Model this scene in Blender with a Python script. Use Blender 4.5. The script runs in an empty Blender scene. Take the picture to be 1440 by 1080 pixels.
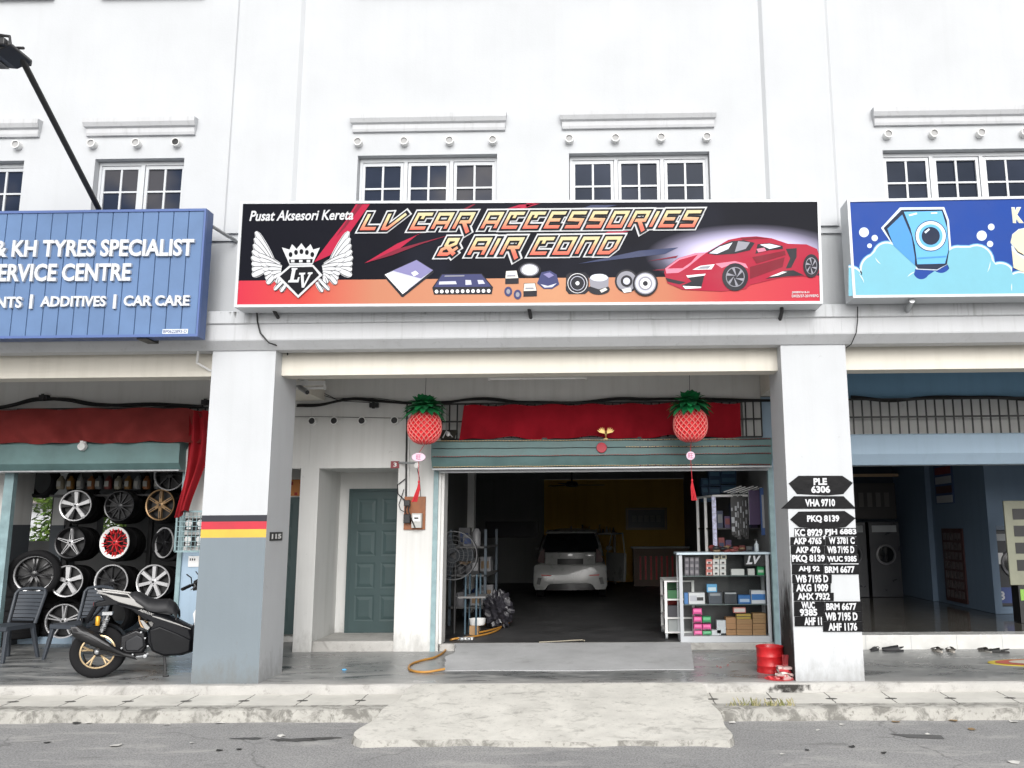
import bpy, math, random
from mathutils import Vector, Matrix
R_ = random.Random(7)
scene = bpy.context.scene
COL = scene.collection
# ------------------------------------------------------------------ camera
F, PX = 1191.90689, 103.62103
YAW, PIT, ROL = -0.01627517, 0.1658259, -0.00722706
CAM = Vector((0.0, -9.455, 1.645))
def _axes():
    cy, sy, cp, sp = math.cos(YAW), math.sin(YAW), math.cos(PIT), math.sin(PIT)
    f = Vector((sy*cp, cy*cp, sp)); r = Vector((cy, -sy, 0)); u = r.cross(f)
    c, s = math.cos(ROL), math.sin(ROL)
    return c*r + s*u, -s*r + c*u, f
RT, UP, FW = _axes()
cd = bpy.data.cameras.new('camera'); cam = bpy.data.objects.new('camera', cd); COL.objects.link(cam)
m3 = Matrix((RT, UP, -FW)).transposed()
cam.matrix_world = Matrix.Translation(CAM) @ m3.to_4x4()
cd.sensor_fit = 'HORIZONTAL'; cd.sensor_width = 36; cd.lens = F/1440*36; cd.shift_x = -PX/1440
cd.clip_start = .1; cd.clip_end = 600
scene.camera = cam
# ------------------------------------------------------------------ sky, sun, exposure
SUN_EL, SUN_AZ = 29.0, 172.0      # azimuth clockwise from +Y: behind the photographer
w = bpy.data.worlds.new('World'); scene.world = w; w.use_nodes = True
nt = w.node_tree; nt.nodes.clear()
o_ = nt.nodes.new('ShaderNodeOutputWorld'); bg = nt.nodes.new('ShaderNodeBackground')
sk = nt.nodes.new('ShaderNodeTexSky'); sk.sky_type = 'NISHITA'; sk.sun_disc = False
sk.sun_elevation = math.radians(SUN_EL); sk.sun_rotation = math.radians(SUN_AZ)
sk.air_density = 1.0; sk.dust_density = 6.0; sk.ozone_density = 1.0
hs = nt.nodes.new('ShaderNodeHueSaturation'); hs.inputs['Saturation'].default_value = .12
bg.inputs['Strength'].default_value = .15
nt.links.new(sk.outputs[0], hs.inputs['Color']); nt.links.new(hs.outputs[0], bg.inputs[0]); nt.links.new(bg.outputs[0], o_.inputs[0])
sl = bpy.data.lights.new('sun', 'SUN'); sl.energy = .5; sl.angle = math.radians(165); sl.color = (1, .995, .985)
so = bpy.data.objects.new('sun', sl); COL.objects.link(so)
az, el = math.radians(SUN_AZ), math.radians(SUN_EL)
sd = Vector((math.sin(az)*math.cos(el), math.cos(az)*math.cos(el), math.sin(el)))
so.rotation_euler = (-sd).to_track_quat('-Z', 'Y').to_euler()
vs = scene.view_settings; scene.display_settings.display_device = 'sRGB'
vs.view_transform = 'Standard'; vs.look = 'None'; vs.gamma = 1; vs.exposure = .48; vs.use_curve_mapping = False
scene.cycles.max_bounces = 8; scene.cycles.diffuse_bounces = 5

# ------------------------------------------------------------------ helpers
def at(x, y, Y):
    "photo measurement on the upright plane at depth Y"
    d = RT*(x-720-PX) + UP*(540-y) + FW*F; k = (Y-CAM.y)/d.y
    return (CAM.x+d.x*k, Y, CAM.z+d.z*k)
def gz(x, y, Z):
    d = RT*(x-720-PX) + UP*(540-y) + FW*F; k = (Z-CAM.z)/d.z
    return (CAM.x+d.x*k, CAM.y+d.y*k, Z)
def RC(x0, y0, x1, y1, Y):
    xm, ym = (x0+x1)/2, (y0+y1)/2
    return at(x0, ym, Y)[0], at(x1, ym, Y)[0], at(xm, y1, Y)[2], at(xm, y0, Y)[2]   # X0 X1 Z0 Z1

class MB:
    def __init__(s): s.v=[]; s.f=[]; s.m=[]; s.sm=[]
    def add(s, vs, fs, m=0, sm=False, M=None):
        b = len(s.v)
        for p in vs:
            p = Vector(p)
            s.v.append(M @ p if M is not None else p)
        for f in fs: s.f.append([i+b for i in f]); s.m.append(m); s.sm.append(sm)
        return s
    def box(s, x0, x1, y0, y1, z0, z1, m=0, M=None):
        v = [(x0,y0,z0),(x1,y0,z0),(x1,y1,z0),(x0,y1,z0),(x0,y0,z1),(x1,y0,z1),(x1,y1,z1),(x0,y1,z1)]
        return s.add(v, [(0,3,2,1),(4,5,6,7),(0,1,5,4),(1,2,6,5),(2,3,7,6),(3,0,4,7)], m, False, M)
    def prism(s, pts, y0, y1, m=0, M=None, ch=0.0, chs=.9):
        "xz outline between y0 and y1; ch chamfers the rim inward"
        a = sum(pts[i][0]*pts[(i+1)%len(pts)][1]-pts[(i+1)%len(pts)][0]*pts[i][1] for i in range(len(pts)))
        if a < 0: pts = pts[::-1]
        n = len(pts); cx = sum(p[0] for p in pts)/n; cz = sum(p[1] for p in pts)/n
        ins = [(cx+(p[0]-cx)*chs, cz+(p[1]-cz)*chs) for p in pts]
        if ch:
            L = [(ins, y0), (pts, y0+ch), (pts, y1-ch), (ins, y1)]
        else: L = [(pts, y0), (pts, y1)]
        v = [(p[0], y, p[1]) for q, y in L for p in q]
        f = [tuple(range(n)), tuple(reversed(range((len(L)-1)*n, len(L)*n)))]
        for k in range(len(L)-1):
            for i in range(n):
                j = (i+1) % n
                f.append((k*n+i, (k+1)*n+i, (k+1)*n+j, k*n+j))
        s.add(v, [f[0]], m, False, M); b = len(s.v)-len(v)
        for q in f[1:]: s.f.append([i+b for i in q]); s.m.append(m); s.sm.append(bool(ch) and len(q) == 4)
        return s
    def tube(s, pts, r, n=8, m=0, M=None, r1=None):
        pts = [Vector(p) for p in pts]; N = len(pts); v = []; f = []
        d0 = (pts[1]-pts[0]).normalized()
        a = Vector((0,0,1)) if abs(d0.z) < .9 else Vector((1,0,0))
        u = d0.cross(a).normalized()
        for i, p in enumerate(pts):
            d = (pts[min(i+1,N-1)]-pts[max(i-1,0)])
            d = d.normalized() if d.length > 1e-9 else d0
            u = (u - d*u.dot(d)).normalized(); w_ = d.cross(u)
            rr = r if r1 is None else r+(r1-r)*i/(N-1)
            for k in range(n):
                t = 2*math.pi*k/n; v.append(p + u*(math.cos(t)*rr) + w_*(math.sin(t)*rr))
        for i in range(N-1):
            for k in range(n):
                q = (k+1) % n; f.append((i*n+k, i*n+q, (i+1)*n+q, (i+1)*n+k))
        s.add(v, f, m, True, M); b = len(s.v)-len(v)
        s.f.append([b+i for i in reversed(range(n))]); s.m.append(m); s.sm.append(False)
        s.f.append([b+(N-1)*n+i for i in range(n)]); s.m.append(m); s.sm.append(False)
        return s
    def lathe(s, prof, n=24, m=0, M=None, axis='z', c=(0,0,0), a0=0, a1=None, sm=True):
        full = a1 is None; a1 = a0+2*math.pi if full else a1
        K = n if full else n+1; v = []; f = []
        for (r, h) in prof:
            for k in range(K):
                t = a0+(a1-a0)*k/n; x, y = r*math.cos(t), r*math.sin(t)
                p = {'z': (x, y, h), 'y': (x, h, -y), 'x': (h, x, y)}[axis]
                v.append((p[0]+c[0], p[1]+c[1], p[2]+c[2]))
        for i in range(len(prof)-1):
            for k in range(n):
                q = (k+1) % K; f.append((i*K+k, i*K+q, (i+1)*K+q, (i+1)*K+k))
        return s.add(v, f, m, sm, M)
    def disc(s, c, r, n=24, m=0, rz=None, M=None, yaw=0):
        "upright disc facing -Y"
        rz = rz or r
        v = [(c[0]+r*math.cos(2*math.pi*k/n), c[1], c[2]+rz*math.sin(2*math.pi*k/n)) for k in range(n)]
        return s.add(v, [tuple(range(n))], m, False, M)
    def sph(s, c, rx, ry, rz, nu=14, nv=8, m=0, M=None):
        v = []; f = []
        for i in range(nv+1):
            a = math.pi*i/nv
            for k in range(nu):
                t = 2*math.pi*k/nu
                v.append((c[0]+rx*math.sin(a)*math.cos(t), c[1]+ry*math.sin(a)*math.sin(t), c[2]+rz*math.cos(a)))
        for i in range(nv):
            for k in range(nu):
                q = (k+1) % nu; f.append((i*nu+k, (i+1)*nu+k, (i+1)*nu+q, i*nu+q))
        return s.add(v, f, m, True, M)
    def poly(s, pts, m=0, M=None): return s.add(pts, [tuple(range(len(pts)))], m, False, M)
    def pp(s, px, Y, m=0):
        "flat printed shape facing -Y traced on the plane Y"
        a = sum(px[i][0]*px[(i+1)%len(px)][1]-px[(i+1)%len(px)][0]*px[i][1] for i in range(len(px)))
        if a > 0: px = px[::-1]
        return s.poly([at(x, y, Y) for x, y in px], m)
    def grid(s, fn, nu, nv, m=0, sm=True, M=None):
        v = [fn(i/nu, j/nv) for j in range(nv+1) for i in range(nu+1)]
        f = [(j*(nu+1)+i, j*(nu+1)+i+1, (j+1)*(nu+1)+i+1, (j+1)*(nu+1)+i) for j in range(nv) for i in range(nu)]
        return s.add(v, f, m, sm, M)
    def build(s, name, mats, parent=None, bevel=0, off=None, seg=2):
        if not isinstance(mats, (list, tuple)): mats = [mats]
        me = bpy.data.meshes.new(name)
        o = off if off is not None else Vector((0,0,0))
        if parent is not None and off is None and parent.get('_w'): o = Vector(parent['_w'])
        me.from_pydata([p-o for p in s.v], [], s.f)
        for mt in mats: me.materials.append(mt)
        me.polygons.foreach_set('material_index', s.m); me.polygons.foreach_set('use_smooth', s.sm)
        me.update()
        if any(s.sm): me.set_sharp_from_angle(angle=math.radians(42))
        ob = bpy.data.objects.new(name, me); COL.objects.link(ob)
        if parent is not None:
            ob.parent = parent
            if parent.get('_w'): ob['_w'] = parent['_w']
        if bevel:
            b = ob.modifiers.new('bevel', 'BEVEL'); b.width = bevel; b.segments = seg; b.limit_method = 'ANGLE'; b.angle_limit = math.radians(35)
        return ob
def tag(o, label, cat, group=None):
    o['label'] = label; o['category'] = cat
    if group: o['group'] = group
    return o
def thing(name, label, cat, loc=(0,0,0), rz=0, group=None, world=True):
    "an Empty at the base; world=True: parts are given in world coordinates"
    o = bpy.data.objects.new(name, None); COL.objects.link(o); o.location = loc; o.rotation_euler = (0,0,rz)
    o.empty_display_size = .1
    if world: o['_w'] = list(loc)
    return tag(o, label, cat, group)
def solo(name, mb, mats, label, cat, group=None, bevel=0):
    "a thing that is one mesh, its origin at its base"
    xs = [p.x for p in mb.v]; ys = [p.y for p in mb.v]; zs = [p.z for p in mb.v]
    c = Vector(((min(xs)+max(xs))/2, (min(ys)+max(ys))/2, min(zs)))
    o = mb.build(name, mats, None, bevel, off=c); o.location = c
    return tag(o, label, cat, group)
def struct(name, mb, mats, kind='structure'):
    o = mb.build(name, mats); o['kind'] = kind; return o
def dup(root, loc=None, rz=None, label=None):
    r = root.copy(); COL.objects.link(r)
    if loc is not None: r.location = loc
    if rz is not None: r.rotation_euler = (0,0,rz)
    if label: r['label'] = label
    for ch in list(root.children):
        c = ch.copy(); COL.objects.link(c); c.parent = r
        for g in list(ch.children):
            d = g.copy(); COL.objects.link(d); d.parent = c
    return r
# text -> flat mesh, cached
_TC = {}
def text_geo(s, bold=0.0, shear=0.0, ext=0.0, space=1.0):
    k = (s, bold, shear, ext, space)
    if k in _TC: return _TC[k]
    cu = bpy.data.curves.new('t', 'FONT'); cu.body = s; cu.size = 1; cu.offset = bold; cu.shear = shear; cu.extrude = ext; cu.space_character = space
    cu.resolution_u = 3; cu.align_x = 'LEFT'
    ob = bpy.data.objects.new('t', cu); COL.objects.link(ob)
    dg = bpy.context.evaluated_depsgraph_get(); me = bpy.data.meshes.new_from_object(ob.evaluated_get(dg))
    v = [tuple(p.co) for p in me.vertices]; f = [tuple(p.vertices) for p in me.polygons]
    bpy.data.objects.remove(ob); bpy.data.curves.remove(cu); bpy.data.meshes.remove(me)
    xs = [p[0] for p in v]; ys = [p[1] for p in v]
    _TC[k] = (v, f, min(xs), max(xs), min(ys), max(ys)); return _TC[k]
def text(mb, s, x0, x1, z0, z1, Y, m=0, bold=0.0, shear=0.0, ext=0.0, space=1.0, roll=0.0, M=None):
    "text stretched into a rectangle of the upright plane Y, facing -Y"
    v, f, a, b, c, d = text_geo(s, bold, shear, ext/max(1e-6, (z1-z0)) if ext else 0.0, space)
    sx, sz = (x1-x0)/(b-a), (z1-z0)/(d-c); t = math.tan(roll)
    out = []
    for p in v:
        X = x0+(p[0]-a)*sx; out.append((X, Y-p[2]*sz, z0+(p[1]-c)*sz+(X-x0)*t))
    mb.add(out, f, m, False, M); return mb
def ptext(mb, s, x0, y0, x1, y1, Y, m=0, **k):
    X0, X1, Z0, Z1 = RC(x0, y0, x1, y1, Y); return text(mb, s, X0, X1, Z0, Z1, Y, m, **k)

# ------------------------------------------------------------------ materials
def lin(c):
    if isinstance(c, str):
        c = c.lstrip('#'); c = [int(c[i:i+2], 16)/255 for i in (0, 2, 4)]
        return tuple(((x+.055)/1.055)**2.4 if x > .04045 else x/12.92 for x in c)
    return tuple(c) if len(c) == 3 else tuple(c[:3])
class NT:
    def __init__(s, name):
        s.mat = bpy.data.materials.new(name); s.mat.use_nodes = True; s.t = s.mat.node_tree; s.n = s.t.nodes; s.l = s.t.links
        s.b = s.n['Principled BSDF']; s.o = s.n['Material Output']; s.geo = None
    def pos(s, scale=(1,1,1), obj=False):
        mp = s.n.new('ShaderNodeMapping'); mp.inputs['Scale'].default_value = scale
        if obj:
            tc = s.n.new('ShaderNodeTexCoord'); s.l.new(tc.outputs['Object'], mp.inputs[0])
        else:
            g = s.n.new('ShaderNodeNewGeometry'); s.l.new(g.outputs['Position'], mp.inputs[0])
        return mp.outputs[0]
    def noise(s, vec, scale, detail=4, rough=.55, dist=0):
        n = s.n.new('ShaderNodeTexNoise'); n.inputs['Scale'].default_value = scale; n.inputs['Detail'].default_value = detail
        n.inputs['Roughness'].default_value = rough; n.inputs['Distortion'].default_value = dist; s.l.new(vec, n.inputs['Vector']); return n.outputs['Fac']
    def ramp(s, fac, stops, const=False):
        r = s.n.new('ShaderNodeValToRGB'); e = r.color_ramp.elements
        if const: r.color_ramp.interpolation = 'CONSTANT'
        while len(e) < len(stops): e.new(.5)
        for el_, (p, c) in zip(e, stops):
            el_.position = p; el_.color = (*c, 1) if not isinstance(c, (int, float)) else (c, c, c, 1)
        s.l.new(fac, r.inputs[0]); return r.outputs[0]
    def mix(s, fac, a, b, mode='MIX'):
        m = s.n.new('ShaderNodeMix'); m.data_type = 'RGBA'; m.blend_type = mode
        for k, x in ((0, fac), (6, a), (7, b)):
            if hasattr(x, 'is_output'): s.l.new(x, m.inputs[k])
            elif k == 0: m.inputs[0].default_value = x
            else: m.inputs[k].default_value = (*x, 1)
        return m.outputs[2]
    def math(s, op, a, b=0.0, c=0.0):
        m = s.n.new('ShaderNodeMath'); m.operation = op
        for k, x in enumerate((a, b, c)):
            if hasattr(x, 'is_output'): s.l.new(x, m.inputs[k])
            else: m.inputs[k].default_value = x
        return m.outputs[0]
    def sep(s, vec):
        x = s.n.new('ShaderNodeSeparateXYZ'); s.l.new(vec, x.inputs[0]); return x.outputs
    def bump(s, h, strength=.3, dist=.01):
        b = s.n.new('ShaderNodeBump'); b.inputs['Strength'].default_value = strength; b.inputs['Distance'].default_value = dist
        s.l.new(h, b.inputs['Height']); s.l.new(b.outputs[0], s.b.inputs['Normal'])
    def set(s, **k):
        for a, x in k.items():
            nm = {'col': 'Base Color', 'rough': 'Roughness', 'metal': 'Metallic', 'spec': 'Specular IOR Level', 'coat': 'Coat Weight', 'alpha': 'Alpha'}[a]
            if hasattr(x, 'is_output'): s.l.new(x, s.b.inputs[nm])
            elif nm == 'Base Color': s.b.inputs[nm].default_value = (*lin(x), 1)
            else: s.b.inputs[nm].default_value = x
        return s
def mat(name, col, rough=.6, metal=0, var=.12, scale=4, bump=0, bscale=60, spec=.5, coat=0, obj=False, bd=.01, rv=.1):
    col = lin(col); t = NT(name); p = t.pos(obj=obj); n = t.noise(p, scale, 6, .6)
    a = tuple(c*(1-var) for c in col); b = tuple(min(1, c*(1+var)) for c in col)
    t.set(col=t.ramp(n, [(.3, a), (.7, b)]), metal=metal, spec=spec, coat=coat)
    t.set(rough=t.ramp(n, [(.3, max(0.02, rough-rv)), (.7, min(1, rough+rv))]))
    if bump: t.bump(t.noise(p, bscale, 3), bump, bd)
    return t.mat
def plaster(name, col, dirt=.25, drip=0.0, foot=0.0):
    "painted render: soft blotches, faint vertical weather streaks, trowel bump"
    col = lin(col); t = NT(name); p = t.pos()
    n = t.noise(p, 1.1, 5, .6); base = t.ramp(n, [(.3, tuple(c*.95 for c in col)), (.7, tuple(min(1, c*1.03) for c in col))])
    st = t.noise(t.pos((7, 7, .35)), 1.0, 5, .65); sm = t.ramp(st, [(.48, 0.0), (.75, dirt)])
    c2 = t.mix(sm, base, tuple(c*.62 for c in (col[0], col[1]*.98, col[2]*.93)))
    sp = t.noise(p, 9, 4, .7); c3 = t.mix(t.ramp(sp, [(.70, 0.0), (.78, dirt*.9)]), c2, tuple(c*.6 for c in col))
    if drip:
        d = t.noise(t.pos((16, 16, 1.2)), 1.0, 4, .7, .5); c3 = t.mix(t.ramp(d, [(.56, 0.0), (.75, drip)]), c3, (.10, .095, .085))
    if foot:   # splash dirt and scuffs near the floor, wear higher up
        z = t.sep(p)[2]; g = t.math('MULTIPLY_ADD', z, -1.5, .42); g = t.math('ADD', g, t.math('MULTIPLY_ADD', t.noise(t.pos((3, 3, 1.2)), 2.2, 7, .75), 1.5, -.78))
        c3 = t.mix(t.ramp(g, [(.02, 0.0), (.45, foot)]), c3, (.13, .12, .10))
        sc = t.noise(t.pos((1, 1, .6)), 11, 5, .8, .6); c3 = t.mix(t.ramp(sc, [(.665, 0.0), (.70, foot*.55)]), c3, (.16, .155, .15))
    t.set(col=c3, rough=.75, spec=.3)
    t.bump(t.noise(p, 45, 5, .65), .22, .006); return t.mat
M = {}
M['white'] = plaster('white_wall_paint', (.485, .50, .517), .07)
M['low'] = plaster('lower_wall_paint', (.47, .485, .50), .22)
M['ledge'] = plaster('ledge_paint', (.50, .51, .525), .2, .22)
M['stain'] = plaster('stained_ledge_paint', (.49, .505, .52), .3, .5)
M['beam'] = plaster('beam_paint', (.64, .61, .54), .22)
M['inwall'] = plaster('walkway_wall_paint', (.63, .63, .615), .3, 0, .4)
M['pillar'] = plaster('pillar_paint', (.485, .50, .517), .1, 0, .4)
M['grey'] = plaster('grey_pillar_paint', (.175, .208, .232), .1, 0, .45)
M['bandblack'] = mat('black_band_paint', (.015, .016, .025), .6)
M['bandred'] = mat('red_band_paint', (.44, .022, .04), .6)
M['bandyellow'] = mat('yellow_band_paint', (.56, .37, .05), .6)
M['blue'] = plaster('light_blue_paint', (.32, .42, .52), .2)
M['dblue'] = plaster('deep_blue_paint', (.15, .28, .41), .2)
M['teal'] = mat('teal_door_paint', (.046, .074, .076), .5, spec=.3, var=.08, bump=.08, bscale=30)
M['shutter'] = mat('teal_shutter_metal', (.115, .20, .20), .5, var=.18, scale=3, bump=.05)
M['rail'] = mat('teal_rail_metal', (.22, .32, .34), .5, var=.2, scale=8)
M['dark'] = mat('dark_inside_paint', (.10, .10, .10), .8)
M['inside'] = plaster('inside_wall_paint', (.20, .205, .205), .3)  # wall colour darkened to imitate the dim interior
M['shadewall'] = plaster('shade_toned_inner_paint', (.12, .125, .12), .4)  # white inner wall with the garage shade put into its colour
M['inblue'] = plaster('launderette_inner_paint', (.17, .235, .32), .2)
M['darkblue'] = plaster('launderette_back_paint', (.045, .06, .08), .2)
M['yellow'] = plaster('yellow_inside_paint', (.52, .32, .06), .35)
M['black'] = mat('black_plastic', (.012, .012, .013), .45, obj=True)
M['bmetal'] = mat('black_metal', (.012, .012, .013), .45, metal=0)
M['rubber'] = mat('tyre_rubber', (.009, .009, .010), .85, spec=.25, bump=.2, bscale=120)
M['alu'] = mat('bright_alloy', (.52, .52, .53), .3, metal=.25, var=.05)
M['gun'] = mat('gloss_black_alloy', (.018, .018, .02), .25, metal=.2)
M['bronze'] = mat('bronze_alloy', (.27, .17, .085), .35, metal=.55)
M['redalloy'] = mat('red_alloy', (.55, .02, .025), .3)
M['wplastic'] = mat('white_plastic', (.72, .72, .71), .5, var=.06)
M['frame'] = mat('white_window_frame', (.51, .53, .55), .45, var=.04)
M['steel'] = mat('galvanised_steel', (.38, .39, .40), .45, metal=.6, var=.2, scale=12)
M['sgrey'] = mat('grey_metal_paint', (.33, .35, .36), .5)
M['red'] = mat('red_enamel', (.46, .012, .016), .4, var=.25, scale=14)
M['brown'] = mat('brown_cardboard', (.36, .22, .11), .85, var=.1, scale=10)
M['silver'] = mat('silver_plastic', (.60, .60, .60), .35, metal=.5, var=.05)
M['gold'] = mat('gold_paint', (.62, .42, .16), .35, metal=.6)
M['chair'] = mat('dark_grey_plastic', (.040, .047, .058), .5, obj=True)
M['cable'] = mat('black_cable', (.010, .010, .010), .6)
M['hose'] = mat('orange_hose', (.42, .20, .035), .5)
M['carwhite'] = mat('white_car_paint', (.22, .225, .22), .3, coat=.4, var=.03)  # white paint greyed so the colour carries the garage's dimness
M['tint'] = mat('tinted_glass', (.006, .007, .008), .06, var=.0)
def glass_dark():
    t = NT('window_glass'); p = t.pos(); n = t.noise(p, .8, 3, .5)
    t.set(col=t.ramp(n, [(.38, (.008, .014, .028)), (.52, (.020, .028, .050)), (.64, (.062, .062, .070))]), rough=.12, spec=.06); return t.mat
M['glass'] = glass_dark()
def clear_glass():
    t = NT('cabinet_glass'); tr = t.n.new('ShaderNodeBsdfTransparent'); gl = t.n.new('ShaderNodeBsdfGlossy'); gl.inputs['Roughness'].default_value = .03
    fr = t.n.new('ShaderNodeFresnel'); fr.inputs['IOR'].default_value = 1.35; mx = t.n.new('ShaderNodeMixShader')
    tr.inputs[0].default_value = (.94, .96, .95, 1)
    t.l.new(fr.outputs[0], mx.inputs[0]); t.l.new(tr.outputs[0], mx.inputs[1]); t.l.new(gl.outputs[0], mx.inputs[2]); t.l.new(mx.outputs[0], t.o.inputs[0]); return t.mat
M['clear'] = clear_glass()
def flat(name, col, rough=.5, **k): return mat(name, col, rough, var=k.pop('var', .04), **k)
def asphalt():
    t = NT('asphalt'); p = t.pos()
    n1 = t.noise(p, .55, 6, .62); c = t.ramp(n1, [(.3, (.285, .285, .288)), (.7, (.41, .407, .40))])
    n2 = t.noise(p, 60, 5, .8); c = t.mix(t.ramp(n2, [(.36, .75), (.56, 0.0)]), c, (.075, .075, .077))
    n3 = t.noise(p, 42, 5, .85); c = t.mix(t.ramp(n3, [(.56, 0.0), (.70, .65)]), c, (.47, .46, .44))
    n6 = t.noise(p, 14, 6, .8); c = t.mix(t.ramp(n6, [(.57, 0.0), (.68, .45)]), c, (.10, .10, .10))
    n4 = t.noise(t.pos((.9, 2.6, 1)), 1.4, 6, .7, .4); c = t.mix(t.ramp(n4, [(.54, 0.0), (.70, .6)]), c, (.46, .45, .43))
    n5 = t.noise(t.pos((1, 2.4, 1)), 2.1, 5, .6); c = t.mix(t.ramp(n5, [(.63, 0.0), (.72, .35)]), c, (.07, .07, .07))
    v = t.n.new('ShaderNodeTexVoronoi'); v.feature = 'DISTANCE_TO_EDGE'; v.inputs['Scale'].default_value = .55
    wv = t.n.new('ShaderNodeVectorMath'); wv.operation = 'ADD'; t.l.new(p, wv.inputs[0]); nz = t.n.new('ShaderNodeTexNoise'); nz.inputs['Scale'].default_value = 2.5; nz.inputs['Detail'].default_value = 6; t.l.new(p, nz.inputs['Vector'])
    sc_ = t.n.new('ShaderNodeVectorMath'); sc_.operation = 'SCALE'; sc_.inputs['Scale'].default_value = .5; t.l.new(nz.outputs['Color'], sc_.inputs[0]); t.l.new(sc_.outputs[0], wv.inputs[1]); t.l.new(wv.outputs[0], v.inputs['Vector'])
    ck = t.math('MULTIPLY', t.ramp(v.outputs['Distance'], [(.0, .45), (.010, 0.0)]), t.ramp(t.noise(p, .9, 3), [(.45, 0.0), (.55, 1.0)])); c = t.mix(ck, c, (.05, .05, .05))
    t.set(col=c, rough=.85, spec=.3); t.bump(n2, .5, .006); return t.mat
M['asphalt'] = asphalt()
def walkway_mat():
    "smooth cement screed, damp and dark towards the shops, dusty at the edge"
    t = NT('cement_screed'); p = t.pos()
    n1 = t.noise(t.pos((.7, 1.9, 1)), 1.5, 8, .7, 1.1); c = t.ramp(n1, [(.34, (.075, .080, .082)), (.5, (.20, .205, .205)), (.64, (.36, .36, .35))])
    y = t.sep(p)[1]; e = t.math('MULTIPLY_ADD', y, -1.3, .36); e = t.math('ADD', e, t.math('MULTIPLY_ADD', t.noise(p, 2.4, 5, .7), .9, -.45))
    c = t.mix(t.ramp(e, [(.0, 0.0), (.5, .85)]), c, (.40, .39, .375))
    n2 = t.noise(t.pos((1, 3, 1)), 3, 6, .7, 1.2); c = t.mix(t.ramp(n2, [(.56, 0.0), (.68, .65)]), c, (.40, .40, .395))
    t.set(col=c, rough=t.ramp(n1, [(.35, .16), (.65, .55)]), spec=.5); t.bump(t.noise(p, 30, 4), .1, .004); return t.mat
M['walk'] = walkway_mat()
def old_concrete(name, base, dark=.6, edge=False, rough=.85, moss=.5, sc=1.0, th=.54):
    base = lin(base); t = NT(name); p = t.pos()
    c = t.ramp(t.noise(p, 1.6*sc, 6, .65), [(.3, tuple(x*.82 for x in base)), (.7, tuple(min(1, x*1.1) for x in base))])
    n = t.noise(t.pos((1, 1.5, 1)), 2.3*sc, 8, .72, .6); c = t.mix(t.ramp(n, [(th, 0.0), (th+.12, dark)]), c, (.17, .165, .15))
    n2 = t.noise(p, 7*sc, 6, .75); c = t.mix(t.ramp(n2, [(.56, 0.0), (.70, moss)]), c, (.11, .105, .09))
    n3 = t.noise(p, 90, 2, .7); c = t.mix(t.ramp(n3, [(.60, 0.0), (.72, .5)]), c, tuple(x*.55 for x in base))
    t.set(col=c, rough=rough, spec=.3); t.bump(t.noise(p, 38, 6, .7), .35, .008); return t.mat
M['ramp'] = old_concrete('weathered_concrete', (.60, .585, .54), .5, moss=.45, sc=1.7, th=.55)
M['newramp'] = old_concrete('grey_cement', (.42, .425, .43), .25, moss=.15, sc=.8)
M['kerb'] = old_concrete('kerb_concrete', (.40, .39, .36), .95, moss=1.0, sc=2.4, th=.47)
M['riser'] = old_concrete('riser_concrete', (.42, .41, .39), .6, moss=.55)
def slab_mat():
    base = (.60, .585, .54); t = NT('drain_cover_concrete'); p = t.pos()
    c = t.ramp(t.noise(p, 2.2, 6, .65), [(.3, tuple(x*.85 for x in base)), (.7, tuple(x*1.08 for x in base))])
    n = t.noise(t.pos((1, 2.2, 1)), 2.6, 7, .7, .5); c = t.mix(t.ramp(n, [(.58, 0.0), (.74, .6)]), c, (.20, .19, .17))
    s = t.sep(p); wob = t.math('MULTIPLY_ADD', t.noise(p, 9, 3), .03, -.015)
    u = t.math('FRACT', t.math('DIVIDE', t.math('ADD', t.math('ADD', s[0], wob), 5.478+.3+12), .6))
    d = t.math('ABSOLUTE', t.math('SUBTRACT', u, .5))
    j = t.math('LESS_THAN', d, .012)
    k = t.math('SQRT', t.math('ADD', t.math('POWER', t.math('DIVIDE', d, .10), 2.0), t.math('POWER', t.math('DIVIDE', t.math('ADD', s[1], .40), .035), 2.0)))
    h = t.math('LESS_THAN', k, 1.0)
    mk = t.math('MAXIMUM', t.math('MULTIPLY', j, .75), t.math('MULTIPLY', h, .9))
    c = t.mix(mk, c, (.035, .033, .03)); t.set(col=c, rough=.85, spec=.3); t.bump(t.noise(p, 45, 5, .7), .25, .006); return t.mat
M['slab'] = slab_mat()
M['tile'] = mat('white_floor_tile', (.55, .55, .53), .25, var=.06)
M['floor'] = mat('garage_floor', (.046, .046, .047), .55, var=.3, scale=2)
M['gtile'] = mat('glossy_floor_tile', (.09, .085, .075), .08, var=.1)
# ================================================================== the setting
ZR = -.235                                   # road level; walkway is z = 0
mb = MB(); mb.box(-90, 90, -70, 90, ZR-.3, ZR); struct('road', mb, M['asphalt'])
XL0, XL1, XR0, XR1 = -4.43, -3.70, 2.06, 2.79   # pillar faces
def strip(x0, x1):                           # walkway, riser and drain covers, with a jittered front edge
    a = MB(); a.box(x0, x1, -.06, 2.3, -.3, 0); return a
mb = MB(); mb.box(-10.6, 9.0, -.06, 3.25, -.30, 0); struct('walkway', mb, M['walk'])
mb = MB(); n = 160
def edge(u, v):                              # worn front edge of the walkway
    x = -10.6+19.6*u; j = .012*math.sin(x*5.1)+.01*math.sin(x*13.7)
    return [(x, -.06, .003), (x, -.095+j, -.004), (x, -.112+j*.5, -.03), (x, -.115+j, -.11)][v]
mb.grid(lambda u, v: edge(u, round(v*3)), n, 3); struct('walkway_edge', mb, M['riser'])
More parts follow.
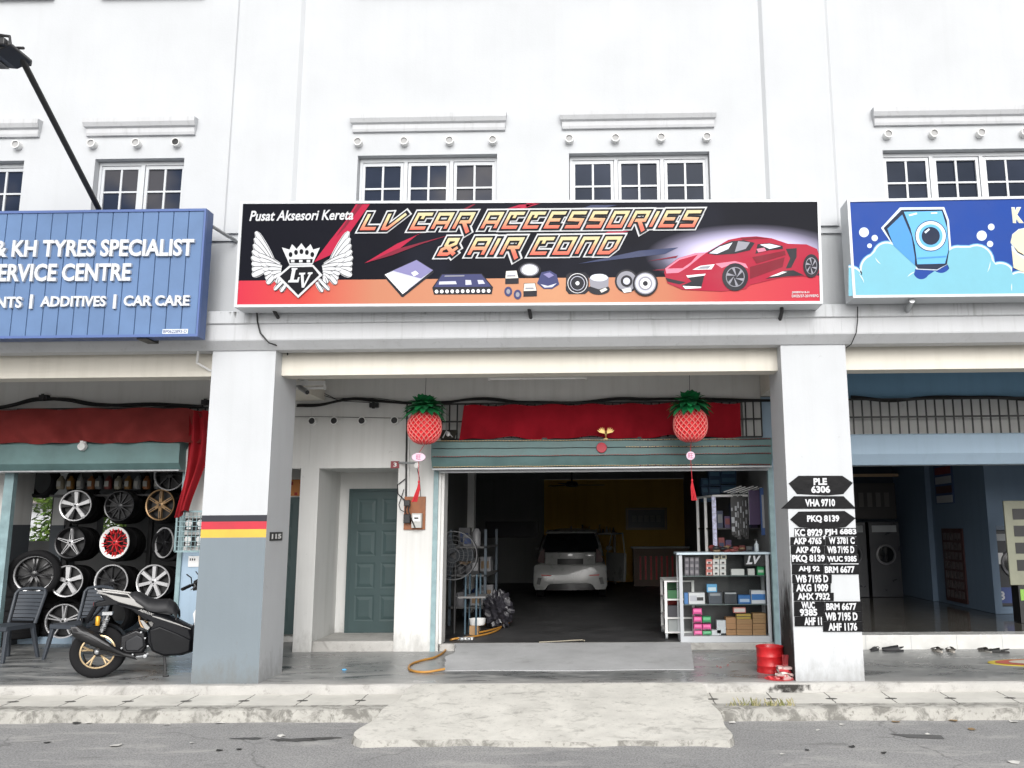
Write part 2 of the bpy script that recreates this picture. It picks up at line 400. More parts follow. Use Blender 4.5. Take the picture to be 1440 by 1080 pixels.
def pave(x0, x1):
    mb = MB(); N = int((x1-x0)*10)
    def g(u, v):
        x = x0+(x1-x0)*u; k = round(v*3); j = .008*math.sin(x*3.3)+.006*math.sin(x*9.1)
        return [(x, -.62, -.112), (x, -.745+j, -.116), (x, -.765+j, -.128), (x, -.775+j*1.6, ZR-.02)][k]
    mk = MB(); mk.grid(lambda u, v: g(u, v), N, 3); return mk
mb = MB(); mb.add([(-10.6,-.10,-.092),(9,-.10,-.092),(9,-.63,-.110),(-10.6,-.63,-.110)], [(3,2,1,0)]); struct('pavement', mb, M['slab'])
mb = MB()
for x0, x1 in ((-10.6, -1.75), (1.07, 9.0)):
    k = pave(x0, x1); mb.add(k.v, k.f, 0, True)
    mb.poly([(x1,-.62,-.112),(x1,-.775,-.12),(x1,-.775,ZR),(x1,-.62,ZR)]); mb.poly([(x0,-.62,ZR),(x0,-.775,ZR),(x0,-.775,-.12),(x0,-.62,-.112)])
    mb.poly([(x0,-.60,-.106),(x1,-.60,-.106),(x1,-.63,-.1115),(x0,-.63,-.1115)][::-1])
struct('kerb', mb, M['kerb'])
# concrete ramp from the road up to the walkway
def ramp_fn(u, v):
    yb, yf = -.10, -1.70; y = yb+(yf-yb)*v
    xl = -1.99-.25*v-.10*math.sin(v*3)*0-.02*math.sin(v*17); xr = 1.04+.07*v+.05*v*v+.02*math.sin(v*14)
    if v > .86: q = (v-.86)/.14; xl += .14*q*q; xr -= .10*q*q
    x = xl+(xr-xl)*u; z = .002+(-.185-.002)*v + .008*math.sin(x*2.1+v*5)*v
    y += (.02*math.sin(x*4)+.015*math.sin(x*9.7)-.03*u)*v
    return (x, y, z)
mb = MB(); NU, NV = 60, 24; mb.grid(lambda u, v: ramp_fn(u, 1-v), NU, NV)
per = [ramp_fn(0, v/NV) for v in range(NV+1)]+[ramp_fn(u/NU, 1) for u in range(1, NU+1)]+[ramp_fn(1, 1-v/NV) for v in range(1, NV+1)]
b = len(per); vv = [(x, y, z) for x, y, z in per]+[(x*1.006+(-.012 if x < 0 else .012), y-.012, ZR-.02) for x, y, z in per]
mb.add(vv, [(i, i+b, i+1+b, i+1) for i in range(b-1)], 1, False); struct('driveway_ramp', mb, [M['ramp'], M['kerb']])
# burnt patch on the walkway edge below the incense bin
def scorch():
    t = NT('scorch'); p = t.pos(); s = t.sep(p); n = t.noise(p, 7, 6, .7); d = t.math('ABSOLUTE', t.math('SUBTRACT', s[0], 1.98)); f = t.math('ADD', t.math('MULTIPLY_ADD', d, -1.5, .40), t.math('MULTIPLY_ADD', n, 1.6, -.85))
    t.set(col=(.025,.023,.02), rough=.9, alpha=t.ramp(f, [(.05, 0.0), (.3, .9)])); return t.mat
mb = MB(); mb.poly([(1.5,-.128,-.098),(2.6,-.128,-.098),(2.6,-.1275,-.012),(1.5,-.1275,-.012)]); struct('walkway_edge_scorch', mb, scorch())
# thin cement ramp at the garage sill
mb = MB()
def r2(u, v):
    xl = -1.88+(-.07+.0)*v*0-.03*v; y = .72+(2.36-.72)*v
    xl = -1.88-.06*v+.035*math.sin(v*11)+.02*math.sin(v*23); xr = 1.06+.13*v
    return (xl+(xr-xl)*u, y+.03*math.sin(u*9)*(1-v), .006+.090*v)
mb.grid(r2, 30, 16); per = [r2(0, 1-v/16) for v in range(17)]+[r2(u/30, 0) for u in range(1, 31)]+[r2(1, v/16) for v in range(1, 17)]
b = len(per); mb.add(per+[(x, y, -.01) for x, y, z in per], [(i, i+b, i+1+b, i+1) for i in range(b-1)]); struct('sill_ramp', mb, M['newramp'])

# ================================================================== the three shop units
def holes(mb, x0, x1, z0, z1, Y, hs, d, m=0):
    xs = sorted({x0, x1, *[h[0] for h in hs], *[h[1] for h in hs]}); zs = sorted({z0, z1, *[h[2] for h in hs], *[h[3] for h in hs]})
    for i in range(len(xs)-1):
        for j in range(len(zs)-1):
            cx, cz = (xs[i]+xs[i+1])/2, (zs[j]+zs[j+1])/2
            if any(h[0] < cx < h[1] and h[2] < cz < h[3] for h in hs): continue
            mb.poly([(xs[i],Y,zs[j]),(xs[i+1],Y,zs[j]),(xs[i+1],Y,zs[j+1]),(xs[i],Y,zs[j+1])], m)
    for a, b, c, e in hs:
        mb.poly([(a,Y,c),(a,Y,e),(a,Y+d,e),(a,Y+d,c)], m); mb.poly([(b,Y,e),(b,Y,c),(b,Y+d,c),(b,Y+d,e)], m)
        mb.poly([(a,Y,e),(b,Y,e),(b,Y+d,e),(a,Y+d,e)], m); mb.poly([(b,Y,c),(a,Y,c),(a,Y+d,c),(b,Y+d,c)], m)
YW = .075; TOP = 11.0
def window(root, x0, x1, z0, z1, ncas):
    y = YW+.09; f = MB(); p = MB(); g = .006; t = .045
    f.box(x0+g, x1-g, y, y+.06, z1-.05, z1-g); f.box(x0+g, x1-g, y, y+.06, z0+g, z0+.05)
    W = (x1-x0-2*g)/ncas
    for k in range(ncas+1):
        xc = x0+g+W*k; a = xc-.022 if 0 < k < ncas else (xc if k == 0 else xc-.03); e = xc+.022 if 0 < k < ncas else (xc+.03 if k == 0 else xc)
        f.box(a, e, y, y+.06, z0+.05, z1-.05)
    for k in range(ncas):
        a = x0+g+W*k+.028; e = a+W-.056; b0, b1 = z0+.055, z1-.055
        f.box(a, a+.035, y+.012, y+.05, b0, b1); f.box(e-.035, e, y+.012, y+.05, b0, b1)
        f.box(a+.035, e-.035, y+.012, y+.05, b1-.04, b1); f.box(a+.035, e-.035, y+.012, y+.05, b0, b0+.04)
        xm = (a+e)/2; f.box(xm-.012, xm+.012, y+.016, y+.05, b0+.04, b1-.04)
        for r in (1, 2):
            zz = b0+.04+(b1-b0-.08)*r/3; f.box(a+.035, xm-.012, y+.016, y+.05, zz-.011, zz+.011); f.box(xm+.012, e-.035, y+.016, y+.05, zz-.011, zz+.011)
        tl = R_.uniform(-.012, .012); p.poly([(a+.03,y+.035-tl,b0+.03),(e-.03,y+.035-tl,b0+.03),(e-.03,y+.035+tl,b1-.03),(a+.03,y+.035+tl,b1-.03)])
    fo = f.build('window', M['frame'], root); p.build('pane', M['glass'], fo)
def hood(root, x0, x1, z1=6.535):
    prof = [(YW+.0, z1-.20), (YW-.035, z1-.20), (YW-.045, z1-.17), (YW-.045, z1-.115), (YW-.075, z1-.10), (YW-.10, z1-.055), (YW-.10, z1), (YW, z1+.012)]
    k = MB(); n = len(prof)
    k.add([(x0+(.02 if i < 4 else 0), y, z) for i, (y, z) in enumerate(prof)]+[(x1-(.02 if i < 4 else 0), y, z) for i, (y, z) in enumerate(prof)],
          [(i, i+n, i+1+n, i+1) for i in range(n-1)]+[tuple(range(n)), tuple(reversed(range(n, 2*n)))])
    k.build('window_hood', M['ledge'], root)
M['vgrey'] = flat('vent_mesh_grey', (.36, .36, .36), .8)
def vent(root, x, z, Y, dark=False, r=.05):
    k = MB(); L = .075
    k.lathe([(r*.82, Y-L+.02), (r*.82, Y-L), (r, Y-L), (r, Y)], 20, 0, axis='y', c=(x, 0, z))
    k.disc((x, Y-L+.018, z), r*.83, 20, 1)
    k.build('vent_pipe', [M['wplastic'], M['black'] if dark else M['vgrey']], root)
def cornice(root, x0, x1):
    prof = [(-.02, 3.655), (-.03, 3.735), (-.15, 3.75), (-.15, 3.93), (-.10, 3.945)]
    for nm, pr, m in (('fascia', [(.15,3.655),(-.02,3.655),(-.125,3.745),(-.13,3.76),(-.13,3.935),(.15,3.935)], 'ledge'), ('ledge', [(.15,3.9355),(-.145,3.9355),(-.155,3.945),(-.155,4.075),(-.145,4.085),(.15,4.10)], 'stain')):
        k = MB(); n = len(pr); k.add([(x0, y, z) for y, z in pr]+[(x1, y, z) for y, z in pr], [(i, i+n, (i+1) % n+n, (i+1) % n) for i in range(n)]+[tuple(range(n)), tuple(reversed(range(n, 2*n)))])
        k.build(nm, M[m], root)
def shell(root, x0, x1, depth, wallm, hl=None, backhole=None):
    "upper floors, side walls, ceiling and back of one unit"
    k = MB(); holes(k, x0, x1, 5.075, TOP, YW, hl or [], .12); k.build('upper_wall', M['white'], root)
    k = MB(); k.poly([(x0,YW+.03,4.09),(x1,YW+.03,4.09),(x1,YW+.03,5.075),(x0,YW+.03,5.075)]); k.poly([(x0,YW+.03,5.075),(x1,YW+.03,5.075),(x1,YW,5.075),(x0,YW,5.075)])
    k.build('parapet_wall', M['low'], root)
    k = MB(); k.box(x0, x1, .22, 2.4, 3.9, 4.05); k.build('walkway_ceiling', M['inwall'], root)
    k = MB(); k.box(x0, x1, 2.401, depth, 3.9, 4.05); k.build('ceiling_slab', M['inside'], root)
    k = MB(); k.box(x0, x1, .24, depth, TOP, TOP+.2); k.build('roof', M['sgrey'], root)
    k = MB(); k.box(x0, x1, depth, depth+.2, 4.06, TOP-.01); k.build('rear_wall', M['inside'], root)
    k = MB(); k.box(x0+.02, x1-.02, .2, .45, 3.395, 3.9); k.build('front_beam', M['beam'], root)
def pillar(root, x0, x1, flag=False):
    k = MB(); y0, y1 = 0, .69
    if flag:
        zs = [-.05, 1.545, 1.635, 1.72, 1.79, 3.66]; ms = [1, 4, 3, 2, 0]
        for i in range(5):
            k.poly([(x0,y0,zs[i]),(x1,y0,zs[i]),(x1,y0,zs[i+1]),(x0,y0,zs[i+1])], ms[i])
            k.poly([(x0,y1,zs[i]),(x0,y0,zs[i]),(x0,y0,zs[i+1]),(x0,y1,zs[i+1])], ms[i])
    else:
        k.poly([(x0,y0,-.05),(x1,y0,-.05),(x1,y0,3.66),(x0,y0,3.66)]); k.poly([(x0,y1,-.05),(x0,y0,-.05),(x0,y0,3.66),(x0,y1,3.66)])
    k.poly([(x1,y0,-.05),(x1,y1,-.05),(x1,y1,3.66),(x1,y0,3.66)]); k.poly([(x1,y1,-.05),(x0,y1,-.05),(x0,y1,3.66),(x1,y1,3.66)])
    return k.build('pillar', [M['pillar'], M['grey'], M['bandblack'], M['bandred'], M['bandyellow']], root, bevel=.012)
def pilaster(root, x0, x1):
    k = MB(); pl = [(x0-.05, YW+.01), (x0, .035), (x1, .035), (x1+.05, YW+.01)]; k.add([(x, y, 5.08) for x, y in pl]+[(x, y, TOP-.01) for x, y in pl], [(0,1,5,4),(1,2,6,5),(2,3,7,6),(3,2,1,0),(4,5,6,7)]); k.build('pilaster', M['white'], root)
def crossbeam(root, xc):
    k = MB(); k.box(xc-.2, xc+.2, .695, 2.29, 3.41, 3.89); k.build('cross_beam', M['beam'], root)

# ---- middle unit: the car accessories shop
C = thing('shop_building', 'white middle shop unit with two upper windows, green roller shutter box and open dark garage', 'shop building', (-.82, 2.3, 0))
DEP = 15.0
w1 = (-2.87, -1.195, 5.0, 6.045); w2 = (-.335, 1.338, 5.0, 6.037)
shell(C, -4.05, 2.425, DEP, None, [w1, w2])
window(C, *w1, 3); window(C, *w2, 3)
hood(C, -2.955, -1.08); hood(C, -.435, 1.425)
for x in (-2.859, -2.305, -1.76, -1.243, -.328, .222, .766, 1.308): vent(C, x, 6.197, YW)
for x0, x1 in ((-2.93, -1.1), (-.42, 1.4)):
    k = MB(); k.box(x0, x1, YW-.09, YW-.001, 8.16, 8.35); k.build('upper_sill', M['ledge'], C)
pilaster(C, -4.395, -3.63); pilaster(C, 2.03, 2.795)
cornice(C, -4.36, 2.725)
pillar(C, XL0, XL1, True)
rp = pillar(C, XR0, XR1)
crossbeam(C, -4.07); crossbeam(C, 2.45)
# soot on the inner face of the right pillar
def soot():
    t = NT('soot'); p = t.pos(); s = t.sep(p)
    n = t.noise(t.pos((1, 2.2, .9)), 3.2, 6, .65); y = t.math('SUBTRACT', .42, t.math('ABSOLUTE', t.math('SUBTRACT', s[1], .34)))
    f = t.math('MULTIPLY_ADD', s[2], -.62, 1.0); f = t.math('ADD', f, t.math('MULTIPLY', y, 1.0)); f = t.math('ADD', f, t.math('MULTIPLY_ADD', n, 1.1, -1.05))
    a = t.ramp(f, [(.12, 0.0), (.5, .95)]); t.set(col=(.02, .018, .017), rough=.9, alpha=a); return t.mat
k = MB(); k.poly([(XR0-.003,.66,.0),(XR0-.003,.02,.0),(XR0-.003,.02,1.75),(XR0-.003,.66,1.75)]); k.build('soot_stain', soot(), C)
# black streaks running down from the top edge of the ledge, heaviest under the sign
def streaks():
    t = NT('ledge_streaks'); p = t.pos(); s = t.sep(p); n = t.noise(t.pos((15, 15, .8)), 1.0, 5, .75, .4); b = t.noise(t.pos((1.1, 1, 1)), 1.6, 3, .5)
    f = t.math('MULTIPLY_ADD', t.math('SUBTRACT', s[2], 4.075), 2.6, 0.0); f = t.math('ADD', t.math('ADD', f, n), t.math('MULTIPLY_ADD', b, .5, -.25))
    t.set(col=(.07,.066,.058), rough=.9, alpha=t.ramp(f, [(.50, 0.0), (.66, .8)])); return t.mat
k = MB(); k.poly([(-4.3,-.1575,3.95),(2.7,-.1575,3.95),(2.7,-.1575,4.074),(-4.3,-.1575,4.074)]); k.build('ledge_streaks', streaks(), C)
# walkway wall: recess for the door, pier, upper wall, sides of the garage mouth
Y0 = 2.3; DX0, DX1, DZ = -3.905, -2.80, 2.46; GX0, GX1, GZ = -2.28, 2.36, 2.44
k = MB(); k.box(-4.16, DX0, Y0, 5.0, -.05, DZ); k.box(-4.05, DX0, Y0, 2.6, DZ, 3.9)
k.box(DX0, DX1, Y0, Y0+1.0, DZ, 3.9); k.box(DX1, -2.20, Y0, 2.6, -.05, 3.9); k.box(DX1, -2.56, 2.601, 6.6, -.05, 3.9)
k.build('walkway_wall', M['inwall'], C)
k = MB(); k.box(-2.20, 2.0, Y0, Y0+.2, 3.36, 3.9); k.box(2.0, 2.25, Y0, Y0+.2, 2.44, 3.9); k.box(-2.2, 2.0, Y0+.14, Y0+.2, 2.46, 3.36); k.build('lintel_wall', M['inwall'], C)
k = MB(); k.box(2.25, 2.62, Y0-.012, Y0+.2, 2.40, 3.40); k.box(2.375, 2.62, Y0-.01, 6, -.05, 2.40); k.build('party_wall', M['blue'], C)
k = MB(); k.box(DX0, DX1, Y0+1.0, Y0+1.1, .0, 3.0); k.build('recess_wall', M['inwall'], C)
k = MB(); k.box(DX0, DX1, Y0+.02, Y0+1.0, -.02, .135); k.build('door_step', M['riser'], C, bevel=.015)
# door leaf with eight raised panels
def door(root, x0, x1, z0, z1, y, knob=True):
    d = MB(); d.box(x0, x1, y-.03, y+.02, z0, z1)
    wv, hv = (x1-x0)/2, (z1-z0-.06)/4.25
    for i in range(2):
        for j in range(4):
            a = x0+wv*i+(.09 if i == 0 else .04); b = x0+wv*(i+1)-(.04 if i == 0 else .09); c = z0+.16+hv*j*1.0; e = c+hv-.09
            v = [(a,y-.031,c),(b,y-.031,c),(b,y-.031,e),(a,y-.031,e)]; q = .025
            inn = [(a+q,y-.022,c+q),(b-q,y-.022,c+q),(b-q,y-.022,e-q),(a+q,y-.022,e-q)]; q = .07
            top = [(a+q,y-.042,c+q),(b-q,y-.042,c+q),(b-q,y-.042,e-q),(a+q,y-.042,e-q)]
            d.add([(p[0],y-.036,p[2]) for p in v]+[(p[0],y-.0305,p[2]) for p in inn]+top, [(0,1,5,4),(1,2,6,5),(2,3,7,6),(3,0,4,7),(4,5,9,8),(5,6,10,9),(6,7,11,10),(7,4,8,11),(8,9,10,11)])
    o = d.build('door', M['teal'], root)
    if knob:
        h = MB(); h.cyl = None; h.lathe([(.0, y-.10), (.02, y-.097), (.028, y-.075), (.018, y-.06), (.012, y-.03)], 14, 0, axis='y', c=(x1-.085, 0, z0+.93)); h.build('handle', M['steel'], o)
    return o
door(C, -3.70, -2.86, .137, 2.172, 3.27-.02)
k = MB(); k.box(-3.745, -3.702, 3.22, 3.295, .137, 2.215); k.box(-3.702, -2.81, 3.22, 3.295, 2.175, 2.215); k.box(-2.858, -2.81, 3.22, 3.295, .137, 2.175); k.build('door_frame', M['teal'], C)
for x in (-3.65, -3.32, -2.863)[1:]: vent(C, x, 3.115, Y0, True, .055)
for x in (-4.02, -3.71): vent(C, x, 3.118, Y0, True, .055)
# garage: rails, shutter box, sill, floor and inside walls
k = MB(); k.box(-2.285, -2.235, Y0-.03, Y0+.05, 0, 2.43); k.box(-2.30, -2.285, Y0-.03, Y0-.005, 0, 2.43); k.build('shutter_rail', M['rail'], C)
k = MB(); k.box(2.305, 2.372, Y0-.03, Y0+.05, 0, 2.43); k.build('shutter_rail', M['rail'], C)
k = MB(); k.box(-2.559, -2.50, 2.602, 6.59, .086, 3.89); k.build('inner_wall', M['shadewall'], C)
k = MB(); k.box(-2.199, -2.16, Y0+.03, 2.6, .09, 3.3); k.build('inner_jamb', M['inwall'], C)
k = MB(); k.prism([(0,0),(1,0)] and [(0,0),(.3,0),(.3,.4),(0,.4)], 0, 1) if False else None
bx0, bx1 = -2.29, 2.322
def shutter_box(root, x0, x1, z0, z1, yf, yb, mid, m, seams=()):
    k = MB(); pr = [(yb, z0), (yf+.09, z0), (yf, mid), (yf, z1-.02), (yf+.02, z1), (yb, z1)]; n = len(pr)
    k.add([(x0, y, z) for y, z in pr]+[(x1, y, z) for y, z in pr], [(i, (i+1) % n, (i+1) % n+n, i+n)[::-1] for i in range(n)]+[tuple(range(n)), tuple(reversed(range(n, 2*n)))])
    return k.build('shutter_box', m, root)
shutter_box(C, bx0, bx1, 2.43, 2.805, 2.0, 2.29, 2.575, M['shutter'])
k = MB(); k.box(bx0+.01, bx1-.01, 2.03, 2.27, 2.408, 2.428); k.box(-2.2, 2.3, 2.20, 2.26, 2.375, 2.407); k.build('shutter_slat', M['steel'], C)
k = MB(); k.box(-2.19, 2.36, Y0+.04, Y0+.16, -.05, .088); k.build('garage_sill', M['riser'], C, bevel=.012)
k = MB(); k.box(-4.0, 2.37, Y0+.16, DEP, -.05, .085); k.build('garage_floor', M['floor'], C)
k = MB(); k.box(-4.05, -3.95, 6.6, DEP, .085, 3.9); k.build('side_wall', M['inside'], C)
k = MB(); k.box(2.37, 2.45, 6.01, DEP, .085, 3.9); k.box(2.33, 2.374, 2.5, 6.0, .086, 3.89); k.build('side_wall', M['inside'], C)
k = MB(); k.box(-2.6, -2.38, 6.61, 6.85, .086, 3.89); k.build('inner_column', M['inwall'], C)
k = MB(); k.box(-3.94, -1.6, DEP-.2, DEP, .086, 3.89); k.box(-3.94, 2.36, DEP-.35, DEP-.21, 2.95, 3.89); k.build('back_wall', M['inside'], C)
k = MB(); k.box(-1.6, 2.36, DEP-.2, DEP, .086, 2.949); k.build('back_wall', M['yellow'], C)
# burglar grille above the shutter
def grille(root, x0, x1, z0, z1, y, step=.105):
    k = MB()
    n = int((x1-x0)/step)
    for i in range(n+1):
        x = x0+(x1-x0)*i/n; k.box(x-.010, x+.010, y-.007, y+.007, z0, z1)
    for z in (z0, (z0+z1)/2, z1): k.box(x0, x1, y-.016, y-.0071, z-.012, z+.012)
    k.build('window_grille', M['bmetal'], root)
grille(C, -2.20, 2.24, 2.84, 3.335, 2.24, .108)

# ---- left unit: the tyre shop
L = thing('shop_building', 'white shop unit behind blue tyre sign with open front full of wheels', 'shop building', (-7.3, 2.3, 0))
lw = [(-6.05, -4.966, 5.0, 6.05), (-8.0, -6.915, 5.0, 6.045), (-9.9, -8.85, 5.0, 6.045)]
shell(L, -10.6, -4.051, 5.6, None, lw)
for q in lw: window(L, *q, 2)
hood(L, -6.19, -4.83); hood(L, -8.1, -6.735); hood(L, -10.0, -8.6)
for i, x in enumerate((-6.998, -6.081, -5.54, -5.057)): vent(L, x, 6.225, YW, i == 3)
for x0, x1 in ((-6.15, -4.85), (-8.1, -6.75)):
    k = MB(); k.box(x0, x1, YW-.09, YW-.001, 8.17, 8.35); k.build('upper_sill', M['ledge'], L)
cornice(L, -10.6, -4.361); pilaster(L, -10.95, -10.2)
k = MB(); k.box(-10.95, -10.22, 0, .69, -.05, 3.655); k.build('pillar', M['pillar'], L, bevel=.012)
k = MB(); k.box(-10.6, -4.052, Y0, Y0+.2, 3.34, 3.89); k.box(-5.75, -5.06, Y0, Y0+.2, 1.33, 2.455); k.box(-10.6, -4.28, Y0+.16, Y0+.2, 2.46, 3.339); k.box(-5.06, -4.052, Y0, Y0+.2, 2.46, 3.339); k.build('walkway_wall', M['inwall'], L)
k = MB(); k.box(-5.755, -5.06, Y0+.002, Y0+.2, -.05, 1.329); k.build('wall_base', M['blue'], L)
k = MB(); k.box(-5.06, -4.95, Y0+.205, 5.4, -.05, 3.3); k.build('stair_wall', M['inwall'], L)
k = MB(); k.box(-4.94, -4.161, 3.3, 3.4, 0, 3.3); k.build('recess_wall', M['inwall'], L)
door(L, -4.93, -4.163, .12, 2.10, 3.26, False)
k = MB(); k.box(-5.80, -5.755, Y0-.03, Y0+.05, 0, 2.43); k.box(-5.755, -5.74, Y0-.03, Y0-.003, 0, 2.43); k.build('shutter_rail', M['rail'], L)
k = MB(); k.box(-8.30, -8.17, Y0-.03, Y0+.05, 0, 2.43); k.build('shutter_rail', M['rail'], L)
shutter_box(L, -10.4, -5.735, 2.445, 2.82, 2.0, 2.29, 2.53, M['shutter'])
k = MB(); k.box(-10.38, -5.75, 2.05, 2.27, 2.425, 2.444); k.build('shutter_slat', M['steel'], L)
grille(L, -8.2, -4.75, 2.86, 3.32, 2.24, .11)
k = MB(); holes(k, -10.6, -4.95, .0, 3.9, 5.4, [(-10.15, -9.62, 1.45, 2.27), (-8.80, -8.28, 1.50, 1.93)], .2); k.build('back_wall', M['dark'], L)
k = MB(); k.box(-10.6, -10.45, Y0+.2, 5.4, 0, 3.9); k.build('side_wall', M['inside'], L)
# white pier with dark grey dado inside
for x0, x1, y0, y1 in ((-8.86, -8.56, 2.9, 3.3), (-9.34, -9.13, 5.0, 5.38)):
    k = MB(); k.box(x0, x1, y0, y1, 1.72, 3.89, 0); k.box(x0-.003, x1+.003, y0-.003, y1, 0, 1.72, 1); k.build('inner_column', [M['inwall'], flat('dado_paint', (.08, .09, .10), .6)], L)
k = MB(); k.box(-10.45, -5.06, 3.26, 5.39, -.05, .10); k.build('inner_floor', M['blue'], L)

# ---- right unit: the launderette
D = thing('shop_building', 'white shop unit with light blue walkway wall and open launderette', 'shop building', (5.7, 2.3, 0))
rw = [(3.39, 5.18, 5.0, 6.02), (5.9, 7.6, 5.0, 6.02)]
shell(D, 2.426, 9.0, 9.2, None, rw)
for q in rw: window(D, *q, 3)
hood(D, 3.285, 5.3, 6.52); hood(D, 5.8, 7.7, 6.52)
for x in (3.452, 3.99, 4.545, 5.06, 5.95): vent(D, x, 6.197, YW)
k = MB(); k.box(3.3, 5.25, YW-.09, YW-.001, 8.16, 8.35); k.build('upper_sill', M['ledge'], D)
cornice(D, 2.726, 9.0); pilaster(D, 8.6, 9.35)
k = MB(); k.box(8.6, 9.33, 0, .69, -.05, 3.655); k.build('pillar', M['pillar'], D, bevel=.012)
k = MB(); k.box(2.66, 9.0, Y0, Y0+.2, 3.375, 3.89); k.build('upper_walkway_wall', M['dblue'], D)
k = MB(); k.box(2.621, 9.0, Y0+.1, Y0+.2, 2.44, 3.374); k.build('grille_backing', M['inwall'], D)
grille(D, 2.63, 8.9, 2.85, 3.345, 2.24, .125)
shutter_box(D, 2.63, 8.9, 2.43, 2.84, 2.0, 2.29, 2.57, M['blue'])
k = MB(); k.box(2.621, 9.0, Y0-.03, Y0+.3, -.05, .185); k.build('tiled_step', M['tile'], D, bevel=.008)
for i in range(11): k = MB(); k.box(2.9+i*.6, 2.904+i*.6, Y0-.033, Y0-.0305, .0, .18); k.build('tile_joint', M['sgrey'], D)
k = MB(); k.box(2.625, 9.0, Y0+.3, 9.2, -.05, .183); k.build('launderette_floor', M['gtile'], D)
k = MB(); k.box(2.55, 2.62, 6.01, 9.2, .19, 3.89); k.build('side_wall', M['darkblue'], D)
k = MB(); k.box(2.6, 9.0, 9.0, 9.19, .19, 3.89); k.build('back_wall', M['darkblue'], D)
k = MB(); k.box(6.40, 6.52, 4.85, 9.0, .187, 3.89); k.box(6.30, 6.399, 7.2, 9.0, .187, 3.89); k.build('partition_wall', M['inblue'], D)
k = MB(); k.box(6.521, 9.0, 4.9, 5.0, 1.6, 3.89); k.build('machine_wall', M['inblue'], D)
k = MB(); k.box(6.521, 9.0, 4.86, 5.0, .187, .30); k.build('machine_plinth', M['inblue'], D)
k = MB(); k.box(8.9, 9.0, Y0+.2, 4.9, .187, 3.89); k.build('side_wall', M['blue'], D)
# ================================================================== the three signs
def z5(x, y): return (320+x/3.273, 270+y/3.273)
def z6(x, y): return (740+x/3.273, 270+y/3.273)
def z4(x, y): return (x/4, 270+y/4)
def z7(x, y): return (1140+x/3.6, 240+y/3.6)
def signbox(root, pts, Y, depth, mframe, t=.035, inner=None):
    "rectangular sign case from its four front corners on plane Y (TL TR BR BL)"
    P = [Vector(at(x, y, Y)) for x, y in pts]; c = sum(P, Vector())/4
    k = MB(); B = [p+Vector((0, depth, 0)) for p in P]
    k.add(P+B, [(0,4,5,1),(1,5,6,2),(2,6,7,3),(3,7,4,0),(7,6,5,4)])
    I = []
    for i, p in enumerate(P):
        sx = 1 if i in (0, 3) else -1; sz = -1 if i in (0, 1) else 1
        I.append(p+Vector((sx*t, 0, sz*t)))
    J = [p+Vector((0, .012, 0)) for p in I]
    k.add(P+I+J, [(0,1,5,4)[::-1],(1,2,6,5)[::-1],(2,3,7,6)[::-1],(3,0,4,7)[::-1],(4,5,9,8)[::-1],(5,6,10,9)[::-1],(6,7,11,10)[::-1],(7,4,8,11)[::-1]])
    k.build('sign_case', mframe, root); return J
SY = -.45
S1 = thing('shop_sign', 'long black and red car accessories sign with winged crest and red sports car picture', 'shop sign', (-.78, SY, 4.08))
J = signbox(S1, [(338,283),(1153,280),(1157.5,427),(329,432)], SY, .27, M['frame'], .03)
def panel_mat():
    "printed sheet: near black, with a lavender halo round the car"
    t = NT('sign_print'); p = t.pos(); s = t.sep(p); cx, _, cz = at(1050, 352, SY)
    def ell(x0, z0, rx, rz): return t.math('SQRT', t.math('ADD', t.math('POWER', t.math('DIVIDE', t.math('SUBTRACT', s[0], x0), rx), 2.0), t.math('POWER', t.math('DIVIDE', t.math('SUBTRACT', s[2], z0), rz), 2.0)))
    r = ell(cx+.0, cz-.05, 1.12, .36); g = t.ramp(r, [(.50, .9), (.72, .42), (.86, .12), (1.0, 0.0)])
    c = t.mix(g, (.004, .0045, .009), (.62, .58, .82))
    n = t.noise(p, 1.1, 2); c = t.mix(t.ramp(n, [(.5, 0.0), (.8, .05)]), c, (.10, .12, .22))
    t.set(col=c, rough=.4, spec=.06); t.bump(t.noise(t.pos((.6, 1, 1.6)), 2.2, 2, .4), .25, .02); return t.mat
def band_mat():
    t = NT('sign_band_print'); s = t.sep(t.pos()); x0 = at(331, 410, SY)[0]; x1 = at(1155, 405, SY)[0]
    f = t.math('DIVIDE', t.math('SUBTRACT', s[0], x0), x1-x0)
    t.set(col=t.ramp(f, [(.0, (.46,.025,.05)), (.12, (.48,.06,.05)), (.24, (.42,.17,.10)), (.55, (.47,.235,.13)), (.74, (.42,.15,.085)), (.84, (.46,.05,.055)), (1, (.43,.022,.045))]), rough=.4, spec=.1); return t.mat
def lerp(a, b, t): return a+(b-a)*t
k = MB(); k.add(J, [(0,3,2,1)]); k.build('printed_panel', panel_mat(), S1)
k = MB(); bl, br = J[3], J[2]; hl = J[0].lerp(J[3], .765); hr = J[1].lerp(J[2], .745); o2 = Vector((0,-.002,0)); k.add([bl+o2, br+o2, hr+o2, hl+o2], [(0,1,2,3)]); k.build('printed_band', band_mat(), S1)
PY = SY+.012
cr = flat('crimson_print', (.36, .012, .045), .35, spec=.1); crd = flat('dark_crimson_print', (.17, .012, .03), .35, spec=.1); dbl = flat('dark_blue_print', (.035, .045, .10), .35, spec=.1)
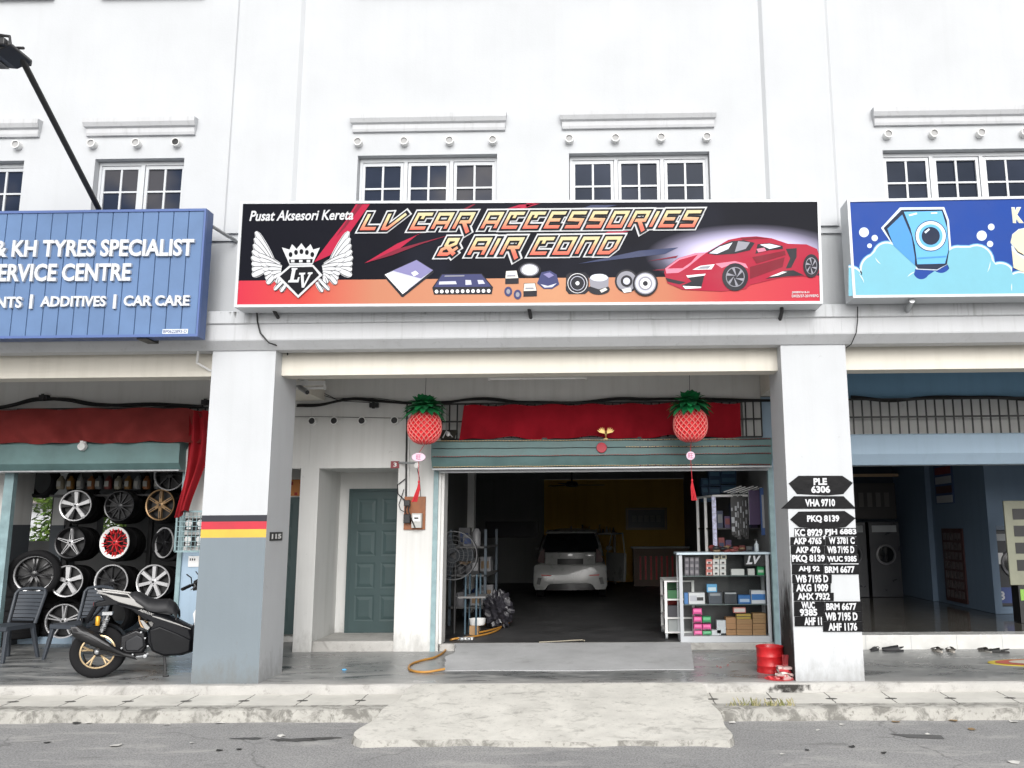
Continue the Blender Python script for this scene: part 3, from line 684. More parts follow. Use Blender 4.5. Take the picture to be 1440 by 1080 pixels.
for mt, dy, zz, pl_ in ((cr, .004, z5, ([(590,56),(655,56),(560,190),(470,292),(395,325),(470,225),(545,130)], [(630,328),(780,238),(900,185),(870,200),(760,285)], [(1250,88),(1415,56),(1345,58),(1180,110)], [(1440,52),(1400,56),(1190,112),(1250,112)])),
    (cr, .004, z6, ([(330,205),(410,165),(480,178),(380,205)], [(0,52),(60,46),(0,70)])),
    (crd, .006, z5, ([(600,56),(622,56),(540,165),(500,205)], [(640,325),(780,262),(880,235),(1050,190),(890,240),(760,290)], [(1000,120),(1130,56),(1142,56),(1030,120)])),
    (crd, .006, z6, ([(580,360),(640,352),(640,362)], [(560,318),(700,292),(690,302)])), (dbl, .003, z6, ([(240,330),(520,270),(700,255),(640,285)], [(100,130),(260,95),(420,60),(300,60)]))):
    for pts in pl_: k = MB(); k.pp([zz(*q) for q in pts], PY-dy); k.build('printed_streak', mt, S1)
# ---- lettering built from strokes
GL = {'L': ([[(0,1),(0,0),(1,0)]], 1.0), 'V': ([[(0,1),(.05,0),(.38,0),(1.25,1)]], 1.15), 'C': ([[(1.05,1),(0,1),(0,0),(1,0)],[(.45,.98),(.45,.72)]], 1.05),
      'A': ([[(0,0),(0,1),(1,1),(1,0)],[(0,.38),(1,.38)]], 1.05), 'R': ([[(0,0),(0,1),(1,1),(1,.42),(.3,.42)],[(.55,.42),(1.25,-.32)]], 1.1),
      'E': ([[(1,1),(0,1),(0,0),(1,0)],[(0,.5),(.8,.5)]], 1.0), 'S': ([[(1,1),(0,1),(0,.52),(1,.48),(1,0),(0,0)]], 1.05), 'O': ([[(.5,1),(0,1),(0,0),(1,0),(1,1),(.5,1)]], 1.05),
      'I': ([[(0,1),(0,0)]], .12), 'N': ([[(0,0),(0,1),(1,1),(1,0)]], 1.05), 'D': ([[(.5,1),(0,1),(0,0),(.75,0),(1,.3),(1,1),(.5,1)]], 1.05),
      '&': ([[(1.05,0),(.15,.62),(.15,1),(.8,1),(.8,.72),(0,.32),(0,0),(.6,0),(1.05,.42)]], 1.05)}
def stroke(mb, pts, h, ex, Y, m=0):
    "mitred flat stroke of half width h, ends lengthened by ex"
    P = [Vector((p[0], p[1])) for p in pts]; closed = (P[0]-P[-1]).length < 1e-6
    if not closed:
        P[0] = P[0]+(P[0]-P[1]).normalized()*ex; P[-1] = P[-1]+(P[-1]-P[-2]).normalized()*ex
    N = len(P); l, r = [], []
    for i in range(N):
        a = P[i]-P[i-1] if i > 0 else (P[0]-P[-2] if closed else P[1]-P[0]); b = P[i+1]-P[i] if i < N-1 else (P[1]-P[0] if closed else P[-1]-P[-2])
        a, b = a.normalized(), b.normalized(); na, nb = Vector((-a.y, a.x)), Vector((-b.y, b.x)); t = (na+nb)
        t = t.normalized() if t.length > 1e-4 else na
        q = h/max(.5, t.dot(na)); l.append(P[i]+t*q); r.append(P[i]-t*q)
    return l, r
def word(mb, s, px, Y, h, m, hgt):
    "px: (x0, x1, ybase, ytop) of the lettering; drawn on the tilted sign"
    x0, x1, yb, yt, drop = px; sh = .52; W = 0; items = []; gap = .62
    for c in s:
        if c == ' ': W += .55; continue
        g, w_ = GL[c]; items.append((W, g)); W += w_+gap
    W -= gap; tot = W+sh*.0
    H = yb-yt; sc = (x1-x0-sh*H*.9)/W/H
    for i, (ox, g) in enumerate(items):
        for j, pts in enumerate(g):
            # work in isotropic units: height 1, widths scaled
            q = [((ox+p[0])*sc, p[1]) for p in pts]; l, r = stroke(mb, q, h, h*.9 if h > .13 else .06, Y)
            L2 = []
            yy = Y-(i*2+j)*.0002
            for a in (l, r): L2.append([at(x0+(p.x+sh*p.y)*H, yb-p.y*H+drop*(p.x*H/(x1-x0)), yy) for p in a])
            n = len(l)
            for t in range(n-1):
                o = Vector((0, -t*.00008, 0)); mb.add([Vector(L2[0][t])+o, Vector(L2[0][t+1])+o, Vector(L2[1][t+1])+o, Vector(L2[1][t])+o], [(0,1,2,3)], m)
            
def gold_mat(nm, px, yb, yt):
    t = NT(nm); s = t.sep(t.pos()); za, zb = at(px, yb, PY)[2], at(px, yt, PY)[2]
    f = t.math('DIVIDE', t.math('SUBTRACT', s[2], za), zb-za)
    t.set(col=t.ramp(f, [(.0, (.62,.13,.09)), (.45, (.56,.31,.18)), (.62, (.58,.48,.25)), (1, (.53,.48,.30))]), rough=.4, spec=.1); return t.mat
wpr = flat('white_print', (.53, .54, .56), .4, spec=.1); bpr = flat('black_print', (.004, .004, .007), .4, spec=.1)
for s, px, nm in (('LV CAR ACCESSORIES', (509, 985, 321.5, 302, -4.5), 'l1'), ('& AIR COND', (618, 872, 357.5, 337, -2.5), 'l2')):
    for h, m, dy, nn in ((.35, wpr, .008, 'letter_outline'), (.245, bpr, .014, 'letter_outline'), (.115, gold_mat('gold_gradient_'+nm, (px[0]+px[1])/2, px[2], px[3]-4), .020, 'lettering')):
        k = MB(); word(k, s, px, PY-dy, h, 0, None)
        # all strokes face the street
        for i, f in enumerate(k.f):
            a, b, c = (k.v[q] for q in f[:3])
            if (b-a).cross(c-a).y > 0: k.f[i] = f[::-1]
        k.build(nn, m, S1)
k = MB(); ptext(k, 'Pusat Aksesori Kereta', 351, 295.5, 497, 310, PY-.008, 0, bold=.022, shear=.22); k.build('lettering', wpr, S1)
k = MB(); ptext(k, 'JM0897618-H', 1113.5, 409.5, 1138, 413.2, PY-.008, 0, bold=.02); ptext(k, 'DKES/37-2019/EFG', 1113.5, 414.2, 1151, 418, PY-.008, 0, bold=.02); k.build('lettering', wpr, S1)
# ---- winged crest
kw, kb = MB(), MB()
def leaf(c0, c1, wd, n=9):
    a = Vector(c0); b = Vector(c1); d = b-a; nn = Vector((-d.y, d.x)).normalized(); L_ = []; Q = []
    for i in range(n+1):
        t = i/n; p = a+d*t; w_ = wd*(math.sin(math.pi*min(1, t*.62+.16))**.8)*(1 if t < .93 else .55); L_.append(p+nn*w_); Q.append(p-nn*w_)
    return [(p.x, p.y) for p in L_]+[(p.x, p.y) for p in reversed(Q)]
fe = []
for i in range(8): fe.append(((215-6*i, 330+4*i), (130-5*i+max(0,i-4)*6, 182+29*i), 13))            # long primaries
for i in range(7): fe.append(((240-4*i, 335+8*i), (140+7*i, 285+23*i), 11))
for i in range(6): fe.append(((250-2*i, 345+10*i), (175+12*i, 330+22*i), 9))
fe += [((265, 400), (215, 452), 8), ((275, 415), (245, 460), 8)]
cnt = 0
for q, (a, b, wd) in enumerate(fe):
    for s in (0, 1):
        f = (lambda p: p) if s == 0 else (lambda p: (686-p[0]+ (p[1]-300)*-.02, p[1]))
        cnt += 1
        kw.pp([z5(*f(p)) for p in leaf(a, b, wd+4.5)], PY-.008); 
        kb.pp([z5(*f(p)) for p in leaf(a, b, wd+1.5)], PY-.010-q*.0004); kw.pp([z5(*f(p)) for p in leaf(a, b, wd-1.2)], PY-.0102-q*.0004)
crown = [(285,335),(250,255),(285,265),(297,240),(318,262),(340,236),(360,262),(382,240),(394,265),(425,256),(390,335)]
kw.pp([z5(*p) for p in crown], PY-.022)
for c in ((290,288),(315,278),(340,274),(365,278),(390,288)): kb.pp([z5(c[0]+9*math.cos(t*.7), c[1]+12*math.sin(t*.7)) for t in range(9)], PY-.0235)
kb.pp([z5(*p) for p in [(283,310),(392,308),(390,326),(285,328)]], PY-.0235)
for x in (300, 337, 372): kw.pp([z5(x-8, 312), z5(x+8, 312), z5(x+8, 324), z5(x-8, 324)], PY-.025)
sh = [(285,338),(395,336),(437,382),(325,488),(225,390)]; ins = [(290,346),(391,344),(422,382),(325,474),(240,388)]
kw.pp([z5(*p) for p in sh], PY-.024); kb.pp([z5(*p) for p in ins], PY-.026)
def serif(k, pts): k.pp([z5(*p) for p in pts], PY-.028)
serif(kw, [(296,350),(322,350),(320,357),(314,357),(304,404),(320,404),(325,392),(332,392),(326,416),(278,416),(280,408),(288,404),(297,357),(294,357)])
serif(kw, [(330,372),(358,371),(357,379),(350,380),(352,424),(375,379),(368,378),(370,370),(392,369),(390,377),(384,379),(352,440),(341,440),(337,381),(329,380)])
kw.build('crest', wpr, S1); kb.build('crest', bpr, S1)
# ---- product pictures
pc = {n: flat('print_'+n, c, .4, spec=.1) for n, c in dict(silver=(.50,.51,.60), violet=(.20,.19,.36), white=(.74,.74,.76), navy=(.045,.05,.13), dark=(.018,.018,.024), grey=(.25,.25,.29), cream=(.62,.60,.55), red=(.32,.010,.034), dred=(.16,.006,.018), pink=(.62,.20,.28), sky=(.62,.66,.74)).items()}
PN = list(pc); PM = [pc[n] for n in PN]; ix = {n: i for i, n in enumerate(PN)}
def art(k, pts, c, lay, z=z5): k.pp([z(*p) for p in pts], PY-.006-lay*.002, ix[c])
k = MB()
art(k, [(720,378),(870,310),(948,358),(948,372),(808,484),(800,482),(722,392)], 'dark', 0); art(k, [(724,380),(870,313),(945,360),(806,470)], 'silver', 1); art(k, [(760,362),(870,313),(945,360),(890,398)], 'violet', 2); art(k, [(724,380),(745,372),(830,452),(806,470)], 'white', 3); art(k, [(845,372),(865,362),(880,376),(858,388)], 'white', 3)
k.build('product_picture', PM, S1)
k = MB(); art(k, [(942,440),(985,377),(1170,375),(1222,438),(1216,470),(950,472)], 'dark', 0); art(k, [(950,438),(988,380),(1168,378),(1214,436)], 'navy', 1); art(k, [(975,412),(1050,410),(1055,424),(972,426)], 'silver', 2); art(k, [(1095,405),(1120,405),(1124,426),(1095,428)], 'silver', 2); art(k, [(1150,405),(1175,405),(1185,422),(1155,424)], 'silver', 2); art(k, [(1000,384),(1090,383),(1090,388),(998,390)], 'grey', 2)
for i in range(11): k.add([at(*z5(962+24*i+8.5*math.cos(t*.785), 458-.3*i+9*math.sin(-t*.785)), PY-.012) for t in range(8)], [tuple(range(8))], ix['white'])
k.build('product_picture', PM, S1)
def spk(k, cx, cy, r, cols, z, sq=1.0):
    for i, (f, c) in enumerate(cols): k.pp([z(cx+r*f*math.cos(t*math.pi/12), cy+r*f*sq*math.sin(t*math.pi/12)) for t in range(24)], PY-.007-i*.0015, ix[c])
k = MB(); spk(k, 1390, 358, 52, [(1,'dark'),(.82,'grey'),(.68,'white'),(.28,'cream')], z5, .66); k.build('product_picture', PM, S1)
k = MB()
for x, y in ((1308,390),(1392,448)):
    art(k, [(x-28,y-28),(x+24,y-30),(x+32,y+6),(x+32,y+32),(x-30,y+34),(x-30,y+8)], 'dark', 0); art(k, [(x-26,y-26),(x+22,y-28),(x+30,y+6),(x-29,y+8)], 'cream', 1); art(k, [(x-20,y-8),(x+16,y-9),(x+18,y-2),(x-22,y-1)], 'grey', 2)
for x, y in ((1292,458),(1335,472)): spk(k, x, y, 18, [(1,'navy'),(.5,'grey')], z5, 1.25)
k.build('product_picture', PM, S1)
k = MB(); art(k, [(50,420),(70,370),(110,362),(140,380),(152,425),(120,446),(80,446)], 'navy', 0, z6); art(k, [(78,378),(108,370),(128,384),(104,396)], 'violet', 1, z6); art(k, [(66,424),(100,432),(140,420),(120,438),(84,440)], 'silver', 1, z6); k.build('product_picture', PM, S1)
k = MB(); art(k, [(184,382),(200,372),(272,370),(288,386),(288,455),(270,470),(196,470),(182,452)], 'dark', 0, z6); spk(k, 236, 420, 46, [(1,'white'),(.94,'dark'),(.72,'silver'),(.66,'dark'),(.2,'white')], z6); k.build('product_picture', PM, S1)
k = MB(); spk(k, 335, 448, 50, [(1,'dark')], z6, .5); art(k, [(290,395),(380,392),(378,435),(335,448),(295,435)], 'grey', 1, z6); spk(k, 335, 394, 45, [(1,'dark'),(.9,'sky'),(.7,'white')], z6, .42); art(k, [(338,452),(365,440),(374,450),(346,464)], 'cream', 2, z6); k.build('product_picture', PM, S1)
k = MB(); spk(k, 462, 410, 54, [(1,'dark'),(.85,'grey'),(.5,'dark'),(.3,'silver')], z6); art(k, [(440,448),(480,440),(485,458),(450,464)], 'white', 4, z6); k.build('product_picture', PM, S1)
k = MB(); spk(k, 548, 422, 58, [(1,'dark'),(.86,'grey'),(.78,'silver'),(.55,'grey'),(.42,'white'),(.2,'dark')], z6)
for i in range(len(k.v)): k.v[i].y -= .012
k.build('product_picture', PM, S1)
# ---- sports car picture
k = MB()
def A(pts, c, lay): art(k, pts, c, lay, z6)
A([(635,372),(640,350),(700,305),(780,281),(832,277),(930,220),(990,208),(1060,204),(1130,213),(1205,238),(1290,241),(1338,262),(1353,300),(1350,365),(1330,392),(1270,388),(1180,392),(1030,428),(1012,446),(900,458),(760,452),(720,450),(650,420)], 'red', 1)
A([(640,352),(702,306),(780,282),(832,277),(800,300),(745,345),(700,372),(645,375)], 'pink', 2); A([(650,352),(706,312),(790,288),(760,322),(720,350)], 'red', 3)
A([(832,282),(880,250),(945,226),(1000,222),(1052,234),(1030,268),(960,284),(870,290)], 'dark', 2); A([(842,282),(890,252),(950,232),(930,262),(880,284)], 'sky', 3); A([(975,226),(1030,232),(1010,262),(960,276)], 'grey', 3)
A([(1065,240),(1120,235),(1180,248),(1182,262),(1120,268),(1055,284)], 'dark', 2); A([(1075,242),(1120,238),(1172,250),(1120,262)], 'sky', 3)
A([(1195,262),(1245,258),(1244,300),(1220,348),(1195,352),(1215,305)], 'dark', 2); A([(985,212),(1060,206),(1125,215),(1060,216),(1000,222)], 'dred', 2)
A([(765,358),(800,340),(868,332),(852,356)], 'white', 2); A([(782,354),(806,343),(850,338),(840,352)], 'grey', 3)
A([(738,385),(822,376),(806,440),(730,446),(716,430),(760,412)], 'dark', 2); A([(736,384),(826,376),(822,384),(744,394)], 'white', 3); A([(720,432),(806,436),(804,442),(732,446)], 'white', 3); A([(642,395),(700,408),(735,415),(705,425),(650,412)], 'dark', 2)
A([(870,330),(960,318),(1010,330),(1022,352),(960,328),(900,350)], 'pink', 2); A([(1040,300),(1190,270),(1195,290),(1060,330)], 'dred', 2); A([(1030,345),(1190,300),(1180,345),(1030,400)], 'dred', 2); A([(1100,400),(1190,362),(1230,360),(1280,384),(1200,388)], 'dark', 2); A([(1120,390),(1180,366),(1200,368),(1160,384)], 'white', 3)
A([(1060,262),(1095,256),(1105,270),(1068,278)], 'pink', 3)
for cx, cy, rx, ry in ((962, 391, 60, 64), (1312, 340, 37, 54)):
    for i, (f, c) in enumerate(((1.0,'dark'),(.72,'grey'),(.66,'dark'))): k.pp([z6(cx+rx*f*math.cos(t*math.pi/14), cy+ry*f*math.sin(t*math.pi/14)) for t in range(28)], PY-.014-i*.002, ix[c])
    for s in range(6):
        a = s*math.pi/3+.3; d = .16; k.pp([z6(cx+rx*.1*math.cos(a+1.5), cy+ry*.1*math.sin(a+1.5)), z6(cx+rx*.66*math.cos(a+d), cy+ry*.66*math.sin(a+d)), z6(cx+rx*.66*math.cos(a-d), cy+ry*.66*math.sin(a-d))], PY-.0195, ix['grey'])
k.build('car_picture', PM, S1)
def bracket(root, px, py0, Y1, z=None):
    x, _, zz = at(px, py0, SY+.1); k = MB(); k.tube([(x, SY+.12, zz+.05), (x+.015, SY+.2, zz-.03), (x+.02, Y1, zz-.09)], .022, 6); k.build('bracket', M['bmetal'], root)
for px in (380, 742, 1100): bracket(S1, px, 432, -.10)

# ---- blue tyre shop sign
S2 = thing('shop_sign', 'blue ribbed metal sign with raised white tyre specialist letters', 'shop sign', (-7.3, SY, 3.72))
bm = mat('blue_ribbed_sheet', (.108, .18, .325), .5, spec=.25, var=.1, scale=2.5); nav = flat('navy_sign_edge', (.05, .09, .22), .5)
P0 = at(-215, 300, SY); X0s, X1s = -8.95, -4.395; ZT, ZB = 5.195, 3.722
k = MB(); k.box(X0s, X1s, SY+.03, SY+.17, ZB, ZT); k.build('sign_case', nav, S2)
k = MB(); pit = .1722; x = X1s-.02
xs = [X1s-.022]; x = at(281, 390, SY)[0]
while x > X0s+.02: xs.append(x); x -= pit
xs.append(X0s+.022)
for a, b in zip(xs[1:], xs[:-1]):
    k.add([(a+.006,SY,ZB+.03),(b-.006,SY,ZB+.03),(b-.006,SY,ZT-.03),(a+.006,SY,ZT-.03),(a,SY+.026,ZB+.03),(b,SY+.026,ZB+.03),(b,SY+.026,ZT-.03),(a,SY+.026,ZT-.03)], [(0,1,2,3),(4,0,3,7),(1,5,6,2)])
k.build('ribbed_panel', bm, S2)
k = MB(); k.box(X0s, X1s, SY-.012, SY+.0295, ZT-.029, ZT); k.box(X0s, X1s, SY-.012, SY+.0295, ZB, ZB+.029); k.box(X1s-.021, X1s, SY-.012, SY+.0295, ZB+.0295, ZT-.0295); k.box(X0s, X0s+.021, SY-.012, SY+.0295, ZB+.0295, ZT-.0295); k.build('sign_frame', flat('blue_sign_edge', (.07,.12,.30), .5), S2)
lt = flat('white_acrylic', (.54, .56, .59), .35)
def let(s, x0, y0, x1, y1, b=.03):
    X0, X1, Z0, Z1 = RC(x0, y0, x1, y1, SY-.03); k = MB(); text(k, s, X0, X1, Z0, Z1, SY-.018, 0, bold=b, ext=.012, roll=-.006); k.build('lettering', lt, S2)
let('& KH TYRES SPECIALIST', -8, 336, 272.5, 360); let('SERVICE CENTRE', -15, 370, 184, 395); let('LUBRICANTS', -86, 417, 31, 433); let('ADDITIVES', 57, 416, 149, 431); let('CAR CARE', 174, 415, 266.5, 430)
k = MB()
for px in (43.5, 161):
    X0, X1, Z0, Z1 = RC(px-2, 414, px+2, 434, SY-.03); k.box(X0, X1, SY-.03, SY-.006, Z0, Z1)
k.build('lettering', lt, S2)
X0, X1, Z0, Z1 = RC(229, 463, 264.5, 469.5, SY); k = MB(); k.box(X0, X1, SY-.008, SY-.002, Z0, Z1, 0); text(k, 'BP0622893-D', X0+.01, X1-.01, Z0+.008, Z1-.008, SY-.011, 1, bold=.01); k.build('permit_plate', [flat('pale_blue_plate', (.62,.66,.75), .5), flat('plate_ink', (.05,.07,.16), .5)], S2)
k = MB(); x, _, z = at(208, 478, -.3); k.box(x-.06, x+.06, -.42, -.18, z-.02, z+.045); k.build('bracket', M['bmetal'], S2)
k = MB(); x, _, z = at(304, 324, -.2); k.tube([(X1s-.02, -.26, z+.03), (X1s+.08, -.05, z-.02), (X1s+.12, .10, z-.03)], .02, 6); k.build('bracket', M['steel'], S2)
k = MB(); x0, _, z0 = at(281, 478, -.2); k.tube([at(281, 474, -.1), at(277, 510, .1), at(297, 522, .19)], .014, 8); solo('drain_pipe', k, M['wplastic'], 'thin cream elbow pipe running from blue sign to the left pillar', 'pipe')

# ---- launderette sign
S3 = thing('shop_sign', 'bright blue launderette sign with pale foam clouds, bubbles and washing machine picture', 'shop sign', (5.4, SY, 4.07))
P = [(2.775,SY,5.205),(7.9,SY,5.235),(7.9,SY,4.07),(2.775,SY,4.075)]; k = MB(); t = .03
Pv = [Vector(p) for p in P]; B = [p+Vector((0,.28,0)) for p in Pv]; I = [Pv[0]+Vector((t,0,-t)), Pv[1]+Vector((-t,0,-t)), Pv[2]+Vector((-t,0,t)), Pv[3]+Vector((t,0,t))]; Jq = [p+Vector((0,.012,0)) for p in I]
k.add(Pv+B, [(0,4,5,1),(1,5,6,2),(2,6,7,3),(3,7,4,0),(7,6,5,4)]); k.add(Pv+I+Jq, [(0,4,5,1),(1,5,6,2),(2,6,7,3),(3,7,4,0),(4,8,9,5),(5,9,10,6),(6,10,11,7),(7,11,8,4)])
k.build('sign_case', M['frame'], S3); PL = SY+.012
k = MB(); k.add(Jq, [(0,3,2,1)]); k.build('printed_panel', flat('royal_blue_print', (.007, .045, .25), .35, spec=.1), S3)
aq = [flat('print_'+n, c, .4, spec=.1) for n, c in (('foam', (.165,.40,.49)), ('foamwhite', (.56,.64,.72)), ('foamshade', (.12,.32,.52)), ('machine', (.12,.38,.68)), ('machinedark', (.012,.02,.045)), ('machineside', (.07,.25,.52)), ('glassring', (.62,.70,.82)), ('cream', (.72,.62,.42)))]
FB = 634.0
def cloud(k, arcs, lay, c, grow=0, base=FB):
    pts = []
    for cx, cy, r, a0, a1 in arcs:
        for i in range(9): a = math.radians(a0+(a1-a0)*i/8); pts.append((cx+(r+grow)*math.cos(a), cy-(r+grow)*math.sin(a)))
    pts = [(max(192, p[0]), min(p[1], base-2)) for p in pts]
    poly = [(pts[0][0], base)]+pts+[(pts[-1][0], base)]
    k.pp([z7(*p) for p in poly], PL-lay, c)
arcs = [(195,560,70,100,20),(330,500,72,190,110),(385,430,62,160,60),(470,480,70,75,10),(560,510,40,200,330),(660,470,48,230,330),(745,455,66,170,80),(840,460,78,115,5),(960,540,68,110,40),(1060,590,72,120,60),(1200,560,110,150,50),(1400,600,90,150,60),(1600,560,120,150,30)]
k = MB(); cloud(k, arcs, .002, 2, 14); cloud(k, arcs, .004, 1, 9); cloud(k, arcs, .006, 0, 0)
for cx, cy, r, a0, a1 in ((215,570,55,60,0),(372,430,46,190,250),(540,570,60,150,100),(840,470,70,10,-40),(1075,590,60,200,160)):
    n = 8; o = [(cx+r*math.cos(math.radians(a0+(a1-a0)*i/n)), cy-r*math.sin(math.radians(a0+(a1-a0)*i/n))) for i in range(n+1)]; q = [(cx+(r-5*math.sin(math.pi*i/n))*math.cos(math.radians(a0+(a1-a0)*i/n)), cy-(r-5*math.sin(math.pi*i/n))*math.sin(math.radians(a0+(a1-a0)*i/n))) for i in range(n+1)]
    k.pp([z7(*p) for p in o+q[::-1]], PL-.008, 1)
k.build('foam_picture', aq, S3)
for x, y, r in ((270,312,25),(324,341,16),(298,380,12),(866,329,26),(914,285,17),(908,371,16)): k = MB(); k.pp([z7(x+r*math.cos(t*.3927), y+r*math.sin(t*.3927)) for t in range(16)], PL-.003, 1); k.build('bubble_picture', aq, S3)
k = MB()
k.pp([z7(*p) for p in [(356,290),(452,186),(676,184),(700,250),(712,400),(700,470),(640,505),(536,500),(400,355)]], PL-.003, 1)
k.pp([z7(*p) for p in [(370,290),(460,198),(668,196),(690,252),(702,400),(690,474),(640,500),(545,496),(410,360)]], PL-.0062, 4)
k.pp([z7(*p) for p in [(388,294),(464,222),(510,330),(528,440),(528,480),(420,380)]], PL-.0080, 5)
k.pp([z7(*p) for p in [(472,208),(664,204),(690,290),(698,400),(680,470),(540,474),(528,380),(505,290)]], PL-.0081, 3)
for f, c, l in ((80,4,.010),(76,6,.012),(60,3,.014),(46,4,.016)): k.pp([z7(608+f*math.cos(t*math.pi/16), 330+f*.98*math.sin(t*math.pi/16)) for t in range(32)], PL-l, c)
k.pp([z7(575,310), z7(598,292), z7(604,298), z7(582,318)], PL-.018, 6)
k.pp([z7(*p) for p in [(496,222),(536,212),(540,220),(500,231)]], PL-.010, 6); k.pp([z7(*p) for p in [(608,212),(640,210),(642,217),(610,219)]], PL-.010, 6)
k.pp([z7(*p) for p in [(540,440),(688,430),(686,438),(541,448)]], PL-.010, 5)
k.build('washing_machine_picture', aq, S3)
k = MB(); 
for s, x0, y0, x1, y1, b in (('K', 1425, 293, 1437, 312, .05), ('S', 1424, 322, 1470, 382, .07)):
    for bb, c, dl in ((b+.04, 1, .004), (b, 7, .008)): ptext(k, s, x0-bb*20, y0-bb*20, x1+bb*20, y1+bb*20, PL-dl, c, bold=bb)
k.build('lettering', aq, S3)
k = MB(); x, _, z = at(1278, 426, -.3); k.tube([(x, -.4, z), (x+.03, -.15, z-.05)], .03, 8); k.build('bracket', M['steel'], S3)
k = MB(); k.tube([(X, Y, Z) for X, Y, Z in (at(1206,431,-.2), at(1206,450,-.165), at(1204,468,-.165), at(1197,484,-.1), at(1190,489,-.02))], .006, 5); solo('sign_wire', k, M['cable'], 'thin dark wire hanging from the launderette sign down to the pillar', 'wire')
k = MB(); k.tube([at(x, y, Y) for x, y, Y in ((361,436,-.2),(362,452,-.165),(366,468,-.165),(378,482,-.16),(393,487,-.03),(404,492,.1),(405,512,.4),(406,524,.5),(412,531,.66),(420,533,.9))], .009, 6); solo('sign_wire', k, M['cable'], 'black wire curling from the car accessories sign round the left pillar', 'wire')

# ---- floodlight on an arm above the blue sign
T = thing('floodlight', 'black floodlight on a long slanting arm above the blue sign', 'floodlight', (-5.73, -.3, 5.18))
k = MB(); k.tube([at(139,294,-.3), at(28,78,-2.0)], .030, 10); k.build('arm', M['bmetal'], T)
hx, hy, hz = at(3, 76, -2.05)
k = MB(); k.box(hx-.42, hx+.16, hy-.20, hy+.20, hz-.02, hz+.05); k.prism([(hx-.42,hz-.02),(hx+.05,hz-.07),(hx+.19,hz+.0),(hx+.16,hz+.05)], hy-.16, hy+.16)
k.build('lamp_body', M['bmetal'], T, bevel=.012)
k = MB(); k.tube([(hx-.3,hy-.12,hz+.08),(hx-.05,hy-.12,hz+.14),(hx+.13,hy-.1,hz+.12),(hx+.15,hy-.1,hz+.02)], .014, 6); k.tube([(hx-.3,hy+.12,hz+.08),(hx-.05,hy+.12,hz+.14),(hx+.13,hy+.1,hz+.12)], .014, 6); k.box(hx-.02, hx+.03, hy-.1, hy+.1, hz+.10, hz+.15); k.build('lamp_bracket', M['bmetal'], T)
k = MB(); k.poly([(hx-.4,hy-.17,hz-.0725+.03),(hx-.4,hy+.17,hz-.0425),(hx-.02,hy+.15,hz-.072),(hx-.02,hy-.15,hz-.072)]); k.build('lamp_glass', M['tint'], T)
# ================================================================== tyre shop
def drape(fn, nu, nv): k = MB(); k.grid(fn, nu, nv); return k
def cloth(name, col, deep): 
    t = NT(name); p = t.pos(); c = t.ramp(t.noise(p, 2.5, 5, .6), [(.3, tuple(x*.75 for x in col)), (.7, tuple(min(1,x*1.15) for x in col))])
    t.set(col=c, rough=.85, spec=.15); t.bump(t.noise(t.pos((1,1,1)), 160, 2), .1, .002); return t.mat
mar = cloth('maroon_cloth', (.19, .028, .026), 0); rc = cloth('red_cloth', (.34, .018, .026), 0)
def f1(u, v):
    x = -10.2+4.75*u; sag = .02*math.sin(u*31)+.012*math.sin(u*67+1); z = 3.28-.47*v+ (.012*math.sin(u*40))*(1-v)
    fold = .055*math.sin(u*26+v*5*math.sin(u*9))+.03*math.sin(u*71-v*7)+.02*math.sin(u*47+v*9)
    e = max(0, (u-.93)/.07); return (x, 1.96+fold*(.25+.75*v)*.8-.02*v+e*.12*math.sin(v*3), z-(.10*e*e)*(1-v)+sag*v*.6)
k = drape(f1, 220, 18)
for f in k.f: pass
solo('drape', k, mar, 'faded maroon cloth strung above the grey green shutter of the tyre shop', 'drape')
def f2(u, v):
    x0 = -5.50+.06*math.sin(v*4)-.10*v; wd = .26-.05*v+.05*math.sin(v*5); x = x0+(u-.5)*wd; return (x, 1.98+.05*math.sin(u*13+v*2)+.02*math.sin(u*29), 3.24-1.40*v-.05*math.sin(u*6)*v)
solo('hanging_drape', drape(f2, 40, 40), rc, 'twisted red cloth end hanging beside the tyre shop shutter', 'drape')
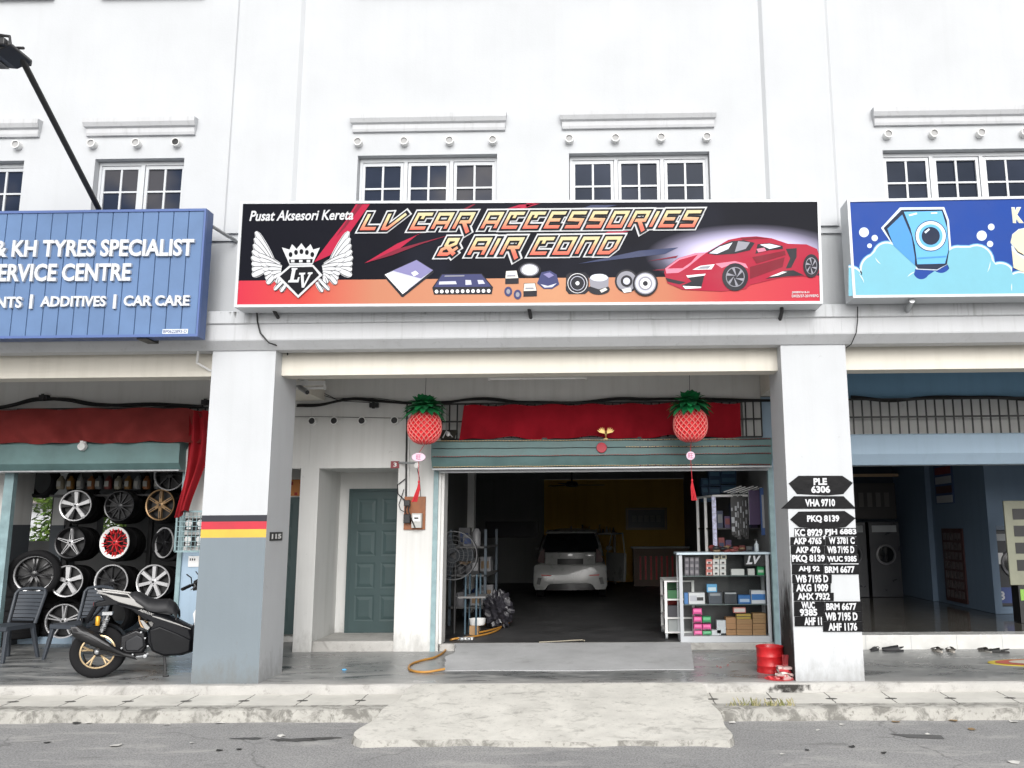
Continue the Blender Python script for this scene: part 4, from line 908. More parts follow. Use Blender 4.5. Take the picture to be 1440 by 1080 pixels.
# stacks of tyres and racks
def tyre_prof(R, w, rim):
    return [(rim, -w*.42), (rim+.012, -w*.47), (R*.86, -w*.52), (R*.965, -w*.46), (R, -w*.36), (R, -w*.12), (R-.006, -w*.11), (R-.006, -w*.06), (R, -w*.05), (R, w*.05), (R-.006, w*.06), (R-.006, w*.11), (R, w*.12), (R, w*.36), (R*.965, w*.46), (R*.86, w*.52), (rim+.012, w*.47), (rim, w*.42)]
def tyre_mb(R, w, rim, n=40):
    k = MB(); k.lathe(tyre_prof(R, w, rim), n, 0, axis='y'); return k
def wheel(label, R, style, face, lip, dark, loc, yaw=0, pitch=0, tyre=False, group='display wheels', spokes=5, hubc=None, lipw=.915):
    o = thing('alloy_wheel', label, 'wheel', loc, yaw, group, world=False); o.rotation_euler = (pitch, 0, yaw)
    k = MB(); k.lathe([(R*lipw, -.012), (R*.935, -.035), (R, -.04), (R, -.022)], 44, 0, axis='y'); k.build('rim', lip, o)
    k = MB(); k.lathe([(R*.93, .16), (R*.86, .02), (R*lipw, -.0125)], 36, 0, axis='y'); k.lathe([(R*.995, -.021), (R*.955, -.01), (R*.955, .16)], 36, 0, axis='y'); k.build('rim_barrel', M['black'], o)
    k = MB(); k.lathe([(.0, .06), (R*.87, .06)], 28, 0, axis='y'); k.build('barrel', M['black'], o)
    k = MB(); y0, y1 = -.03, .015; r0, r1 = R*.14, R*.90
    def sp(a, w0, w1, dy=0, rr0=r0, rr1=r1, tw=0.0, m=0):
        pts = [(rr0, -w0), (rr1, -w1+tw), (rr1, w1+tw), (rr0, w0)]
        c, s = math.cos(a), math.sin(a); k.prism([(p[0]*c-p[1]*s, p[0]*s+p[1]*c) for p in pts], y0+dy, y1, m, ch=.006, chs=.93)
    for i in range(spokes):
        a = 2*math.pi*i/spokes+math.pi/2
        if style == 'twist': sp(a-.10, .018, .030, 0, tw=.025); sp(a+.17, .014, .030, .012, tw=.03, m=1); 
        elif style == 'star': sp(a, R*.115, R*.05); sp(a, R*.05, R*.018, -.004, R*.2, R*.84, m=1)
        elif style == 'wide': sp(a, R*.10, R*.15); sp(a+.0, R*.02, R*.04, -.003, R*.3, R*.86, m=0)
        elif style == 'six': sp(a, R*.11, R*.085); sp(a, R*.03, R*.03, -.004, R*.4, R*.9, m=1)
        elif style == 'thin': sp(a, R*.035, R*.03)
        elif style == 'pair': sp(a-.12, R*.04, R*.035); sp(a+.12, R*.04, R*.035)
        elif style == 'mesh': sp(a, R*.03, R*.02, 0, R*.2, R*.62); sp(a+.21, R*.025, R*.03, 0, R*.58, R*.9, tw=R*.02); sp(a-.21, R*.025, R*.03, 0, R*.58, R*.9, tw=-R*.02)
        elif style == 'seven': sp(a, R*.09, R*.105)
    k.lathe([(0, -.034), (R*.12, -.034), (R*.19, -.026), (R*.2, .01)], 20, 0, axis='y')
    for i in range(5):
        a = 2*math.pi*i/5; k.lathe([(0, -.0355), (R*.022, -.0355), (R*.022, -.02)], 8, 1, axis='y', c=(R*.15*math.cos(a), 0, R*.15*math.sin(a)))
    k.lathe([(0, -.042), (R*.07, -.040), (R*.075, -.03)], 14, 2, axis='y')
    k.build('spokes', [face, dark, hubc or dark], o)
    if tyre: tyre_mb(R*1.30, .2, R*.98).build('tyre', M['rubber'], o)
    return o
A_, G_, B_ = M['alu'], M['gun'], M['bronze']
def W(px, py, d, Y, *a, **k): return wheel(*a[:1], d/2/1192*(Y+9.455)*1.0, *a[1:], loc=at(px, py, Y), **k)
wh = [
 (107.7, 711, 43, 2.9, 'silver and black twisted five spoke alloy wheel, top left of the wheel display', 'twist', A_, A_, G_, dict(yaw=.1)),
 (169.4, 711.5, 42, 2.9, 'gloss black multi spoke alloy wheel in the top row between silver and bronze wheels', 'thin', G_, G_, G_, dict(spokes=12)),
 (227, 710, 43, 2.9, 'bronze six spoke alloy wheel in the top row of the display', 'six', B_, B_, G_, dict(spokes=6, yaw=-.1)),
 (100.5, 763, 43, 2.9, 'black alloy wheel with a thin silver five pointed star face', 'star', A_, G_, G_, dict()),
 (163, 763, 44, 2.85, 'white lipped alloy wheel with red mesh spokes', 'mesh', M['redalloy'], M['wplastic'], G_, dict(spokes=9, yaw=-.10, lipw=.80)),
 (233, 763, 42, 3.1, 'black wheel with silver lip half hidden behind the shutter rail, below the bronze wheel', 'thin', G_, A_, G_, dict(spokes=8, yaw=-.5)),
 (95.6, 817, 43, 2.8, 'alloy wheel with five broad polished silver spokes under the star wheel', 'wide', A_, A_, G_, dict(yaw=.1)),
 (158, 818, 47, 2.75, 'black ten spoke alloy wheel with bright silver lip above the scooter tail', 'thin', G_, A_, G_, dict(spokes=10)),
 (217, 818, 47, 2.75, 'large silver seven spoke alloy wheel at the right of the display', 'seven', A_, A_, G_, dict(spokes=7)),
 (90, 873, 46, 2.7, 'silver ten spoke alloy wheel standing lowest between the two plastic chairs', 'pair', A_, A_, G_, dict(spokes=5, yaw=.15)),
 (219, 866, 44, 2.9, 'bronze alloy wheel half hidden behind the scooter seat', 'six', B_, B_, G_, dict(spokes=6)),
 (240, 668, 44, 2.9, 'wheel with silver lip half hidden under the shutter, above the bronze wheel', 'thin', G_, A_, G_, dict(spokes=8)),
 (49, 807, 50, 2.65, 'chrome lipped black alloy wheel mounted in a fat tyre above the left chair', 'pair', G_, A_, G_, dict(spokes=7, yaw=.35, tyre=True))]
for px, py, d, Y, lab, st, fc, lp, dk, kw_ in wh:
    o = W(px, py, d, Y, lab, st, fc, lp, dk, **kw_)
# pegs of loose tyres behind every display wheel
tb = None; t0 = None; tm = None
def spare(loc, rx=0, lab='black tyre in the dark row behind the display wheels', grp='spare tyres behind the wheels'):
    global tm
    if tm is None:
        o = tyre_mb(.255, .19, .20, 32).build('tyre', M['rubber']); tm = o.data
    else: o = bpy.data.objects.new('tyre', tm); COL.objects.link(o)
    o.location = loc; o.rotation_euler = (rx, 0, R_.uniform(-.12, .12)); return tag(o, lab, 'tyre', grp)
for px, py in ((107,711),(169,711),(227,710),(100,763),(163,763),(233,763),(95,817),(158,818),(217,818),(90,873),(219,866),(155,872)):
    for i in range(3):
        x, y, z = at(px+7, py+2, 3.22+i*.23); spare((x+.05*i, y, max(z, .41)))
for px in (60, 120, 185, 245):
    for i in range(2):
        x, y, z = at(px, 672, 3.35+i*.24); spare((x, y, z-.05), 0, 'black tyre on the top shelf under the shutter', 'tyres on the top shelf')
for px, n in ((30, 4), (52, 4)):
    for i in range(n):
        x, _, _ = at(px, 880, 3.1+.0); spare((x, 3.05+(px-30)*.02, .21+.195*i), math.pi/2, 'black tyre lying in the low stacks behind the left chair', 'tyre stacks behind the chair')
rk = thing('tyre_rack', 'black steel rack holding the tyres in the tyre shop', 'rack', (-7.2, 3.9, .1))
for x in (-8.3, -7.0, -5.95):
    k = MB(); k.box(x-.03, x+.03, 3.78, 3.84, .1, 2.7); k.build('post', M['bmetal'], rk)
for z in (.75, 1.3, 1.85, 2.35):
    k = MB(); k.box(-8.4, -5.9, 3.85, 3.9, z-.02, z+.02); k.build('rail', M['bmetal'], rk)
# parts boxes on the top shelf
BX = [('amber', (.34,.17,.03)), ('cream', (.42,.38,.28)), ('dull red', (.25,.05,.04)), ('grey', (.14,.15,.16)), ('orange', (.38,.14,.04)), ('pale', (.35,.36,.36))]
for i, px in enumerate((85, 99, 113, 128, 139, 152, 166, 180, 193, 206, 222)):
    x, y, z = at(px, 688, 3.2); c = BX[(i*5+1) % 6]; q = MB(); q.lathe([(0,0),(.05,0),(.055,.02),(.055,.14),(.03,.17),(.02,.2),(0,.2)], 10, 0, c=(x, y, z)); q.box(x-.03, x+.03, y-.06, y-.054, z+.04, z+.12, 1)
    solo('bottle', q, [flat('bottle_'+c[0].replace(' ', '_'), tuple(v*.5 for v in c[1]), .5), flat('bottle_label', (.3,.3,.28), .7)], 'small oil bottle in the dim row under the tyre shop shutter', 'bottle', 'oil bottles under the shutter')
k = MB(); k.box(-8.2, -5.8, 3.12, 3.32, at(150, 695, 3.2)[2]-.035, at(150, 695, 3.2)[2]-.004); solo('shelf', k, M['bmetal'], 'dark shelf carrying the oil bottles in the tyre shop', 'shelf')
# view out of the rear opening: garden tree and a neighbour house
tr = thing('tree', 'light green garden tree seen through the rear opening of the tyre shop', 'tree', (-12.0, 10.5, ZR))
k = MB(); k.tube([(-12,10.5,ZR),(-12.05,10.4,1.0),(-11.9,10.5,2.0)], .10, 8, r1=.05)
for i in range(6): a = i*1.05; k.tube([(-11.98,10.45,1.3+.1*i),(-11.98+.7*math.cos(a),10.45+.6*math.sin(a),2.1+.15*i)], .035, 5, r1=.012)
k.build('trunk', mat('bark', (.09,.07,.05), .9), tr)
k = MB(); rr = random.Random(3)
for i in range(3800):
    cl = [(-12.4,10.4,1.9,.8),(-11.6,10.3,2.0,.7),(-12.0,10.6,2.7,.75),(-12.9,10.5,2.5,.6),(-11.3,10.6,1.3,.6),(-12.6,10.2,1.2,.7)][i % 6]
    d = Vector((rr.gauss(0,1), rr.gauss(0,1), rr.gauss(0,1))).normalized()*cl[3]*rr.random()**.4; c = Vector(cl[:3])+d; a = Vector((rr.gauss(0,1), rr.gauss(0,1), rr.gauss(0,.6))).normalized(); b = a.cross(Vector((rr.random(), rr.random(), 1))).normalized()
    L_ = .10; k.add([c-a*L_, c+b*.035, c+a*L_, c-b*.035], [(0,1,2,3)], rr.randrange(3))
k.build('crown', [flat('leaf_light', (.19,.30,.05), .6), flat('leaf_mid', (.11,.20,.03), .6), flat('leaf_dark', (.05,.10,.02), .6)], tr)
for nm, px0, px1, seed in (('low bush', -9.9, -8.9, 5),):
    k = MB(); rr = random.Random(seed)
    for i in range(1500):
        c = Vector((rr.uniform(-11.2, -9.2), rr.uniform(8.2, 9.2), rr.uniform(ZR, 1.95)+.25*rr.random())); a = Vector((rr.gauss(0,1), rr.gauss(0,1), rr.gauss(0,.6))).normalized(); b = a.cross(Vector((.1,.2,1))).normalized()
        k.add([c-a*.09, c+b*.03, c+a*.09, c-b*.03], [(0,1,2,3)], rr.randrange(2))
    solo('hedge', k, [flat('hedge_light', (.20,.31,.06), .6), flat('hedge_mid', (.09,.17,.03), .6)], 'green hedge glimpsed behind the red mesh wheel through the back of the shop', 'hedge')
hs_ = thing('house', 'distant house with grey brown tiled roof seen through the rear opening', 'house', (-19.5, 22, ZR))
k = MB(); k.box(-28, -13, 22, 30, ZR, 2.7); k.build('wall', M['pillar'], hs_)
k = MB(); k.add([(-28.6,21.4,2.6),(-12.4,21.4,2.6),(-12.4,26,5.0),(-28.6,26,5.0),(-28.6,30.6,2.6),(-12.4,30.6,2.6)], [(0,1,2,3),(3,2,5,4)]); k.build('roof', mat('roof_tiles', (.20,.17,.16), .8, bump=.3, bscale=8), hs_)

# ---- plastic chairs
def chair(label, loc, rz):
    o = thing('plastic_chair', label, 'chair', loc, rz, 'plastic chairs outside the tyre shop', world=False); m = M['chair']
    k = MB()                                               # seat, front towards -y
    def s(u, v):
        x = (-.21+.42*u)*(1-.08*v); y = -.22+.43*v; return (x, y, .44-.02*math.sin(math.pi*u)*math.sin(math.pi*v)-.03*(max(0, .12-v)/.12)**2)
    k.grid(s, 12, 12); b = MB(); b.grid(lambda u, v: (s(u, v)[0], s(u, v)[1], s(u, v)[2]-.03), 12, 12)
    k.add(b.v, [f[::-1] for f in b.f], 0, True); k.box(-.212, .212, -.226, -.216, .385, .435); k.box(-.214, -.204, -.22, .2, .39, .44); k.box(.204, .214, -.22, .2, .39, .44); k.build('seat', m, o)
    k = MB()                                               # back: rim and six slats
    def bk(u, v, w=.21): x = (-w+2*w*u)*(1.0+.14*v); return (x, .20+.11*v+.035*(1-(2*u-1)**2), .44+.42*v)
    for i in range(7):
        v0 = .16+i*.115; v1 = v0+.098
        g = MB(); g.grid(lambda u, v: bk(.07+.86*u, v0+(v1-v0)*v), 10, 2); k.add(g.v, [f for f in g.f], 0, True); k.add([p+Vector((0,.014,0)) for p in g.v], [f[::-1] for f in g.f], 0, True)
    k.tube([bk(0, .0), bk(.0, .5), bk(.0, .88), bk(.06, .985), bk(.2, 1.02), bk(.5, 1.04), bk(.8, 1.02), bk(.94, .985), bk(1, .88), bk(1, .5), bk(1, 0)], .021, 8)
    for i in range(5): k.tube([bk(.1, .1+.0*i), bk(.9, .1)], .018, 6) if i == 0 else None
    k.build('backrest', m, o)
    for sx, sy in ((-1,-1),(1,-1),(-1,1),(1,1)):
        k = MB(); x0, y0 = sx*.185, sy*.185; x1, y1 = sx*.235, (-.25 if sy < 0 else .27)
        a = [(x0-.028,y0-.024),(x0+.028,y0-.024),(x0+.028,y0+.024),(x0-.028,y0+.024)]; q = [(x1-.02,y1-.018),(x1+.02,y1-.018),(x1+.02,y1+.018),(x1-.02,y1+.018)]
        k.add([(*p, .0) for p in q]+[(*p, .42) for p in a], [(0,3,2,1),(4,5,6,7),(0,1,5,4),(1,2,6,5),(2,3,7,6),(3,0,4,7)]); k.build('leg', m, o, bevel=.006)
    return o
c1 = chair('dark grey slatted plastic chair at the far left of the tyre shop front', (-7.66, 1.72, 0), math.radians(-12))
dup(c1, (-6.88, 1.92, 0), math.radians(-16), 'dark grey slatted plastic chair half hidden behind the scooter tail')

# ---- meter cage and bits at the right of the tyre shop mouth
cg = thing('meter_cage', 'grey wire cage with electricity meters beside the left pillar', 'meter cage', (-5.55, 2.28, 1.34))
k = MB(); x0, x1, z0, z1 = -5.735, -5.36, 1.345, 1.875
for a in (x0, x1): k.box(a-.012, a+.012, 2.06, 2.085, z0, z1)
for z in (z0, z1): k.box(x0, x1, 2.06, 2.085, z-.012, z+.012)
for i in range(1, 8): z = z0+(z1-z0)*i/8; k.box(x0, x1, 2.066, 2.074, z-.004, z+.004)
for i in range(1, 7): x = x0+(x1-x0)*i/7; k.box(x-.003, x+.003, 2.0655, 2.0745, z0, z1)
k.build('wire_front', M['rail'], cg)
for i, (x, z) in enumerate(((-5.62,1.70),(-5.46,1.70),(-5.62,1.48),(-5.46,1.48))):
    k = MB(); k.box(x-.055, x+.055, 2.18, 2.295, z-.075, z+.085, 0); k.lathe([(0,2.165),(.045,2.168),(.05,2.18)], 16, 1, axis='y', c=(x, 0, z+.02)); k.box(x-.03, x+.03, 2.172, 2.18, z-.06, z-.035, 1); k.build('meter', [M['black'], M['wplastic']], cg)
k = MB(); x0, x1, z0, z1 = RC(265, 782, 281, 797, 2.29); k.box(x0, x1, 2.285, 2.292, z0, z1, 0); [k.box(x0+.02+i*.03, x0+.035+i*.03, 2.281, 2.285, z1-.06, z1-.03, 1) for i in range(3)]; solo('paper_notice', k, [flat('paper', (.72,.72,.72), .8), M['black']], 'white paper notice taped below the meter cage', 'notice')
k = MB(); x0, x1, z0, z1 = RC(277, 640, 291, 658, 2.2); k.box(x0, x1+.1, 2.2, 2.215, z0, z1, 0); text(k, 'H', x0+.05, x0+.12, z0+.05, z1-.03, 2.197, 1, bold=.06); k.box(x0, x1+.1, 2.195, 2.2, z0+.01, z0+.02, 1); solo('red_sign', k, [flat('red_sign_paint', (.42,.02,.03), .5), M['wplastic']], 'small red sign with white letter peeping out left of the pillar', 'sign')
k = MB(); k.tube([(-5.72,2.22,2.35),(-5.72,2.2,2.72),(-5.69,2.2,2.78),(-5.60,2.2,2.80)], .018, 8); k.tube([(-5.64,2.22,2.5),(-5.64,2.2,2.68),(-5.60,2.2,2.72)], .013, 8); solo('conduit', k, M['wplastic'], 'bent white conduit pipes beside the end of the tyre shop shutter', 'pipe')
k = MB(); x, y, z = at(116, 628, 1.97); k.lathe([(0,1.93),(.05,1.935),(.058,1.96),(.058,1.99)], 18, 0, axis='y', c=(x, 0, z)); k.lathe([(0,1.925),(.03,1.927),(.03,1.94)], 12, 1, axis='y', c=(x, 0, z+.005)); k.box(x-.04, x+.04, 1.97, 2.0, z+.04, z+.08, 0); solo('shutter_lamp', k, [M['wplastic'], M['clear']], 'small round bulkhead lamp stuck on the tyre shop shutter box', 'lamp')

# ================================================================== scooter
sc = thing('scooter', 'matt black scooter with silver tail and gold rimmed rear wheel by the left pillar', 'scooter', (-5.70, .42, 0), math.radians(17), None, world=False)
def q(x, y): return ((x-355)/872, .285+(780-y)/772)
def qp(l): return [q(*p) for p in l]
mbk = mat('matt_black_panel', (.008, .0085, .0105), .5, spec=.18, obj=True, rv=.05); gbk = mat('gloss_black_panel', (.006, .0065, .008), .32, spec=.25, obj=True, rv=.03)
slv = mat('silver_panel', (.36, .355, .345), .3, metal=.3, obj=True, rv=.03)
gld = mat('gold_rim', (.62, .47, .28), .3, metal=.6, obj=True)
def wheel_s(nm, x):
    k = MB(); k.lathe(tyre_prof(.285, .14, .185), 48, 0, axis='y', c=(x, 0, .285)); t = k.build(nm, M['rubber'], sc)
    r = MB(); r.lathe([(.165,-.055),(.195,-.05),(.198,-.045),(.198,.045),(.195,.05),(.165,.055),(.160,0),(.165,-.055)], 44, 1, axis='y', c=(x, 0, .285)); r.lathe([(.168,-.057),(.192,-.053),(.192,-.048)], 44, 0, axis='y', c=(x, 0, .285))
    for i in range(5):
        for dd in (-.13, .13):
            a = i*1.2566+.4; e = a+dd
            r.tube([(x+.04*math.cos(a), -.03, .285+.04*math.sin(a)), (x+.10*math.cos(a+dd*.4), -.035, .285+.10*math.sin(a+dd*.4)), (x+.168*math.cos(e), -.04, .285+.168*math.sin(e))], .010, 6, 0)
    r.lathe([(0,-.05),(.035,-.05),(.05,-.04),(.05,.04),(0,.045)], 20, 1, axis='y', c=(x, 0, .285)); r.build('rim', [gld, M['gun']], t); return t
rw_ = wheel_s('rear_wheel', 0); k = MB(); k.lathe([(.0,-.085),(.018,-.085),(.03,-.075),(.034,-.05)], 16, 0, axis='y', c=(0, 0, .285)); k.build('axle_nut', M['steel'], rw_)
wheel_s('front_wheel', 1.33)
def pan(nm, pts, w0, m, ch=.03, chs=.9, y0=None, bev=.008): k = MB(); k.prism(qp(pts), -w0 if y0 is None else y0, w0, 0, ch=ch, chs=chs); return k.build(nm, m, sc, bevel=bev)
pan('body_panel', [(480,360),(560,375),(760,430),(1000,505),(1210,615),(1240,690),(1235,800),(1130,838),(960,838),(850,795),(800,720),(800,640),(850,540),(620,405)], .15, mbk, .06, .88)
pan('lower_cowl', [(800,590),(900,560),(1100,640),(1230,700),(1228,810),(1120,836),(960,836),(850,790),(812,700)], .165, gbk, .05, .86)
pan('tail_cowl', [(285,360),(380,345),(320,262),(420,282),(600,300),(780,424),(860,520),(800,545),(620,420),(540,395),(450,385),(380,395),(290,398)], .105, gbk, .03, .9)
k = MB()
for s in (-1, 1): k.prism(qp([(312,252),(450,268),(600,292),(640,330),(770,418),(735,420),(600,384),(520,362),(470,340),(400,300),(330,284)]), s*.108-.012, s*.108+.012, 0, ch=.006, chs=.95)
k.build('tail_panel', slv, sc, bevel=.004)
k = MB()
for s in (-1, 1): k.prism(qp([(360,270),(590,300),(625,330),(560,320),(420,292)]), s*.122-.003, s*.122+.003, 0)
k.build('tail_inlay', gbk, sc)
def seat(u, v):
    P = [(600,288),(655,275),(720,300),(790,338),(860,350),(960,350),(1020,385),(1058,445),(1040,480)]
    i = min(len(P)-2, int(u*(len(P)-1))); t = u*(len(P)-1)-i; x = P[i][0]+(P[i+1][0]-P[i][0])*t; y = P[i][1]+(P[i+1][1]-P[i][1])*t; lx, lz = q(x, y)
    a = (v-.5)*math.pi*1.15; wd = .10+.045*math.sin(math.pi*min(1,u*1.1)); return (lx, wd*math.sin(a), lz-.11*(1-math.cos(a))*(.6+.4*math.sin(math.pi*u)))
k = MB(); k.grid(seat, 40, 20); k.prism(qp([(640,322),(780,390),(1000,455),(1040,470),(1000,490),(880,470),(760,425)]), -.10, .10, 0, ch=.02); k.build('seat', mat('seat_vinyl', (.014,.0145,.017), .62, obj=True, bump=.15, bscale=200), sc)
k = MB()
for s in (-1, 1): k.prism(qp([(838,484),(900,500),(1060,553),(1198,608),(1197,612),(1050,561),(890,509),(840,492)]), s*.153-.003, s*.153+.003)
for s in (-1, 1): k.prism(qp([(730,516),(760,524),(822,585),(808,604),(778,592)]), s*.156-.006, s*.156+.006)
k.build('silver_trim', slv, sc)
k = MB(); a0, b0 = q(705, 432), q(832, 478)
Mx = Matrix.Translation((a0[0], -.154, a0[1]-.006)) @ Matrix.Rotation(math.atan2(b0[1]-a0[1], b0[0]-a0[0]), 4, 'Y').inverted()
text(k, 'AEROX', 0, .17, 0, .026, 0, 0, bold=.04, shear=.3, M=Mx); k.build('lettering', slv, sc)
pan('engine', [(560,650),(700,596),(780,625),(805,740),(770,800),(620,800),(560,760)], .13, M['gun'], .03, .88, y0=-.15)
pan('engine_cover', [(612,690),(712,640),(770,668),(786,740),(735,780),(630,775),(612,750)], .0, mat('engine_cover_metal', (.022,.023,.026), .45, metal=.4, obj=True), .012, .92, y0=-.165)
k = MB()
for x, y, r in ((750,622,.011),(790,672,.010),(820,740,.010),(588,748,.010),(802,822,.02),(690,805,.009),(520,770,.009)): lx, lz = q(x, y); k.lathe([(0,-.185),(r,-.183),(r,-.15)], 10, 0, axis='y', c=(lx, 0, lz))
k.tube([(*q(720,830)[:1], -.14, q(720,830)[1]), (q(800,822)[0], -.17, q(800,822)[1]), (q(830,800)[0], -.17, q(830,800)[1])], .012, 6); k.build('engine_bolts', M['steel'], sc)
k = MB(); a, b = q(170, 575), q(530, 765)
A3, B3 = Vector((a[0], -.20, a[1])), Vector((b[0], -.18, b[1])); k.tube([A3, A3.lerp(B3, .06), A3.lerp(B3, .5), A3.lerp(B3, .85), B3, B3+Vector((.10,.05,-.03)), B3+Vector((.25,.08,.0))], .068, 18); 
for i, p in enumerate(k.v):
    t = (p-A3).dot(B3-A3)/(B3-A3).length_squared; c = A3+(B3-A3)*t; f = .75 if t < .03 else (1.0 if t < .55 else max(.32, 1.0-(t-.55)*1.2)); k.v[i] = c+(p-c)*f*(1 if t < 1.02 else .8)
mf = k.build('muffler', mat('muffler_coating', (.016,.016,.017), .42, obj=True, metal=.3), sc)
k = MB(); n = (B3-A3).normalized(); 
k.prism(qp([(148,545),(205,548),(250,580),(300,590),(500,705),(520,730),(480,715),(300,620),(230,604),(170,596),(152,575)]), -.282, -.262, 0, ch=.004, chs=.94); k.build('heat_shield', mat('heat_shield_metal', (.035,.035,.037), .4, metal=.3, obj=True), mf)
k = MB(); k.prism(qp([(165,556),(195,558),(222,588),(180,588)]), -.288, -.2825, 0); k.build('end_cap', M['gun'], mf)
k = MB(); p0, p1 = q(440, 455), q(392, 612); k.tube([(p0[0],-.13,p0[1]),(p1[0],-.13,p1[1])], .014, 10, 0)
N = 44; k.tube([(p0[0]+(p1[0]-p0[0])*(.25+.7*i/N)+.026*math.cos(i*1.1), -.13+.026*math.sin(i*1.1), p0[1]+(p1[1]-p0[1])*(.25+.7*i/N)) for i in range(N)], .006, 5, 0)
k.box(p0[0]-.06, p0[0]+.04, -.155, -.105, p0[1]-.015, p0[1]+.02, 0); so_ = k.build('shock_absorber', M['steel'], sc)
k = MB(); c = q(352, 480); k.lathe([(0,c[1]-.095),(.020,c[1]-.093),(.024,c[1]-.07),(.024,c[1]),(.016,c[1]+.01),(0,c[1]+.012)], 12, 0, c=(c[0], -.145, 0)); k.build('oil_reservoir', mat('amber_metal', (.70,.36,.03), .35, metal=.4, obj=True), so_)
k = MB(); k.prism(qp([(380,760),(600,770),(800,800),(810,840),(600,830),(370,800)]), -.10, -.07, 0, ch=.008); k.build('swingarm', M['gun'], sc)
k = MB(); k.tube([(q(300,380)[0],0,q(300,380)[1]),(q(235,500)[0],0,q(235,500)[1]),(q(222,535)[0],0,q(222,535)[1])], .026, 8); k.tube([(q(360,410)[0],0,q(360,410)[1]),(q(250,520)[0],0,q(250,520)[1])], .014, 6); k.box(q(250,520)[0]-.06, q(250,520)[0]-.05, -.09, .09, q(250,530)[1]-.06, q(250,530)[1]+.05); k.build('rear_mudguard', mbk, sc)
k = MB(); k.lathe([(.30,-.07),(.31,0),(.30,.07)], 20, 0, axis='y', c=(0,0,.285), a0=math.radians(-105), a1=math.radians(-10)); k.add([p+Vector((0,0,.006)) for p in k.v], [f[::-1] for f in k.f], 0, True); k.build('hugger', mbk, sc)
k = MB(); k.prism(qp([(280,362),(310,368),(315,390),(285,394)]), -.06, .06, 0, ch=.01); k.build('tail_light', flat('tail_light_red', (.30,.01,.01), .2, obj=True), sc)
k = MB(); k.tube([(*q(965,830)[:1],-.12,q(965,830)[1]),(q(985,880)[0],-.17,q(985,880)[1]),(q(998,935)[0],-.20,.008)], .013, 7); k.tube([(q(998,935)[0]-.02,-.20,.008),(q(998,935)[0]+.04,-.215,.008)], .014, 6); k.build('side_stand', M['black'], sc)
pan('leg_shield', [(1200,615),(1245,480),(1290,400),(1330,260),(1400,220),(1430,330),(1420,520),(1380,700),(1330,800),(1235,800)], .18, mbk, .05, .86)
k = MB()
for s in (-1, 1): k.prism([(.985,.68),(1.075,.85),(1.095,.84),(1.012,.68),(1.045,.46),(1.025,.46)], s*.19-.006, s*.19+.006)
k.build('front_trim', flat('white_front_trim', (.68,.68,.68), .3, obj=True), sc)
k = MB(); k.prism([(1.18,.42),(1.36,.36),(1.52,.50),(1.46,.68),(1.42,.95),(1.30,1.02),(1.24,.90)], -.13, .13, 0, ch=.05, chs=.8); k.build('front_cowl', gbk, sc, bevel=.01)
k = MB(); k.grid(lambda u, v: (1.25-.15*v, (-.12+.24*u)*(1-.25*v), .98+.27*v-.03*(2*u-1)**2), 10, 8); k.build('windscreen', M['tint'], sc)
k = MB(); k.tube([(.90,-.36,.97),(.95,-.25,1.0),(1.0,-.10,1.02),(1.0,.10,1.02),(.95,.25,1.0),(.90,.36,.97)], .014, 8); k.prism([(.95,.93),(1.10,.94),(1.14,1.06),(1.04,1.09),(.95,1.04)], -.10, .10, 0, ch=.02); hb = k.build('handlebar', gbk, sc)
for s in (-1, 1):
    k = MB(); k.tube([(.88,s*.37,.968),(.945,s*.26,1.0)], .019, 10); k.build('grip', M['rubber'], hb)
    k = MB(); k.tube([(.98,s*.20,1.01),(1.0,s*.27,.99),(.97,s*.36,.96)], .007, 6); k.build('brake_lever', M['steel'], hb)
    k = MB(); k.tube([(1.15,s*.24,1.02),(1.16,s*.26,1.14),(1.12,s*.33,1.21)], .007, 6) if False else k.tube([(.96,s*.24,1.01),(.95,s*.27,1.09),(.91,s*.33,1.13)], .007, 6); k.sph((1.11,s*.37,1.22), .018, .06, .042, 14, 8); k.build('mirror', M['black'], hb)
k = MB(); k.tube([(1.24,.08,.7),(1.33,.08,.285)], .02, 8); k.tube([(1.24,-.08,.7),(1.33,-.08,.285)], .02, 8); k.build('front_fork', M['gun'], sc)
k = MB(); k.lathe([(.30,-.08),(.315,0),(.30,.08)], 24, 0, axis='y', c=(1.33,0,.285), a0=math.radians(-150), a1=math.radians(-20)); k.build('front_mudguard', mbk, sc)
# ================================================================== middle bay, walkway side
def f3(u, v):
    x = -1.885+3.83*u; fold = .022*math.sin(u*38+v*3)+.012*math.sin(u*91); sg = .035*math.sin(u*math.pi*3.3)**2
    return (x-.06*v*(1-u)**6, 2.185+fold*v*1.4, 3.305+.012*math.sin(u*44)-.46*v-(.02-sg)*v)
solo('red_banner', drape(f3, 200, 14), cloth('bright_red_cloth', (.36, .010, .022), 0), 'long bright red cloth banner tied over the grille above the garage shutter', 'banner')
